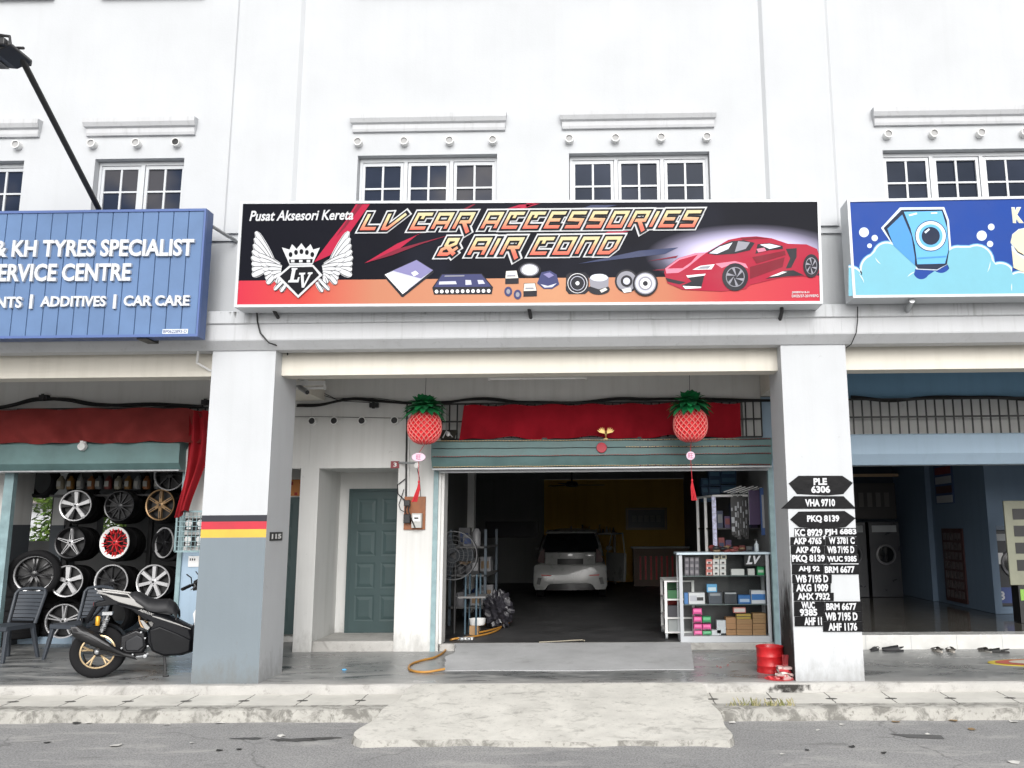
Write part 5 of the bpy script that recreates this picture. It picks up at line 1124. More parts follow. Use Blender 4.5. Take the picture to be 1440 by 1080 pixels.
# string lights along the shutter box
st = thing('string_lights', 'rows of tiny red and gold string lights along the green shutter box', 'string lights', (0, 1.98, 2.44))
gl_, rl_ = flat('gold_bulb', (.62,.42,.18), .3), flat('red_bulb', (.28,.04,.03), .3)
k = MB(); b = MB()
for zi, (z, dz, mm) in enumerate(((2.795,-.004,0),(2.700,-.004,0),(2.585,.004,1),(2.450,0,0))):
    yb = 1.992 if zi < 3 else 2.074
    for i in range(220):
        x = -2.26+4.55*i/219; zz = z+.0025*math.sin(i*.21+zi)+dz*i/100
        if zi == 1 and x < .3 and i % 1 == 0: mm2 = None
        b.box(x-.005, x+.005, yb-.010, yb, zz-.005, zz+.005, 1 if (mm or x > 1.9 or (i % 5 == 0 and x > .5)) else 0) if not (zi == 1 and x < .35) else None
    k.tube([(-2.27+4.57*i/40, yb-.003, z+.0025*math.sin(i*1.15+zi)+dz*i/20-.008) for i in range(41)], .004, 4)
k.build('wire', M['cable'], st); o = b.build('bulb', [gl_, rl_], st); o['kind'] = 'stuff'
k = MB(); x, y, z = at(846, 629.5, 1.97); k.lathe([(0,1.962),(.066,1.962),(.070,1.968),(.070,1.985),(0,1.99)], 28, 0, axis='y', c=(x, 0, z)); solo('red_disc', k, flat('red_disc_paper', (.46,.018,.04), .5), 'round red paper disc stuck on the middle of the shutter box', 'disc')
em = thing('eagle_emblem', 'small gold winged emblem standing on the shutter box above the red disc', 'emblem', (at(852, 612, 2.0)[0], 2.06, 2.806))
k = MB(); x, y, z = at(852, 609, 2.05)
for s in (-1, 1):
    for i in range(5): a = math.radians(22+15*i); L_ = .115-.008*i; k.prism([(x+s*.012, z-.01), (x+s*(.012+L_*math.cos(a)*.6), z-.005+L_*math.sin(a)*.75), (x+s*(.012+L_*math.cos(a)), z+L_*math.sin(a)), (x+s*(.016+L_*math.cos(a)*.7), z-.016+L_*math.sin(a)*.6)], 2.05+i*.003, 2.054+i*.003)
k.build('wing', M['gold'], em)
k = MB(); k.sph((x, 2.055, z-.02), .014, .016, .03, 12, 8); k.sph((x, 2.05, z+.02), .011, .013, .013, 12, 8); k.tube([(x,2.055,z-.05),(x,2.055,2.806)], .01, 8); k.box(x-.03, x+.03, 2.035, 2.075, 2.806, 2.814); k.build('body', M['gold'], em)
k = MB(); x0, x1, z0, z1 = RC(618, 604, 643, 617, 2.02); k.add([(x0,2.0,z0),(x1-.03,2.0,z0),(x1,2.06,z1),(x0+.01,2.06,z1)], [(0,1,2,3),(3,2,1,0)]); k.sph(((x0+x1)/2, 2.0, (z0+z1)/2), .03, .012, .035, 12, 8, 1); k.tube([(x0+.05,2.0,z0+.01),(x0+.1,1.99,z1-.02),(x1-.06,2.0,z0+.02)], .008, 6, 1); solo('dark_plaque', k, [mat('dark_plaque', (.05,.045,.035), .5), M['silver']], 'dark little plaque with silvery ornament at the left end of the shutter box', 'plaque')
# electricity board, number plate, conduits
mbd = thing('meter_board', 'brown wooden board with electricity meter and cut outs on the white pier', 'meter board', (-2.56, 2.29, 1.6))
x0, x1, z0, z1 = -2.70, -2.405, 1.61, 2.06; k = MB(); k.box(x0, x1, 2.272, 2.298, z0, z1); k.build('board', mat('varnished_wood', (.25,.085,.028), .5, var=.25, scale=6), mbd, bevel=.004)
k = MB(); k.box(-2.575, -2.44, 2.19, 2.27, 1.635, 1.83, 0); k.box(-2.56, -2.455, 2.182, 2.19, 1.72, 1.81, 1); k.box(-2.535, -2.48, 2.178, 2.182, 1.755, 1.775, 2); k.build('meter', [flat('meter_grey', (.42,.42,.40), .4), M['wplastic'], M['black']], mbd, bevel=.006)
k = MB(); k.box(-2.69, -2.61, 2.20, 2.271, 1.93, 2.01, 0); k.build('cut_out', M['black'], mbd, bevel=.006)
k = MB(); k.box(-2.69, -2.60, 2.20, 2.271, 1.70, 1.82, 0); k.build('cut_out', M['black'], mbd, bevel=.006)
k = MB(); k.tube([(-2.60,2.20,1.95),(-2.62,2.17,1.88),(-2.6,2.17,1.82),(-2.55,2.18,1.7),(-2.52,2.19,1.63)], .009, 6, 0); k.tube([(-2.65,2.19,1.93),(-2.66,2.17,1.87),(-2.65,2.19,1.82)], .009, 6, 0); k.build('wire', M['cable'], mbd)
k = MB(); k.tube([(-2.70,2.28,3.37),(-2.69,2.28,2.5),(-2.68,2.28,2.06)], .011, 8); solo('conduit', k, M['black'], 'black vertical cable pipe above the meter board', 'pipe')
k = MB(); k.tube([(-2.66,2.27,3.0),(-2.655,2.27,2.5),(-2.65,2.27,2.06)], .009, 8); solo('conduit', k, M['wplastic'], 'thin grey pipe running down beside the black cable pipe to the meter board', 'pipe')
k = MB(); k.tube([(-2.70,2.28,2.3),(-2.80,2.27,2.22),(-2.79,2.27,2.1),(-2.70,2.25,2.02),(-2.66,2.21,2.0)], .008, 6); k.tube([(-2.71,2.28,2.16),(-2.77,2.26,1.95),(-2.74,2.24,1.88),(-2.66,2.2,1.84)], .006, 6); solo('loose_wires', k, M['cable'], 'loose black wires looping left of the meter board', 'wire')
k = MB(); x0, x1, z0, z1 = RC(549.5, 648.5, 561.5, 658.5, 2.29); k.box(x0, x1, 2.285, 2.298, z0, z1, 0); text(k, '3', x0+.04, x1-.035, z0+.02, z1-.02, 2.282, 1, bold=.03); solo('house_number', k, [flat('dark_red_plate', (.22,.012,.02), .4), M['wplastic']], 'small dark red plate with white house number 3 above the teal door', 'number plate')
k = MB(); k.tube([(-2.79,2.29,2.53),(-2.55,2.0,2.5),(-2.47,1.9,2.49)], .014, 8); k.lathe([(0,1.88),(.035,1.885),(.04,1.92),(.03,1.93)], 14, 1, axis='y', c=(-2.46,0,2.46)); solo('bracket_arm', k, [M['sgrey'], M['wplastic']], 'grey bracket arm with a white porcelain knob sticking out beside the house number', 'bracket')
k = MB(); k.tube([(-2.46,1.90,2.44),(-2.46,2.1,2.3),(-2.47,2.25,2.06)], .005, 5); solo('loose_wires', k, M['cable'], 'thin drop wire from the porcelain knob to the meter board', 'wire')
# plates on the left pillar side
k = MB(); k.box(XL1+.0012, XL1+.008, .10, .47, 1.505, 1.60, 0)
Mx = Matrix.Translation((XL1+.010, .14, 1.525)) @ Matrix.Rotation(math.pi/2, 4, 'Z')
text(k, '115', 0, .29, 0, .055, 0, 1, bold=.05, M=Mx); solo('house_number', k, [M['black'], M['wplastic']], 'black sticker with white number 115 on the inner side of the left pillar', 'number plate')
# fluorescent lamps
def tube_lamp(lab, a, b, r=.018, grp=None):
    a, b = Vector(a), Vector(b); o = thing('fluorescent_lamp', lab, 'lamp', tuple((a+b)/2), 0, grp)
    k = MB(); k.box(a.x, b.x, a.y-.03, a.y+.03, a.z+.035, a.z+.085); k.build('fitting', M['wplastic'], o)
    k = MB(); k.tube([a, b], r, 10); k.build('tube', flat('tube_glass', (.78,.78,.76), .3), o)
    for x in (a.x-.012, b.x-.012): k = MB(); k.box(x, x+.024, a.y-.022, a.y+.022, a.z-.022, a.z+.036); k.build('lamp_holder', M['wplastic'], o)
    return o
tube_lamp('white fluorescent lamp hanging under the ceiling of the accessories shop walkway', (-1.37,.9,3.46), (-.16,.9,3.46))
tube_lamp('fluorescent lamp nearest the pillar on the blue launderette wall', at(1212,522,2.1), (at(1344,522,2.1)[0], 2.1, at(1212,522,2.1)[2]))
tube_lamp('fluorescent lamp further right on the blue launderette wall', (at(1352,522,2.1)[0], 2.1, at(1212,522,2.1)[2]), (at(1352,522,2.1)[0]+1.25, 2.1, at(1212,522,2.1)[2]))
k = MB(); k.tube([(-1.05,.9,3.89),(-1.05,.9,3.54)], .006, 5); k.tube([(-.45,.9,3.89),(-.45,.9,3.54)], .006, 5); solo('lamp_rods', k, M['bmetal'], 'thin hanging rods of the walkway fluorescent lamp', 'rods')
tube_lamp('short white lamp on the cross beam beside the left pillar', (-3.86,1.0,3.38), (-3.86+.02,1.0,3.38) if False else (-3.45,1.0,3.38))
# cables along the walls
def cable(pts, r, lab, cat='cable', Y=2.27, grp=None):
    k = MB(); P = [Vector(at(x, y, Y)) for x, y in pts]; Q = []
    for i in range(len(P)-1):
        p0, p1, p2, p3 = P[max(0,i-1)], P[i], P[i+1], P[min(len(P)-1,i+2)]
        for s in range(6): t = s/6; Q.append(.5*((2*p1)+(p2-p0)*t+(2*p0-5*p1+4*p2-p3)*t*t+(3*p1-p0-3*p2+p3)*t**3))
    Q.append(P[-1]); k.tube(Q, r, 6)
    for d in range(1, 3): k.tube([p+Vector((0, -.012*d, .008*math.sin(i*.5+d)+(.012 if d == 1 else -.014))) for i, p in enumerate(Q)], r*.55, 5)
    return solo('power_cable', k, M['cable'], lab, cat, grp)
cable([(-60,577),(0,573),(40,564),(62,561),(90,562),(130,568),(175,570),(230,569),(285,572)], .026, 'thick black cable bundle drooping above the maroon cloth', Y=2.25)
cable([(418,571),(450,569),(490,562),(530,563),(570,567),(620,566),(660,562),(700,562),(740,566),(790,567),(835,564),(880,561),(930,561),(1000,562),(1085,563)], .017, 'black cable bundle running along the wall above the red banner')
cable([(1196,559),(1250,563),(1290,561),(1335,558),(1380,559),(1440,561),(1500,563)], .02, 'black cable bundle along the blue wall above the launderette grille')
k = MB(); k.tube([at(x, y, 2.28) for x, y in ((415,586),(450,586),(500,587),(560,588),(576,588))], .004, 5); solo('thin_wire', k, M['cable'], 'thin straight wire stretched over the four wall vents', 'wire')
k = MB(); k.tube([at(x, y, 2.27) for x, y in ((440,549),(455,556),(480,564),(520,566))], .005, 5); k.tube([at(x, y, 2.27) for x, y in ((425,540),(445,548),(470,560),(530,560),(575,566))], .005, 5); solo('thin_wire', k, M['cable'], 'tangled thin wires running from the camera under the cross beam', 'wire')
for px, py in ((290, 566), (62, 559), (526, 570)):
    x, y, z = at(px, py, 2.24); k = MB(); k.box(x-.06, x+.06, y-.03, y+.04, z-.03, z+.035); k.box(x-.02, x+.02, y-.04, y-.03, z-.05, z+.05); solo('cable_clamp', k, M['black'], {290: 'black junction clamp on the cables next to the left pillar top', 62: 'black junction clamp on the drooping cable at the far left', 526: 'black junction clamp on the cables over the wall vents'}[px], 'clamp')
cv = thing('cctv_camera', 'small grey security camera under the cross beam behind the left pillar', 'camera', (-3.80, 1.0, 3.4)); x, y, z = at(428, 549, 1.0)
k = MB(); k.tube([(x-.09,1.03,z+.06),(x+.06,.93,z-.035)], .032, 10); k.build('body', M['steel'], cv); k = MB(); k.tube([(x-.04,1.05,z+.14),(x-.04,1.02,z+.04)], .012, 6); k.box(x-.09, x+.01, 1.0, 1.1, z+.135, z+.15); k.build('mount', M['wplastic'], cv)
k = MB(); k.tube([(x+.058,.932,z-.034),(x+.068,.925,z-.041)], .026, 12); k.build('lens', M['tint'], cv)
k = MB(); x0, x1, z0, z1 = RC(405, 674, 424, 697, 3.2); k.box(x0-.35, x1+.08, 3.28, 3.295, z0, z1, 0)
for i in range(26): x = x0-.3+R_.random()*.55; z = z0+R_.random()*(z1-z0-.06); k.box(x, x+R_.uniform(.015,.05), 3.276, 3.2795, z, z+R_.uniform(.01,.05), 1 if i % 3 else 2)
solo('new_year_poster', k, [flat('orange_paper', (.52,.20,.05), .6), flat('red_ink', (.35,.03,.02), .6), flat('gold_ink', (.6,.42,.12), .5)], 'orange and red festive paper panel above the hidden teal door behind the pillar', 'poster')

# pineapple lanterns of honeycomb paper
pk, rd_ = flat('pink_paper', (.80,.24,.22), .7), flat('deep_red_paper', (.66,.022,.032), .7)
gr_ = [flat('green_paper', (.012,.26,.075), .6), flat('dark_green_paper', (.008,.15,.05), .6)]
def lantern(lab, x, y, zt, zb, tail, ang, wide=False):
    o = thing('pineapple_lantern', lab, 'lantern', (x, y, zb), 0, 'paper pineapple lanterns over the garage mouth'); H = zt-zb
    def body(a, t): r = .212*max(.0,(1-abs(2*t-1)**3.2))**.5*(1-.05*math.cos(2*math.pi*t)); r = max(r, .05); return r
    k = MB(); NA, NTt = 18, 6
    def pt(a, t, s): r = body(a, t)*s; return Vector((x+r*math.cos(a), y+r*math.sin(a), zb+H*t))
    for i in range(NA):
        for j in range(NTt*2-1):
            ac = 2*math.pi*(i+.5*(j % 2))/NA; da = math.pi/NA; tc = (j+1)/(2*NTt); dt = 1/(2*NTt)
            c4 = [(ac, tc-dt), (ac+da, tc), (ac, tc+dt), (ac-da, tc)]
            O = [pt(a, min(.995,max(.005,t)), 1.0+(.02 if False else 0)) for a, t in c4]; I = [pt(ac+(a-ac)*.74, min(.995,max(.005,tc+(t-tc)*.80)), .965) for a, t in c4]; B = [pt(ac+(a-ac)*.5, min(.995,max(.005,tc+(t-tc)*.6)), .86) for a, t in c4]
            k.add(O+I+B, [(0,1,5,4),(1,2,6,5),(2,3,7,6),(3,0,4,7)], 0); b_ = len(k.v)-12
            for f in ((4,5,9,8),(5,6,10,9),(6,7,11,10),(7,4,8,11),(8,9,10,11)): k.f.append([q_+b_ for q_ in f]); k.m.append(1); k.sm.append(False)
    k.build('paper_body', [pk, rd_], o)
    k = MB(); rr = random.Random(int(x*10))
    for ring, (n, el, L_) in enumerate(((16, 8, .27), (16, 20, .28), (15, 34, .28), (12, 48, .25), (9, 62, .21), (5, 80, .16))):
        for i in range(n):
            a = 2*math.pi*(i+.5*(ring % 2))/n+rr.uniform(-.12,.12); e = math.radians(el+rr.uniform(-8,8)); w0 = .058; d = Vector((math.cos(a), math.sin(a), 0)); sd_ = Vector((-math.sin(a), math.cos(a), 0)); base = Vector((x, y, zt+.012+.010*ring))+d*.04
            def lf(s, w_): return base+d*(L_*s*math.cos(e))+Vector((0,0,L_*(s*math.sin(e)-.62*math.cos(e)*s*s)))+sd_*w_
            m = (i+ring) % 2
            for s0, s1, wa, wb in ((0,.25,.5,.95),(.25,.5,1.15,.9),(.5,.75,1.05,.65),(.75,1,.75,.04)):
                k.add([lf(s0,-w0*wa), lf(s0,w0*wa), lf(s1,w0*wb), lf(s1,-w0*wb)], [(0,1,2,3)], m)
    k.build('paper_leaves', gr_, o)
    k = MB(); k.tube([(x,y,zt+.1),(x+.01,y,3.9)], .003, 4); k.build('string', M['cable'], o)
    px, pz, tz = tail
    k = MB(); k.tube([(x,y,zb),(px,y-.01,pz+.05)], .004, 5); k.tube([(px,y-.01,pz-.05),(px+.01,y-.01,tz+.12)], .004, 5); k.build('cord', flat('red_cord', (.4,.02,.03), .6), o)
    k = MB(); k.lathe([(0,y-.022),(.052,y-.022),(.056,y-.016),(.056,y-.004),(0,y)], 22, 0, axis='y', c=(px, 0, pz))
    if wide:
        for p in k.v: p.x = px+(p.x-px)*1.6
    text(k, '旺', px-.03, px+.03, pz-.032, pz+.032, y-.025, 1, bold=.01); k.build('medallion', [flat('pale_pink_card', (.66,.50,.60), .5), flat('pink_ink', (.46,.10,.22), .5)], o)
    k = MB(); k.sph((px+.01,y-.01,tz+.11), .014, .014, .022, 8, 6); n = 9
    for i in range(n): a = i*.7; k.tube([(px+.01,y-.01,tz+.10),(px+.01+.016*math.cos(a),y-.01+.016*math.sin(a),tz+.03),(px+.01+ang+.03*math.cos(a),y-.01+.02*math.sin(a),tz-.14)], .006, 5)
    k.build('tassel', flat('red_tassel', (.50,.02,.03), .7), o); return o
lx = at(597, 600, 1.3); lantern('red paper pineapple lantern hanging left of the garage mouth over the meter board', lx[0], 1.3, at(597,576,1.3)[2], at(597,626,1.3)[2], (at(589,643,1.3)[0], at(589,643,1.3)[2], at(583,690,1.3)[2]), -.05, True)
lx = at(971, 600, 1.3); lantern('red paper pineapple lantern hanging right of centre in front of the shutter', lx[0], 1.3, at(971,571,1.3)[2], at(971,623,1.3)[2], (at(971,641,1.3)[0], at(971,641,1.3)[2], at(973,688,1.3)[2]), .02)

# ================================================================== number plates stuck on the right pillar
def zp(x, y): return (1060+x/3.376, 640+y/3.376)
pb = mat('black_sticker', (.005,.005,.006), .4, bump=.35, bscale=14, spec=.12); pw = flat('white_sticker', (.52,.53,.55), .5)
N_ = 0
def plate(lab, pts, texts, extra=None):
    global N_
    N_ += 1; y = -.0025-.0016*(N_ % 4)-.0004*N_
    k = MB(); P = [at(*zp(*p), 0) for p in pts]; k.prism([(p[0], p[2]) for p in P], y, y+.0014); 
    c = Vector((sum(p[0] for p in P)/len(P), y, min(p[2] for p in P)))
    o = k.build('plate_sticker', pb, None, off=c); o.location = c; tag(o, lab, 'number plate', 'number plate stickers on the right pillar'); o['_w'] = list(c)
    t = MB()
    for s, x0, y0, x1, y1 in texts:
        a, b = zp(x0, y0), zp(x1, y1); X0, X1, Z0, Z1 = RC(a[0], a[1], b[0], b[1], 0); text(t, s, X0, X1, Z0-.004, Z1+.004, y-.0007, 0, bold=.045)
    for e in extra or []:
        Q = [at(*zp(*p), 0) for p in e]; t.add([(p[0], y-.0008, p[2]) for p in Q][::-1], [tuple(range(len(Q)))])
    t.build('plate_lettering', pw, o); return o
def rc(x0, y0, x1, y1): return [(x0,y0),(x1,y0),(x1,y1),(x0,y1)]
plate('large six sided black plate sticker reading PLE 6306, highest on the pillar', [(165,135),(212,98),(420,98),(470,132),(425,185),(345,192),(205,185)], [('PLE',283,111,347,140),('6306',272,147,362,178)])
plate('wide black plate sticker with pointed lower corners reading VHA 9710', [(128,255),(190,195),(425,195),(487,255)], [('VHA 9710',243,210,385,243)])
plate('six sided black plate sticker reading PKQ 8139 under the VHA 9710 one', [(172,305),(212,268),(430,265),(482,300),(435,342),(325,350),(215,342)], [('PKQ 8139',252,287,405,320)])
plate('black plate sticker reading KC 8929', rc(192,346,332,387), [('KC 8929',195,352,326,384)])
plate('black plate sticker reading PJH 6883', rc(333,346,488,386), [('PJH 6883',338,351,486,382)])
plate('black plate sticker reading AKP 4765', rc(173,389,338,429), [('AKP 4765',188,393,321,422)], [[(328,386),(338,378),(342,384),(336,390),(338,398),(330,400)]])
plate('black plate sticker reading W 3781 C', rc(339,388,488,429), [('W 3781 C',355,391,477,421)])
plate('torn black plate sticker reading AKP 476', rc(175,430,334,470), [('AKP 476',198,435,315,464)])
plate('black plate sticker reading WB 7195 D at right, highest of the three that read so', rc(335,430,491,470), [('WB 7195 D',348,434,476,465)])
plate('black plate sticker reading PKQ 8139 in the rectangular rows', rc(178,471,343,516), [('PKQ 8139',181,475,337,510)])
plate('black plate sticker reading WUC 9385 in one line', rc(344,471,497,517), [('WUC 9385',347,480,487,505)], [[(362,514),(496,514),(496,518),(362,518)]])
plate('peeling black plate sticker reading AHJ 92', rc(180,518,331,566), [('AHJ 92',212,528,312,556)])
plate('black plate sticker reading BRM 6677, higher of the two', rc(332,519,498,566), [('BRM 6677',336,528,478,558)])
plate('black plate sticker reading WB 7195 D beside the blank white patch', rc(182,567,369,608), [('WB 7195 D',197,570,352,604)])
plate('black plate sticker reading AKG 1909', rc(186,609,364,652), [('AKG 1909',199,613,352,646)])
plate('black plate sticker reading AHX 7932', rc(189,653,379,692), [('AHX 7932',207,656,360,686)])
plate('black plate sticker reading WUC over 9385 in two lines', rc(190,694,333,765), [('WUC',225,697,288,727),('9385',217,731,300,762)])
plate('black plate sticker reading BRM 6677, lower of the two', rc(334,694,511,741), [('BRM 6677',342,703,486,734)])
plate('black plate sticker reading AHF 11 cut by its neighbour', rc(193,766,327,812), [('AHF 11',238,771,322,805)])
plate('black plate sticker reading WB 7195 D, lowest of the three that read so', rc(328,742,513,790), [('WB 7195 D',338,748,491,784)])
plate('black plate sticker reading AHF 1176, lowest on the pillar', rc(328,791,515,838), [('AHF 1176',352,797,489,832)])

# ================================================================== display cabinet at the garage mouth
FZ = .088
cb = thing('display_cabinet', 'aluminium and glass display cabinet full of boxes at the right of the garage mouth', 'cabinet', (1.67, 2.6, FZ))
X0c, X1c, Yc, Yb, ZT_ = 1.06, 2.285, 2.36, 2.80, 1.275
al = flat('aluminium_frame', (.44,.46,.48), .4)
k = MB(); t = .045
for x in (X0c, X1c-t):
    for y in (Yc, Yb-t): k.box(x, x+t, y, y+t, FZ+.085, ZT_-.03)
k.box(X0c, X1c, Yc-.004, Yb, FZ+.002, FZ+.084); k.build('frame', al, cb)
k = MB(); k.box(X0c-.03, X1c+.02, Yc-.03, Yb+.01, ZT_-.029, ZT_); k.build('top', flat('pale_blue_top', (.50,.60,.66), .35), cb, bevel=.004)
k = MB(); k.poly([(X0c+t,Yc+.01,FZ+.09),(X1c-t,Yc+.01,FZ+.09),(X1c-t,Yc+.01,ZT_-.035),(X0c+t,Yc+.01,ZT_-.035)]); k.build('glass', M['clear'], cb)
k = MB(); k.poly([(X0c+.01,Yc+t,FZ+.09),(X0c+.01,Yc+t,ZT_-.035),(X0c+.01,Yb-t,ZT_-.035),(X0c+.01,Yb-t,FZ+.09)]); k.build('glass', M['clear'], cb)
S_ = []
def zc(x, y): return (900+x/3.856, 700+y/3.856)
for yy in (421, 576):
    z = at(*zc(450, yy), Yc+.05)[2]; S_.append(z); k = MB(); k.box(X0c+t+.002, X1c-t-.002, Yc+.03, Yb-.03, z-.012, z-.002); k.build('shelf', flat('shelf_glass', (.16,.20,.20), .15), cb)
S_.append(FZ+.086)
k = MB(); k.box(X0c+.01, X1c-.01, Yb-.012, Yb-.002, FZ+.09, ZT_-.035); k.build('back_panel', flat('dark_back_panel', (.03,.033,.036), .4), cb)
k = MB(); x0, x1, z0, z1 = RC(*zc(566, 304), *zc(684, 370), Yc+.02); k.box(x0, x1-.02, Yc+.016, Yc+.022, z0, z1); k.build('dark_panel', M['black'], cb)
k = MB(); x0, x1, z0, z1 = RC(*zc(578, 314), *zc(655, 360), Yc+.012); text(k, 'LV', x0, x1, z0, z1, Yc+.006, 0, bold=.04, shear=.3); k.box(x0-.01, x0+.05, Yc+.005, Yc+.007, z0, z0+.012); k.build('lettering', pw, cb)
def goods(lab, r, col, lvl, dep=.14, strip=None, cat='box', name='carton', y=None, grp='goods in the display cabinet', mark=None, top=None, n=(1, 1)):
    y = Yc+.07 if y is None else y; a, b = zc(r[0], r[1]), zc(r[2], r[3]); x0, x1, z0, z1 = RC(a[0], a[1], b[0], b[1], y)
    if lvl is not None and abs(z0-S_[lvl]) < .05: z0 = S_[lvl]+.001
    k = MB(); k.box(x0+.002, x1-.002, y, y+dep, z0, z1-.002, 0); h = z1-z0; w_ = x1-x0
    if strip: k.box(x0+.002+w_*strip[0], x0-.002+w_*strip[1], y-.0025, y-.0005, z0+h*strip[2], z0+h*strip[3], 1)
    if mark: k.box(x0+w_*mark[0], x0+w_*mark[1], y-.005, y-.003, z0+h*mark[2], z0+h*mark[3], 2)
    ms = [flat('carton_%d' % len(bpy.data.materials), col, .55)]
    ms.append(flat('carton_print_%d' % len(bpy.data.materials), strip[4] if strip else (.7,.7,.7), .5)); ms.append(flat('carton_mark_%d' % len(bpy.data.materials), mark[4] if mark else (.1,.1,.1), .5))
    return solo(name, k, ms, lab, cat, grp)
wht, pnk, grn = (.62,.62,.62), (.62,.05,.25), (.02,.30,.10); blk = (.03,.03,.035)
for i in range(3):
    for j in range(3):
        goods('small red and white boxed bulb kit in the square block on the top shelf', (358+37*i, 333+29*j, 393+37*i, 361+29*j), (.55,.16,.14) if i == 0 else wht, 0, .09, (.1,.9,.1,.55,(.65,.60,.58)), mark=(.3,.7,.15,.5,blk), grp='boxed bulb kits in a block')
for i in range(3):
    for j in range(3): goods('dim dark packet in the stack at the left of the top shelf', (242+27*i, 322+32*j, 267+27*i, 353+32*j), (.10,.09,.11), 0, .06, (.15,.85,.3,.8,(.22,.2,.22)), name='packet', cat='packet', grp='dark packets on the top shelf')
for i in range(2): goods('small cream box on top of the bulb kits', (400+38*i, 308, 432+38*i, 332), (.58,.52,.40), None, .08, (.2,.8,.2,.7,blk), grp='cream boxes on the bulb kits')
goods('white plastic tray on the top shelf', (495,386,566,417), (.60,.61,.60), 0, .12, None, 'tray', 'tray'); goods('small white tub beside the tray on the top shelf', (585,384,622,417), (.58,.58,.57), 0, .10, None, 'tub', 'tub'); goods('small green box under the LV letters', (636,372,674,413), grn, 0, .1, (.1,.9,.3,.6,(.5,.6,.5)))
goods('blue and white box stacked highest on the middle shelf', (363,468,418,512), (.10,.33,.58), None, .10, (.1,.9,.15,.6,(.55,.65,.72))); goods('white box with a black picture on the middle shelf', (264,515,352,577), (.62,.62,.64), 1, .14, (.05,.5,.25,.75,(.45,.45,.5)), mark=(.5,.9,.3,.6,blk))
goods('dark grey box under the stacked blue box', (372,512,444,575), (.06,.07,.09), 1, .14, (.1,.9,.7,.9,(.25,.26,.28))); goods('black box with pale edge in the middle of the middle shelf', (458,512,526,575), (.035,.04,.05), 1, .14, (.05,.95,.85,.97,(.4,.42,.44)))
goods('low royal blue box on the middle shelf', (533,528,601,576), (.03,.14,.38), 1, .14, (.1,.9,.2,.55,(.4,.5,.65))); goods('white box with a blue band at the right end of the middle shelf', (603,502,681,575), (.60,.62,.66), 1, .14, (.02,.98,.28,.72,(.03,.16,.45)))
goods('thin blue packet at the left end of the middle shelf', (240,515,262,572), (.06,.18,.42), 1, .1, None, 'packet', 'packet')
pl = [((287,600,336,636), pnk, 'topmost pink box at the left of the cabinet floor'), ((291,644,336,678), pnk, 'second pink box from the top beside the upper green box'), ((292,684,338,717), pnk, 'pink box third from the top of its pile'), ((340,684,386,717), pnk, 'pink box between the two green boxes'), ((294,720,338,749), pnk, 'lowest pink box at the left of the cabinet floor'), ((339,644,385,678), grn, 'green box above the pink ones'), ((340,722,388,749), grn, 'green box on the cabinet floor below a pink one')]
for r, c, lab in pl: goods(lab, r, c, 2, .13, (.08,.92,.45,.85,tuple(min(1,v*1.3+.12) for v in c)), mark=(.1,.9,.05,.2,blk))
goods('blank white box standing upright on the cabinet floor', (416,664,466,735), (.55,.58,.62), None, .1); goods('small white box at the foot of the upright white box', (389,717,440,749), (.55,.57,.6), 2, .1)
br = [((466,648,520,713),'tall brown carton stacked highest at the left of the carton pile'), ((467,715,521,747),'low brown carton at the lower left of the carton pile'), ((523,658,608,684),'brown carton topmost in the middle column'), ((523,685,608,712),'brown carton second in the middle column'), ((523,713,608,747),'brown carton lowest in the middle column'), ((611,626,684,652),'brown carton topmost in the right column'), ((611,653,684,680),'brown carton second from the top in the right column'), ((611,682,684,712),'brown carton third from the top in the right column'), ((611,713,684,747),'brown carton lowest in the right column')]
for r, lab in br: goods(lab, r, (.33+.05*R_.random(), .20, .095), 2, .15, (.02,.98,.46,.50,(.24,.14,.06)), grp='brown cartons in the cabinet')
goods('yellow folded booklet pile lying on the brown cartons', (523,630,602,657), (.42,.30,.06), None, .12, (.0,1,.4,.55,(.06,.05,.03)), 'booklets', 'booklet_pile'); goods('red and white box on the yellow booklets', (506,594,574,624), (.55,.20,.18), None, .1, (.06,.94,.15,.8,(.66,.6,.58)))
# the things on and behind the counter
k = MB(); rr = random.Random(11)
for i in range(26): x = X0c+.5+rr.random()*.42; y = Yc+.08+rr.random()*.28; k.sph((x, y, ZT_+.012+rr.random()*.05), .04+.03*rr.random(), .035, .02+.015*rr.random(), 8, 5, rr.randrange(3))
solo('cable_pile', k, [flat('red_brown_plastic', (.16,.03,.025), .5), M['black'], flat('tan_plastic', (.20,.13,.07), .5)], 'heap of reddish brown cables on top of the display cabinet', 'cables')
k = MB(); x = at(1064, 773, 2.5)[0]; k.lathe([(0,0),(.03,0),(.032,.01),(.032,.10),(.012,.125),(.012,.15),(0,.15)], 14, 0, c=(x, 2.5, ZT_+.001)); k.box(x-.03, x+.01, 2.485, 2.515, ZT_+.15, ZT_+.175, 1); solo('spray_bottle', k, [flat('clear_bottle', (.42,.47,.50), .2), M['black']], 'small clear spray bottle at the right end of the cabinet top', 'bottle')
rkx = thing('display_rack', 'white metal display rack with patterned edge behind the glass cabinet', 'rack', (1.55, 3.4, FZ))
def zg(x, y): return (900+x/4.235, 540+y/4.235)
xa = at(*zg(443, 800), 3.0)[0]; xb = at(*zg(345, 800), 3.9)[0]; zt = at(*zg(443, 666), 3.0)[2]
k = MB(); k.box(xa-.03, xa+.03, 3.0, 3.02, FZ, zt); k.build('front_post', mat('patterned_post', (.45,.46,.62), .4, var=.6, scale=22), rkx)
for y, x in ((3.9, xb), (3.45, (xa+xb)/2)): k = MB(); k.box(x-.02, x+.02, y, y+.03, FZ, zt+.0); k.build('post', M['wplastic'], rkx)
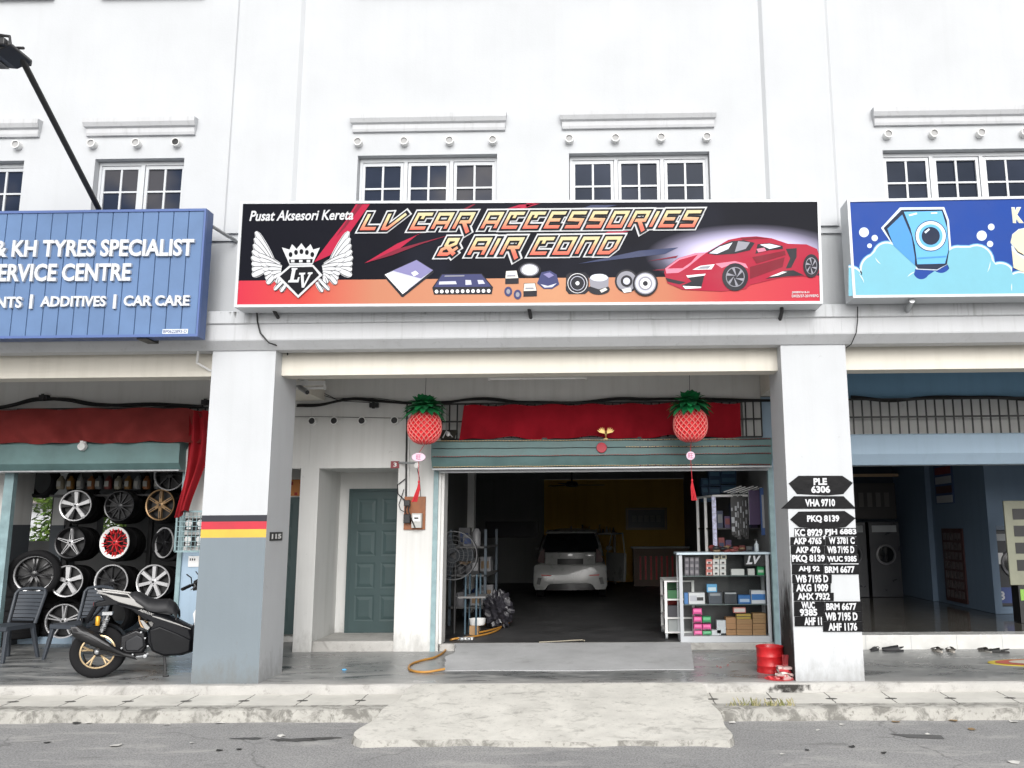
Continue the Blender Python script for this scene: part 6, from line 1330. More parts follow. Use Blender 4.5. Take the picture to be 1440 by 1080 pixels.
k = MB(); k.tube([(xb,3.9,zt),(xa,3.0,zt)], .018, 6); k.build('rail', M['wplastic'], rkx)
k = MB(); k.tube([(xa,3.0,zt),(2.3,3.0,zt)], .018, 6); k.build('rail', M['wplastic'], rkx)
for zz in (.6, 1.1, 1.6): k = MB(); k.add([(xa,3.02,zz),(2.3,3.02,zz),(2.3,3.9,zz),(xb,3.9,zz),(xa,3.02,zz-.02),(2.3,3.02,zz-.02),(2.3,3.9,zz-.02),(xb,3.9,zz-.02)], [(0,1,2,3),(7,6,5,4),(0,4,5,1),(3,0,4,7)]); k.build('shelf', M['bmetal'], rkx)
wi = [M['black'], flat('grey_print', (.30,.31,.33), .5), flat('violet_pack', (.055,.030,.085), .5), flat('blue_pack', (.035,.085,.24), .5)]
for i in range(6):
    a = at(*zg(548+17*i, 640), 2.92); z0 = at(*zg(550, 700+12*(i % 3)+200), 2.92)[2]; k = MB(); k.box(a[0]-.028, a[0]+.028, 2.9+.02*i, 2.912+.02*i, z0, a[2]-.08+.02*(i % 2), 0)
    z = z0+.05
    while z < a[2]-.2: h = R_.uniform(.02,.09); k.box(a[0]-.024, a[0]+R_.uniform(-.012,.02), 2.897+.02*i, 2.8995+.02*i, z, z+h, 1); z += h+R_.uniform(.02,.09)
    k.tube([(a[0],2.906+.02*i,a[2]-.07),(a[0],2.906+.02*i,a[2]+.01)], .004, 4, 1); solo('wiper_pack', k, wi, 'black and white wiper blade pack hanging in the row above the cabinet', 'wiper pack', 'wiper packs hanging above the cabinet')
for i in range(4):
    a = at(*zg(655+19*i, 632), 2.85); z0 = at(*zg(655, 838), 2.85)[2]; k = MB(); k.box(a[0]-.03, a[0]+.03, 2.84+.01*i, 2.86+.01*i, z0, a[2], 2); k.box(a[0]-.03, a[0]-.024, 2.838+.01*i, 2.8399+.01*i, z0, a[2], 1); solo('sunshade_pack', k, wi, 'dark violet pack hanging between the wiper packs and the blue one', 'pack', 'violet packs hanging above the cabinet')
a = at(*zg(733, 618), 2.8); z0 = at(*zg(735, 900), 2.8)[2]; k = MB(); k.box(a[0]-.05, a[0]+.05, 2.79, 2.82, z0, a[2], 3); k.box(a[0]-.03, a[0]+.03, 2.786, 2.7895, z0+.1, a[2]-.1, 1); solo('wiper_pack', k, wi, 'long blue pack hanging rightmost beside the shutter rail', 'pack')
k = MB()
for i in range(7): a = at(*zg(560+24*i, 618+4*(i % 3)), 2.95); k.tube([(a[0]-.15,2.95+.05*(i%3),a[2]-.06),(a[0]+.1,2.9,a[2]+.02)], .008, 5)
solo('hook_rods', k, M['wplastic'], 'white hook rods sticking out above the hanging packs', 'rods')
bs = [flat('blue_box', (.018,.06,.13), .5), flat('blue_box_print', (.05,.14,.22), .5)]; nbx = 0
for cx, rows in ((0, ((366,560),(366,610),(372,655))), (1, ((410,512),(410,560),(410,612))), (2, ((482,502),(482,548),(482,600)))):
    for j, (px, py) in enumerate(rows):
        x0, x1, z0, z1 = RC(*zg(px, py), *zg(px+(92 if cx == 2 else 68), py+46), 4.0-.1*cx); y = 4.0-.1*cx; k = MB(); k.box(x0, x1, y, y+.3, z0, z1, 0); k.box(x0+.02, x1-.02, y-.003, y-.001, z0+.03, z1-.03, 1); solo('blue_carton', k, bs, 'dark blue carton in the pile high up behind the display rack', 'box', 'blue cartons behind the rack')
k = MB(); k.box(1.5, 2.3, 3.9, 4.3, 2.06, 2.085); solo('wall_shelf', k, M['bmetal'], 'high wall shelf carrying the dark blue cartons', 'shelf')
rr = random.Random(15); pk_ = [flat('rack_pack_'+n, c, .5) for n, c in (('navy', (.02,.03,.07)), ('charcoal', (.03,.03,.03)), ('dull_red', (.16,.03,.03)), ('steel', (.14,.15,.16)), ('violet', (.05,.03,.09)))]
for zz in (.6, 1.1, 1.6):
    for i in range(6):
        x = xa+.06+i*.10; h = rr.uniform(.12, .38); y = 3.05+rr.uniform(0, .1); k = MB(); k.box(x, x+.085, y, y+.2, zz+.001, zz+h, 0); k.box(x+.01, x+.075, y-.003, y-.001, zz+h*.3, zz+h*.8, 1); c = rr.randrange(5)
        solo('packet', k, [pk_[c], pk_[(c+3) % 5]], 'dull packet standing on the display rack behind the glass cabinet', 'packet', 'packets on the display rack')
# wheeled white rack with small goods left of the cabinet
ct = thing('trolley_rack', 'white wheeled rack with green and red packets beside the display cabinet', 'rack', (1.0, 3.2, FZ))
x0, x1, y0, y1, zt = .90, 1.03, 2.75, 3.55, .88
for i, (x, y) in enumerate(((x0,y0),(x1+.25,y0),(x0,y1),(x1+.25,y1))): k = MB(); k.box(x-.018, x+.018, y-.018, y+.018, FZ+.08, zt); k.build('post', M['wplastic'], ct); k = MB(); k.lathe([(0,-.015),(.04,-.015),(.04,.015),(0,.015)], 12, 0, axis='x', c=(x, y, FZ+.04)); k.build('castor', M['sgrey'], ct)
for z in (FZ+.1, .38, .63, zt): k = MB(); k.box(x0-.02, x1+.27, y0-.02, y1+.02, z-.02, z); k.build('shelf', M['wplastic'], ct)
rr = random.Random(5); pm = [flat('pk_green', (.03,.14,.05), .5), flat('pk_red', (.36,.03,.03), .5), flat('pk_grey', (.28,.30,.30), .5), flat('pk_dark', (.04,.04,.05), .5)]
for z in (FZ+.1, .38, .63):
    for i in range(5):
        y = y0+.03+i*.15; c = rr.randrange(4); h = rr.uniform(.1,.2); k = MB(); k.box(x0+.03, x0+.25, y, y+.12, z+.001, z+h, 0); k.box(x0+.027, x0+.0295, y+.02, y+.1, z+.03, z+h-.03, 1); solo('packet', k, [pm[c], pm[2]], 'small bright packet on the white wheeled rack', 'packet', 'packets on the wheeled rack')
# ================================================================== inside the garage
def car():
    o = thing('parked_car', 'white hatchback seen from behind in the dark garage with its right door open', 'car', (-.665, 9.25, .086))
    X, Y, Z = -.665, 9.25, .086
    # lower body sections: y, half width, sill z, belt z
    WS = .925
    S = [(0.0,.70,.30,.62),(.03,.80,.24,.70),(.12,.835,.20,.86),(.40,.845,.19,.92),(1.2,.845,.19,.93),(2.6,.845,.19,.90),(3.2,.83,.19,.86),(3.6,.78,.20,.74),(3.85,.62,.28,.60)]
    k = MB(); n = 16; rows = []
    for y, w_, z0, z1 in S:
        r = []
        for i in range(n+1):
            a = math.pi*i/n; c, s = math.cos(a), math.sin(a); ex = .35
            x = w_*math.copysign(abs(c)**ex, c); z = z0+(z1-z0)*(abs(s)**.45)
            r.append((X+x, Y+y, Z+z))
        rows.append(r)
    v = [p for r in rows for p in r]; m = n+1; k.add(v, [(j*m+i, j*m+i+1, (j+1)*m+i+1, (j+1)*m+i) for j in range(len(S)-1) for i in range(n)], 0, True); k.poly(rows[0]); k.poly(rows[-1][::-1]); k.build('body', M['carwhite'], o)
    # cabin
    C2 = [(.16,.74,.90,.92),(.34,.72,.90,1.20),(.55,.66,.90,1.46),(.9,.645,.90,1.50),(1.8,.645,.90,1.51),(2.3,.64,.9,1.46),(2.75,.66,.90,1.22),(3.15,.70,.88,.92)]
    k = MB(); rows = []
    for y, w_, z0, z1 in C2:
        r = []
        for i in range(n+1):
            a = math.pi*i/n; c, s = math.cos(a), math.sin(a); zz = (abs(s)**.55); x = (w_+(.80-w_)*(1-zz)*.8)*math.copysign(abs(c)**.4, c); r.append((X+x, Y+y, Z+z0+(z1-z0)*zz))
        rows.append(r)
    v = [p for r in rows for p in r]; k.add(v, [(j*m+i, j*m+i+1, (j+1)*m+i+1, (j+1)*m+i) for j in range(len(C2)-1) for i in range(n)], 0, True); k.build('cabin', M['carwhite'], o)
    def prt(nm, pts, yo, m_, th=.02, par=o):
        k = MB(); k.prism([(X+p[0], Z+p[1]) for p in pts], Y+yo-th, Y+yo, 0, ch=min(.008, th*.4), chs=.97); return k.build(nm, m_, par)
    k = MB(); k.add([(X-.62,Y+.125,Z+1.00),(X+.62,Y+.125,Z+1.00),(X+.66,Y+.165,Z+1.12),(X+.56,Y+.40,Z+1.40),(X-.56,Y+.40,Z+1.40),(X-.66,Y+.165,Z+1.12)], [(0,1,2,3,4,5)]); k.build('rear_window', M['tint'], o)
    k = MB(); k.add([(X-.60,Y+.30,Z+1.40),(X+.60,Y+.30,Z+1.40),(X+.58,Y+.62,Z+1.475),(X-.58,Y+.62,Z+1.475),(X-.58,Y+.31,Z+1.43),(X+.58,Y+.31,Z+1.43)], [(0,1,5,4),(4,5,2,3)]); k.build('spoiler', M['carwhite'], o)
    tg = prt('tailgate', [(-.58,.99),(.58,.99),(.58,.66),(.50,.60),(-.50,.60),(-.58,.66)], .02, M['carwhite'], .03)
    prt('plate_recess', [(-.30,.86),(.30,.86),(.30,.74),(-.30,.74)], -.012, flat('dark_plate', (.012,.012,.013), .5), .012, tg)
    prt('badge', [(-.045,.92),(.045,.92),(.06,.95),(.0,.97),(-.06,.95)], -.011, M['silver'], .01, tg); prt('lettering', [(.36,.92),(.54,.92),(.54,.94),(.36,.94)], -.011, M['silver'], .006, tg)
    for s in (-1, 1):
        prt('tail_light', [(s*.60,1.08),(s*.70,1.02),(s*.765,.82),(s*.745,.78),(s*.60,.77)], .06, flat('dark_tail_light', (.03,.005,.006), .35, spec=.15), .05)
    bp = prt('bumper', [(-.84,.70),(-.79,.74),(.79,.74),(.84,.70),(.85,.30),(.80,.21),(.60,.21),(.54,.30),(.47,.34),(-.47,.34),(-.54,.30),(-.60,.21),(-.80,.21),(-.85,.30)], .02, M['carwhite'], .09)
    for s in (-1, 1):
        prt('reflector', [(s*.42,.52),(s*.68,.535),(s*.66,.50),(s*.46,.495)], -.072, flat('red_reflector', (.36,.03,.025), .3), .008, bp); prt('vent', [(s*.66,.46),(s*.75,.47),(s*.78,.33),(s*.70,.32)], -.072, M['black'], .01, bp)
    prt('diffuser', [(-.50,.335),(.50,.335),(.56,.2),(-.56,.2)], -.03, M['black'], .03)
    k = MB(); k.sph((X,Y+.7,Z+1.525), .02, .06, .035, 8, 6); k.build('aerial_fin', M['carwhite'], o)
    for s in (-1, 1):
        for y in (.72, 3.1):
            k = MB(); k.lathe([(.19,-.08),(.27,-.09),(.285,-.06),(.285,.06),(.27,.09),(.19,.08)], 24, 0, axis='x', c=(X+s*.74, Y+y, Z+.287)); t = k.build('wheel', M['rubber'], o); k = MB(); k.lathe([(0,.03),(.19,.06)], 20, 0, axis='x', c=(X+s*.74, Y+y, Z+.287)); k.build('rim', M['gun'], t)
        k = MB(); k.sph((X+s*.93,Y+2.35,Z+1.02), .09, .06, .06, 10, 8); k.build('mirror', M['carwhite'], o)
        k = MB(); k.poly([(X+s*.80,Y+.7,Z+.98),(X+s*.80,Y+2.5,Z+.98),(X+s*.69,Y+2.2,Z+1.36),(X+s*.70,Y+.95,Z+1.36)]); k.build('side_window', M['tint'], o)
    dr = MB(); a = math.radians(26); px, py = X+.85, Y+2.3
    def D3(u, z, t=0): return (px+u*math.sin(a)+t*math.cos(a), py-u*math.cos(a)+t*math.sin(a), Z+z)
    out = [(0,.25),(.92,.27),(.98,.5),(1.0,.92),(0,.92)]; nn = len(out)
    dr.add([D3(u,z,0) for u, z in out]+[D3(u,z,.07) for u, z in out], [tuple(range(nn)), tuple(reversed(range(nn,2*nn)))]+[(i,(i+1)%nn,(i+1)%nn+nn,i+nn) for i in range(nn)]); d = dr.build('door', M['carwhite'], o)
    k = MB(); k.tube([D3(.02,.92,.03),D3(.30,1.36,.03),D3(.88,1.38,.03),D3(.99,.92,.03)], .022, 6); k.build('window_frame', M['carwhite'], d)
car()
k = MB(); x0, x1, z0, z1 = RC(683, 733, 757, 756, 14.75); k.box(x0, x1, 14.7, 14.78, z0, z1, 0); k.box(x0+.1, x1-.1, 14.693, 14.699, z0+.05, z1-.05, 1); solo('notice_board', k, [M['black'], flat('dark_blue_board', (.02,.022,.03), .5)], 'long dark board on the grey back wall of the garage', 'board')
k = MB(); x0, x1, z0, z1 = RC(880, 714, 938, 745, 14.7); k.box(x0, x1, 14.68, 14.76, z0, z1, 0); k.box(x0+.07, x1-.07, 14.67, 14.679, z0+.06, z1-.06, 1); 
for i in range(5): k.box(x0+.18+i*.17, x0+.30+i*.17, 14.664, 14.669, (z0+z1)/2-.09, (z0+z1)/2+.09, 2)
solo('framed_picture', k, [mat('gilt_frame', (.20,.13,.06), .4), flat('slate_picture', (.05,.06,.065), .4), flat('pale_brush', (.12,.13,.12), .5)], 'wide framed calligraphy picture on the yellow back wall', 'picture')
k = MB(); k.box(-.70, .45, 14.1, 14.6, 1.40, 1.46, 0); k.box(-.66, -.60, 14.12, 14.58, .09, 1.399, 0); k.box(.35, .41, 14.12, 14.58, .09, 1.399, 0); solo('altar_table', k, mat('dark_wood', (.06,.03,.015), .4), 'dark wooden side table against the yellow wall behind the car', 'table')
rr = random.Random(8)
for i in range(11): x = -.60+i*.095; h = rr.uniform(.06,.22); k = MB(); k.lathe([(0,0),(.035,0),(.04,h*.3),(.02,h*.7),(.025,h)], 8, 0, c=(x, 14.3, 1.461)); solo('ornament', k, flat('ornament_%d' % (i % 3), ((.30,.22,.10),(.05,.05,.05),(.30,.28,.25))[i % 3], .4), 'small dim ornament on the dark side table behind the car', 'ornament', 'ornaments on the side table')
k = MB(); k.box(.85, 2.3, 13.2, 13.8, .087, 1.05, 0); k.box(.80, 2.33, 13.15, 13.85, 1.051, 1.09, 1)
for i in range(9): x = 1.0+i*.14; k.box(x, x+.05, 13.19, 13.199, .25, .85, 2)
solo('counter', k, [mat('brown_panel', (.10,.055,.03), .5), M['sgrey'], M['red']], 'brown counter with a pale top at the right rear of the garage', 'counter')
fo = thing('ceiling_fan', 'dark ceiling fan hanging in the garage', 'fan', (-.62, 9, 2.5))
x, y, z = at(804, 681, 9); k = MB(); k.tube([(x,9,3.89),(x,9,z)], .02, 8); k.build('rod', M['bmetal'], fo); k = MB(); k.lathe([(0,-.06),(.12,-.05),(.14,0),(.10,.06),(0,.07)], 18, 0, c=(x, 9, z)); k.build('motor', M['bmetal'], fo)
for i in range(3):
    a = i*2.094+.25; k = MB(); Mx = Matrix.Translation((x, 9, z)) @ Matrix.Rotation(a, 4, 'Z'); k.box(.13, .72, -.065, .065, -.02, -.008, 0, Mx); k.build('blade', M['bmetal'], fo)
# left side: standing fan, tools and shelves along the stair wall
fn = thing('standing_fan', 'big standing fan with wire cage just inside the garage on the left', 'fan', (-2.15, 3.0, FZ)); fx, fy, fz = at(638, 781, 3.0)
k = MB()
for r in (.34, .28, .22, .16, .10): k.lathe([(r-.0025,-.003),(r+.0025,-.003),(r+.0025,.003),(r-.0025,.003),(r-.0025,-.003)], 40, 0, axis='y', c=(fx, fy-.08*(1-(r/.34)**2)-.02, fz))
k.lathe([(.335,-.05),(.348,-.05),(.348,.05),(.335,.05),(.335,-.05)], 44, 0, axis='y', c=(fx, fy, fz))
for i in range(28): a = i*math.pi/14; k.tube([(fx+.05*math.cos(a), fy-.10, fz+.05*math.sin(a)), (fx+.22*math.cos(a), fy-.075, fz+.22*math.sin(a)), (fx+.34*math.cos(a), fy-.02, fz+.34*math.sin(a))], .0022, 4)
k.build('cage', flat('dark_cage_wire', (.05,.052,.055), .5), fn)
for i in range(3):
    a = i*2.094; k = MB(); Mx = Matrix.Translation((fx, fy, fz)) @ Matrix.Rotation(a, 4, 'Y') @ Matrix.Rotation(.35, 4, 'X'); k.box(.04, .29, -.01, .0, -.08, .09, 0, Mx); k.build('blade', flat('fan_blade', (.025,.028,.032), .6, spec=.1), fn)
k = MB(); k.tube([(fx,fy+.05,fz),(fx,fy+.22,fz)], .07, 14); k.build('motor', M['black'], fn); k = MB(); k.tube([(fx,fy+.15,fz),(fx,fy+.15,FZ+.04)], .02, 8); k.lathe([(0,.04),(.05,.035),(.24,.01),(.25,0)], 24, 0, c=(fx, fy+.15, FZ+.001)); k.build('stand', M['bmetal'], fn)
for i in range(3):
    x, y, z = at(628+i*2.5, 686+i*17, 3.7+.2*i); k = MB(); k.lathe([(.14+.02*math.cos(t*.7854), .02*math.sin(t*.7854)) for t in range(9)], 26, 0, axis='x', c=(-2.46, y, z)); solo('hose_coil', k, M['rubber'], 'black coil hanging on the white inner wall above the standing fan', 'coil', 'coils hanging on the inner wall')
sh_ = thing('storage_shelf', 'steel shelf crowded with tools behind the standing fan', 'shelf', (-2.2, 4.6, FZ))
for z in (.35, .85, 1.3): k = MB(); k.box(-2.46, -1.85, 4.5, 6.0, z, z+.03); k.build('shelf_board', M['dark'], sh_)
for x, y in ((-2.44,4.52),(-1.87,4.52),(-2.44,5.98),(-1.87,5.98)): k = MB(); k.box(x-.02, x+.02, y-.02, y+.02, FZ, 1.6); k.build('post', flat('blue_post', (.05,.07,.09), .5), sh_)
rr = random.Random(21); tm_ = [flat('tool_dark', (.02,.02,.022), .5), flat('tool_grey', (.15,.15,.16), .4), flat('tool_pale', (.22,.22,.23), .4), flat('tool_blue', (.03,.06,.18), .5), flat('tool_brown', (.16,.10,.05), .6)]
for z in (.381, .881, 1.331):
    for i in range(7):
        x = rr.uniform(-2.35, -1.97); y = 4.6+.2*i; s = rr.uniform(.06,.11); h = rr.uniform(.08,.30); c = rr.choice((0,0,1,1,2,3,4)); k = MB()
        if i % 2: k.box(x-s, x+s, y-s, y+s, z, z+h, 0); k.box(x-s*.7, x+s*.7, y-s-.004, y-s-.001, z+h*.2, z+h*.7, 1)
        else: k.lathe([(0,0),(s,0),(s*1.05,h*.1),(s,h*.8),(s*.5,h),(0,h)], 12, 0, c=(x, y, z))
        solo('workshop_item', k, [tm_[c], tm_[(c+2) % 5]], 'dim workshop container on the crowded steel shelf behind the fan', 'container', 'containers on the workshop shelf')
k = MB(); k.box(-1.93, -1.80, 3.3, 3.5, FZ+.001, FZ+.13, 0); solo('carton', k, M['brown'], 'small brown carton on the floor under the blue stand', 'box')
tt = thing('blue_stand', 'small blue tubular stand with white tub beside the garage fan', 'stand', (-1.9, 3.4, FZ))
for x in (-1.98, -1.82): k = MB(); k.tube([(x,3.2,FZ),(x,3.2,.95),(x,3.6,.95),(x,3.6,FZ)], .014, 7); k.build('leg_frame', flat('blue_tube', (.05,.09,.12), .5), tt)
k = MB(); k.box(-2.08, -1.68, 3.15, 3.65, .62, .645); k.build('tray', flat('dull_tray', (.16,.16,.16), .6), tt)
k = MB(); k.lathe([(0,0),(.10,0),(.12,.09),(.125,.09),(.11,.01)], 20, 0, c=(-1.83, 3.4, FZ+.131)); solo('white_tub', k, M['wplastic'], 'white tub resting on the brown carton near the fan', 'tub')
k = MB()
for i in range(40):
    pass
def bagfn(u, v):
    a, b = 2*math.pi*u, math.pi*v; n = Vector((math.sin(b)*math.cos(a), math.sin(b)*math.sin(a), math.cos(b))); r = 1+.16*math.sin(5*a+3*b)*math.sin(7*b)+.10*math.sin(11*a-6*b)+.07*math.sin(17*b+4*a); return (-1.62+.22*r*n.x, 4.2+.25*r*n.y, FZ+.26+.27*r*n.z if n.z > -.8 else FZ+.02)
k.grid(bagfn, 40, 24, sm=False)
solo('plastic_bag', k, flat('grey_plastic_bag', (.025,.024,.030), .35), 'shiny crumpled dark plastic bag heap on the garage floor', 'bag')
k = MB(); k.box(-2.02, -1.80, 2.75, 2.85, FZ+.001, FZ+.03, 0); k.sph((-1.93,2.62,FZ+.03), .04, .04, .03, 8, 6, 1); k.sph((-1.84,2.66,FZ+.025), .035, .03, .025, 8, 6, 1); solo('small_tools', k, [M['wplastic'], M['steel']], 'little metal tools left on the floor by the left garage jamb', 'tools')
# orange hose
def spl(P, n=8):
    P = [Vector(p) for p in P]; Q = []
    for i in range(len(P)-1):
        p0, p1, p2, p3 = P[max(0,i-1)], P[i], P[i+1], P[min(len(P)-1,i+2)]
        for s in range(n): t = s/n; Q.append(.5*((2*p1)+(p2-p0)*t+(2*p0-5*p1+4*p2-p3)*t*t+(3*p1-p0-3*p2+p3)*t**3))
    return Q+[P[-1]]
hp = [(618,943),(600,945),(583,944),(575,940),(578,934),(592,929),(612,924),(625,916),(631,905)]
P = [gz(x, y, .013) for x, y in hp]; P[0] = (P[0][0]+.06, P[0][1], .03); P += [gz(636, 899, .107), gz(660, 896, .104), gz(690, 890, .104), gz(704, 882, .108), gz(690, 877, .112), gz(668, 882, .104), gz(664, 890, .11), gz(690, 886, .118), gz(712, 878, .11), gz(718, 870, .104), gz(705, 866, .104), gz(690, 872, .11)]
k = MB(); k.tube(spl(P), .0135, 8); solo('air_hose', k, M['hose'], 'orange air hose looping from the garage over the walkway', 'hose')
k = MB(); k.tube(spl([gz(758,903,.108), gz(780,902,.108), (gz(805,901,.108)[0],gz(805,901,.108)[1],.112), gz(818,900,.108), gz(822,901,.106)]), .008, 6); solo('rubber_strip', k, mat('tan_strip', (.30,.27,.21), .7), 'thin tan strip lying on the garage sill', 'strip')

# ================================================================== red bin and offerings by the right pillar
bn = thing('red_bin', 'dented red metal incense bin with dark mouth beside the right pillar', 'bin', (1.905, .58, 0)); c = (1.905, .58, 0)
k = MB(); pr = [(0,.006),(.135,.004),(.150,.0),(.152,.012),(.148,.03),(.149,.07),(.154,.078),(.149,.086),(.149,.17),(.154,.178),(.149,.186),(.150,.265),(.157,.273),(.157,.283),(.151,.286),(.145,.275),(.143,.03),(0,.025)]
k.lathe(pr, 36, 0, c=c)
for i, p in enumerate(k.v):
    a = math.atan2(p.y-c[1], p.x-c[0]); f = 1+.012*math.sin(3*a+p.z*12)-.03*max(0, math.cos(a+1.2))**6*math.exp(-((p.z-.12)/.07)**2); p.x = c[0]+(p.x-c[0])*f; p.y = c[1]+(p.y-c[1])*f
k.build('drum', M['red'], bn); k = MB(); k.lathe([(0,.20),(.05,.215),(.142,.19)], 24, 0, c=c); k.build('ash', mat('black_ash', (.02,.018,.016), .9, bump=.5, bscale=40), bn)
k = MB(); rr = random.Random(4)
for i in range(7): a = i*.9; k.lathe([(0,0),(.025,0),(.028,.012),(.02,.014),(.018,.006),(0,.006)], 12, i % 2, c=(1.82+.075*(i % 4), .12+.07*(i//4), .004+.0))
k.lathe([(0,.0),(.16,.0),(.165,.004),(0,.006)], 20, 0, c=(1.92,.15,-.001)); solo('candle_tray', k, [flat('red_wax', (.55,.05,.06), .4), flat('pink_wax', (.68,.22,.22), .4)], 'flat red tray of little candles on the walkway edge before the bin', 'tray')
k = MB(); z = .0
for i in range(20): x, y = 2.0+rr.uniform(-.07,.06), .22+rr.uniform(-.14,.12); Mx = Matrix.Translation((x, y, .02+.09*rr.random())) @ Matrix.Rotation(rr.uniform(0,3), 4, 'Z') @ Matrix.Rotation(rr.uniform(-.6,.6), 4, 'X'); k.box(-.05, .05, -.03, .03, -.012, .012, rr.choice((0,1,1,2)), Mx)
for i in range(5): k.tube([(1.99+.01*i,.26,.05),(1.985+.015*i,.27,.23)], .004, 5, 0)
solo('offering_packets', k, [flat('offering_red', (.45,.03,.04), .5), flat('offering_pale', (.55,.40,.38), .6), flat('offering_white', (.6,.56,.52), .6)], 'crumpled red and white incense packets between the bin and right pillar', 'packets')
for i in range(9):
    x, y = 1.38+rr.uniform(-.03,.13), .98+rr.uniform(-.17,.2); a = rr.uniform(0,3); c_, s_ = .02*math.cos(a), .02*math.sin(a); k = MB(); k.add([(x-c_,y-s_,.004),(x+c_*.6,y+s_-.012,.008),(x+c_,y+s_,.004),(x-c_*.5,y+.016,.013)], [(0,1,2,3)])
    solo('paper_scrap', k, flat('faded_red_paper', (.32,.12,.12), .8), 'faded red paper scrap by the right end of the cement ramp', 'litter', 'red scraps by the cement ramp')

# ================================================================== launderette
def sandal(lab, x, y, rz, s=1.0, col=(.03,.03,.032), grp='footwear on the launderette walkway', closed=False, pale=None):
    o = thing('sandal', lab, 'shoe', (x, y, 0.001), rz, grp, world=False)
    def sole(u, z): 
        out = []
        for i in range(24):
            a = 2*math.pi*i/24; yy = .13*math.sin(a); w_ = .043+.012*math.sin(a) if math.sin(a) > 0 else .040; out.append((w_*math.cos(a)*s, yy*s, z))
        return out
    a, b = sole(0, 0), sole(0, .022*s); k = MB(); n = 24; k.add(a+b, [tuple(reversed(range(n))), tuple(range(n, 2*n))]+[(i, (i+1) % n, (i+1) % n+n, i+n) for i in range(n)]); k.build('sole', flat('sole_%d' % len(bpy.data.materials), pale or col, .7), o, bevel=.004)
    k = MB(); L = 14
    y0, y1, h = (-.01, .115, .05) if not closed else (-.06, .128, .06)
    def up(u, v): a = math.pi*u; t = v; w_ = .052*s*(1-.35*t*t if closed else 1-.15*t); return (w_*math.cos(a), (y0+(y1-y0)*t)*s, .018*s+h*s*math.sin(a)*(1-.55*t))
    k.grid(up, L, 8); k.add([p*1 for p in k.v], [f[::-1] for f in k.f[:L*8]], 0, True); k.build('upper', flat('upper_%d' % len(bpy.data.materials), col, .6), o)
    k = MB(); k.tube([(-.042*s,-.02*s,.025*s),(-.038*s,-.09*s,.045*s),(0,-.125*s,.055*s),(.038*s,-.09*s,.045*s),(.042*s,-.02*s,.025*s)], .007*s, 6); k.build('strap', flat('strap_%d' % len(bpy.data.materials), col, .6), o); return o
pos = {px: gz(px, py, 0) for px, py in ((1232,916),(1256,916),(1320,917),(1339,917),(1387,917),(1405,918))}
sandal('small dark sandal lying nearest the right pillar', pos[1232][0], pos[1232][1]+.05, 2.4, .8)
sandal('black clog lying sideways next to the smallest sandal', pos[1256][0], pos[1256][1], 1.45, 1.05, (.012,.012,.014), closed=True)
sandal('left grey and white sandal of the upright pair at the tiled step', pos[1320][0], pos[1320][1]+.04, .1, .95, (.10,.09,.085), pale=(.40,.37,.33))
sandal('right grey and white sandal of the upright pair at the tiled step', pos[1339][0], pos[1339][1]+.04, -.08, .95, (.10,.09,.085), pale=(.40,.37,.33))
sandal('grey slipper standing left of the overturned black sandal', pos[1387][0], pos[1387][1]+.03, .3, .9, (.07,.065,.06), pale=(.25,.24,.22))
sandal('overturned black strappy sandal, rightmost of the footwear', pos[1405][0], pos[1405][1], 1.2, .95, (.02,.02,.02))
k = MB(); m0 = gz(1390, 932, .006); 
def oval(r, z, m): k.add([(m0[0]+.62+.62*r*math.cos(t*math.pi/20), m0[1]+.0+.27*r*math.sin(t*math.pi/20), z) for t in range(40)], [tuple(range(40))], m)
oval(1, .006, 0); oval(.86, .010, 1); oval(.6, .014, 2); k.lathe([(1,0),(1,.006)], 40, 0, M=Matrix.Translation((m0[0]+.62, m0[1], 0)) @ Matrix.Diagonal((.62,.27,1,1)))
solo('floor_mat', k, [mat('yellow_mat', (.52,.40,.05), .9, bump=.4, bscale=90), flat('red_mat_ring', (.42,.10,.07), .9), flat('cream_mat', (.5,.46,.38), .9)], 'oval yellow floor mat with a red ring on the launderette walkway', 'mat')
wmats = [flat('machine_dark', (.022,.024,.030), .35), flat('machine_chrome', (.13,.13,.14), .35), M['tint'], flat('machine_blue', (.03,.06,.22), .4), pw]
def washer(lab, x, y, z0, w_, h, num=None, grp=None, face=1):
    o = thing('washing_machine', lab, 'washing machine', (x, y, z0), 0, grp); k = MB(); k.box(x-w_/2, x+w_/2, y, y+.7, z0, z0+h); k.build('cabinet', wmats[0], o, bevel=.01)
    cz = z0+h*.56; r = w_*.33; k = MB(); k.lathe([(r,y-.005),(r*.97,y-.04),(r*.84,y-.045),(r*.78,y-.02)], 30, 0, axis='y', c=(x, 0, cz)); d = k.build('door_ring', wmats[1], o); k = MB(); k.lathe([(0,y-.03),(r*.5,y-.025),(r*.8,y-.018)], 24, 0, axis='y', c=(x, 0, cz)); k.build('door_glass', wmats[2], d)
    k = MB(); k.box(x-w_*.4, x+w_*.4, y-.008, y-.001, z0+h*.86, z0+h*.95); k.build('control_panel', M['sgrey'], o)
    if num:
        k = MB(); k.box(x-w_/2+.01, x+w_/2-.01, y-.008, y-.001, z0+.05, z0+.30); k.build('number_panel', wmats[3], o); k = MB(); text(k, num, x-w_/2+.05, x-w_/2+.14, z0+.10, z0+.24, y-.011, 0, bold=.04); text(k, 'W', x-w_/2+.26, x-w_/2+.36, z0+.16, z0+.25, y-.011, 0, bold=.03); k.build('lettering', pw, o)
        k = MB(); k.box(x-w_*.40, x-w_*.26, y-.008, y-.001, z0+h*.55, z0+h*.70); k.build('notice', M['wplastic'], o)
    return o
x0, x1, z0, z1 = RC(1397, 752, 1440, 862, 4.87); washer('big dark washing machine with number 8 right of the blue partition', x0+.36, 4.87, .305, .70, 1.22, '8')
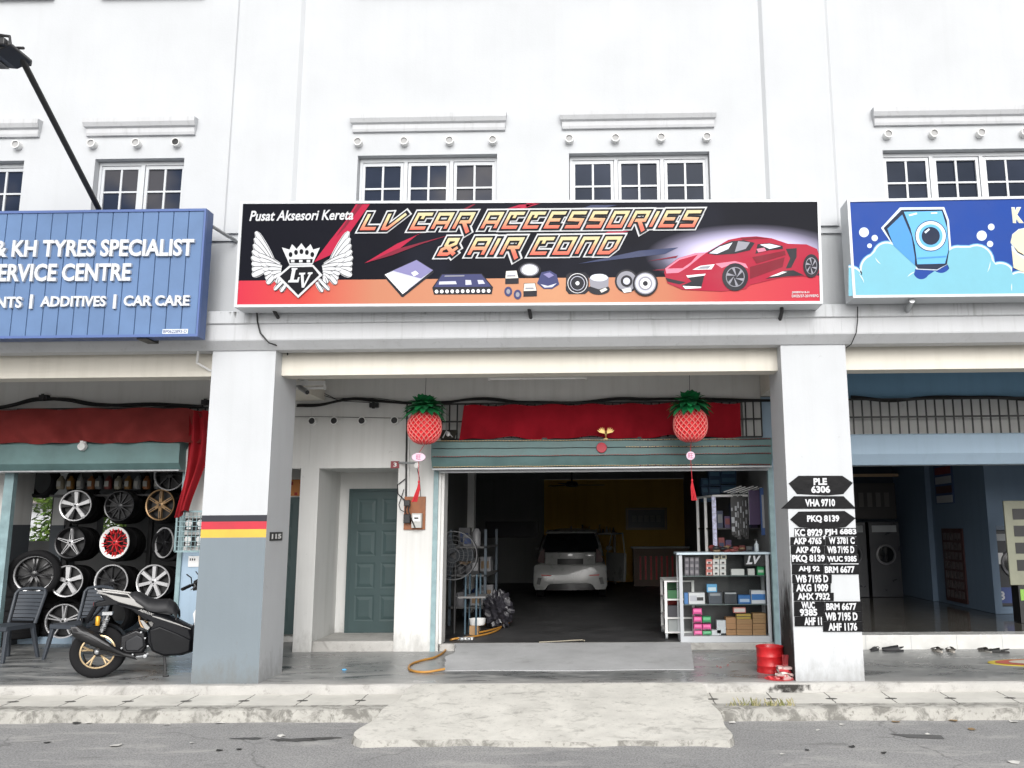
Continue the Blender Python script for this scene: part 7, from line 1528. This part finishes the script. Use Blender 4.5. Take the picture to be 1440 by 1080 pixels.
base = washer('dark washing machine in the dim row at the back of the launderette', 5.10, 8.2, .186, .62, 1.5, None, 'washing machines along the launderette back')
for i in (1, 2, 3): dup(base, (5.10-.66*i if i > 1 else 5.78, 8.2, .186)) if i > 1 else dup(base, (5.78, 8.2, .186))
k = MB(); k.box(4.2, 6.28, 8.85, 8.98, 1.75, 2.5, 0)
for i in range(9): k.box(4.6+i*.18, 4.7+i*.18, 8.842, 8.849, 2.0, 2.3, 1)
solo('price_board', k, [flat('dim_board', (.06,.055,.055), .5), flat('dim_board_print', (.16,.15,.14), .5)], 'dim price board above the row of washing machines', 'board')
k = MB(); k.box(4.3, 6.25, 8.5, 8.6, 2.62, 2.68); solo('warm_strip', k, flat('warm_strip', (.50,.34,.20), .4), 'warm coloured strip running above the launderette price board', 'strip')
# posters and lattice door on the partition
pst = [flat('poster_white', (.50,.50,.50), .6), flat('poster_dark', (.10,.05,.05), .6), flat('poster_blue', (.06,.10,.22), .6), flat('poster_red', (.24,.05,.05), .6)]
def onpart(lab, ya, yb, za, zb, nm, cat, rows, grp=None):
    k = MB(); k.box(6.385, 6.398, ya, yb, za, zb, 2); n = len(rows)
    for i, c in enumerate(rows): k.box(6.380, 6.3845, ya+.06, yb-.06, za+(zb-za)*(i+.12)/n, za+(zb-za)*(i+.88)/n, c)
    return solo(nm, k, pst, lab, cat, grp)
onpart('tall blue price chart high on the launderette partition', 6.1, 6.95, 2.0, 3.05, 'price_chart', 'poster', [0, 1, 0, 3, 1, 3])
k = MB(); k.box(6.37, 6.398, 5.85, 6.75, .25, 1.55, 0)
for i in range(5):
    for j in range(7): k.box(6.362, 6.3695, 5.92+i*.16, 6.04+i*.16, .32+j*.17, .45+j*.17, 1)
solo('lattice_door', k, [mat('dark_red_lattice', (.06,.02,.02), .5), mat('lattice_glass', (.10,.08,.08), .3)], 'dark red lattice panel low on the launderette partition', 'door')
bd = thing('sign_stand', 'pale board on a black stand cut by the right edge of the picture', 'sign', (6.5, 3.5, .187)); x0, x1, z0, z1 = RC(1416, 704, 1450, 823, 3.5)
k = MB(); k.box(x0, x0+.75, 3.5, 3.54, z0, z1); k.build('board', mat('pale_board', (.22,.225,.165), .5), bd, bevel=.01)
k = MB()
for i in range(4): k.box(x0+.12, x0+.5, 3.494, 3.499, z1-.28-.25*i, z1-.12-.25*i)
k.build('board_print', M['black'], bd); k = MB(); k.box(x0+.12, x0+.65, 3.52, 3.75, .187, z0-.001); k.build('stand', M['black'], bd)
k = MB(); k.box(x0+.14, x0+.45, 3.512, 3.519, z0-.22, z0-.06); k.build('yellow_label', flat('green_yellow_label', (.20,.40,.06), .5), bd)

# ================================================================== litter, weeds, puddles on the road
rr = random.Random(31)
lm = [flat('litter_white', (.62,.61,.58), .8), flat('dry_leaf', (.26,.17,.08), .8), flat('dark_scrap', (.03,.03,.03), .7)]
for i, (px, py, c, s) in enumerate(((125,1018,0,.05),(310,1017,0,.06),(163,1049,0,.07),(235,1020,0,.04),(395,1036,0,.05),(308,1056,2,.04),(336,1055,2,.03),(107,1018,2,.06),(1260,1016,1,.06),(1340,1014,1,.06),(1367,1027,1,.05),(1135,1056,2,.03),(1198,1051,2,.035),(1425,1016,0,.05),(1425,1073,0,.06),(1100,1062,0,.03),(1184,1020,0,.03),(270,1046,0,.03),(66,1045,2,.04),(1030,1017,0,.05),(1150,1028,0,.03),(1305,1034,0,.03),(1243,1060,2,.03))):
    x, y, z = gz(px, py, ZR); a = rr.uniform(0, 6); k = MB(); P = []
    for t in range(6): q_ = a+t*1.047; P.append((x+s*(.6+.4*rr.random())*math.cos(q_), y+s*(.5+.5*rr.random())*math.sin(q_), ZR+.004+.012*rr.random()))
    k.poly(P, 0); solo('litter_scrap' if c != 1 else 'dry_leaf', k, lm[c], {0: 'small pale scrap of litter lying on the asphalt', 1: 'brown dry leaf lying on the asphalt near the right kerb', 2: 'small dark scrap lying on the asphalt'}[c], 'litter' if c != 1 else 'leaf', {0: 'pale scraps on the road', 1: 'dry leaves on the road', 2: 'dark scraps on the road'}[c])
k = MB()
for px, n in ((1046,10),(1062,22),(1084,24),(1098,14),(1110,12),(1030,8)):
    x, y, z = gz(px, 992, -.112)
    for i in range(n):
        a = rr.uniform(0, 6.3); h = rr.uniform(.03,.085); bx, by = x+rr.gauss(0,.025), y+rr.gauss(0,.012); dx, dy = .035*math.cos(a), .03*math.sin(a)
        k.add([(bx-.004,by,z-.002),(bx+.004,by,z-.002),(bx+dx*.5+.003,by+dy*.5,z+h*.7),(bx+dx,by+dy,z+h)], [(0,1,2,3)], rr.randrange(2))
o = k.build('kerb_weeds', [flat('weed_green', (.16,.17,.06), .8), flat('weed_straw', (.32,.29,.15), .8)]); tag(o, 'short straw coloured weeds growing along the right drain covers', 'weeds'); o['kind'] = 'stuff'
# wet oil patches: thin films on the asphalt
wet = mat('wet_asphalt', (.055,.055,.056), .45, var=.3, scale=30, bump=.4, bscale=110, bd=.006); k = MB()
def blob(px, py, rx, ry, z, seed):
    x, y, _ = gz(px, py, ZR); r2_ = random.Random(seed); ph = [r2_.uniform(0,6) for _ in range(4)]
    k.add([(x+rx*(1+.25*math.sin(3*a+ph[0])+.18*math.sin(5*a+ph[1])+.1*math.sin(11*a+ph[2]))*math.cos(a), y+ry*(1+.25*math.sin(2*a+ph[3])+.2*math.sin(7*a+ph[1]))*math.sin(a), z) for a in [t*math.pi/24 for t in range(48)]], [tuple(range(48))])
for i, q_ in enumerate(((352,1039,.14,.045),(415,1041,.22,.07),(455,1039,.14,.05))): blob(*q_, ZR+.004+.0006*i, i)
o = struct('wet_patch', k, wet)
k = MB(); x0, y0, _ = gz(1294, 1036, ZR); k.add([(x0-.24,y0+.10,ZR+.004),(x0+.20,y0+.04,ZR+.004),(x0+.18,y0-.10,ZR+.004),(x0-.12,y0-.05,ZR+.004)], [(3,2,1,0)]); struct('tar_patch', k, mat('tar_patch', (.11,.11,.11), .9, bump=.8, bscale=60))
k = MB(); x, y, _ = gz(484, 943, .0); k.sph((x, y, .01), .03, .02, .012, 8, 5); solo('blue_scrap', k, flat('blue_wrapper', (.10,.36,.62), .5), 'tiny bright blue wrapper on the walkway in front of the teal door', 'litter')
# tidy the helper property
root_ = [o for o in bpy.data.objects if o.name.startswith('parked_car')][0]; root_.scale = (.93, 1, 1)
for o in bpy.data.objects:
    if '_w' in o: del o['_w']
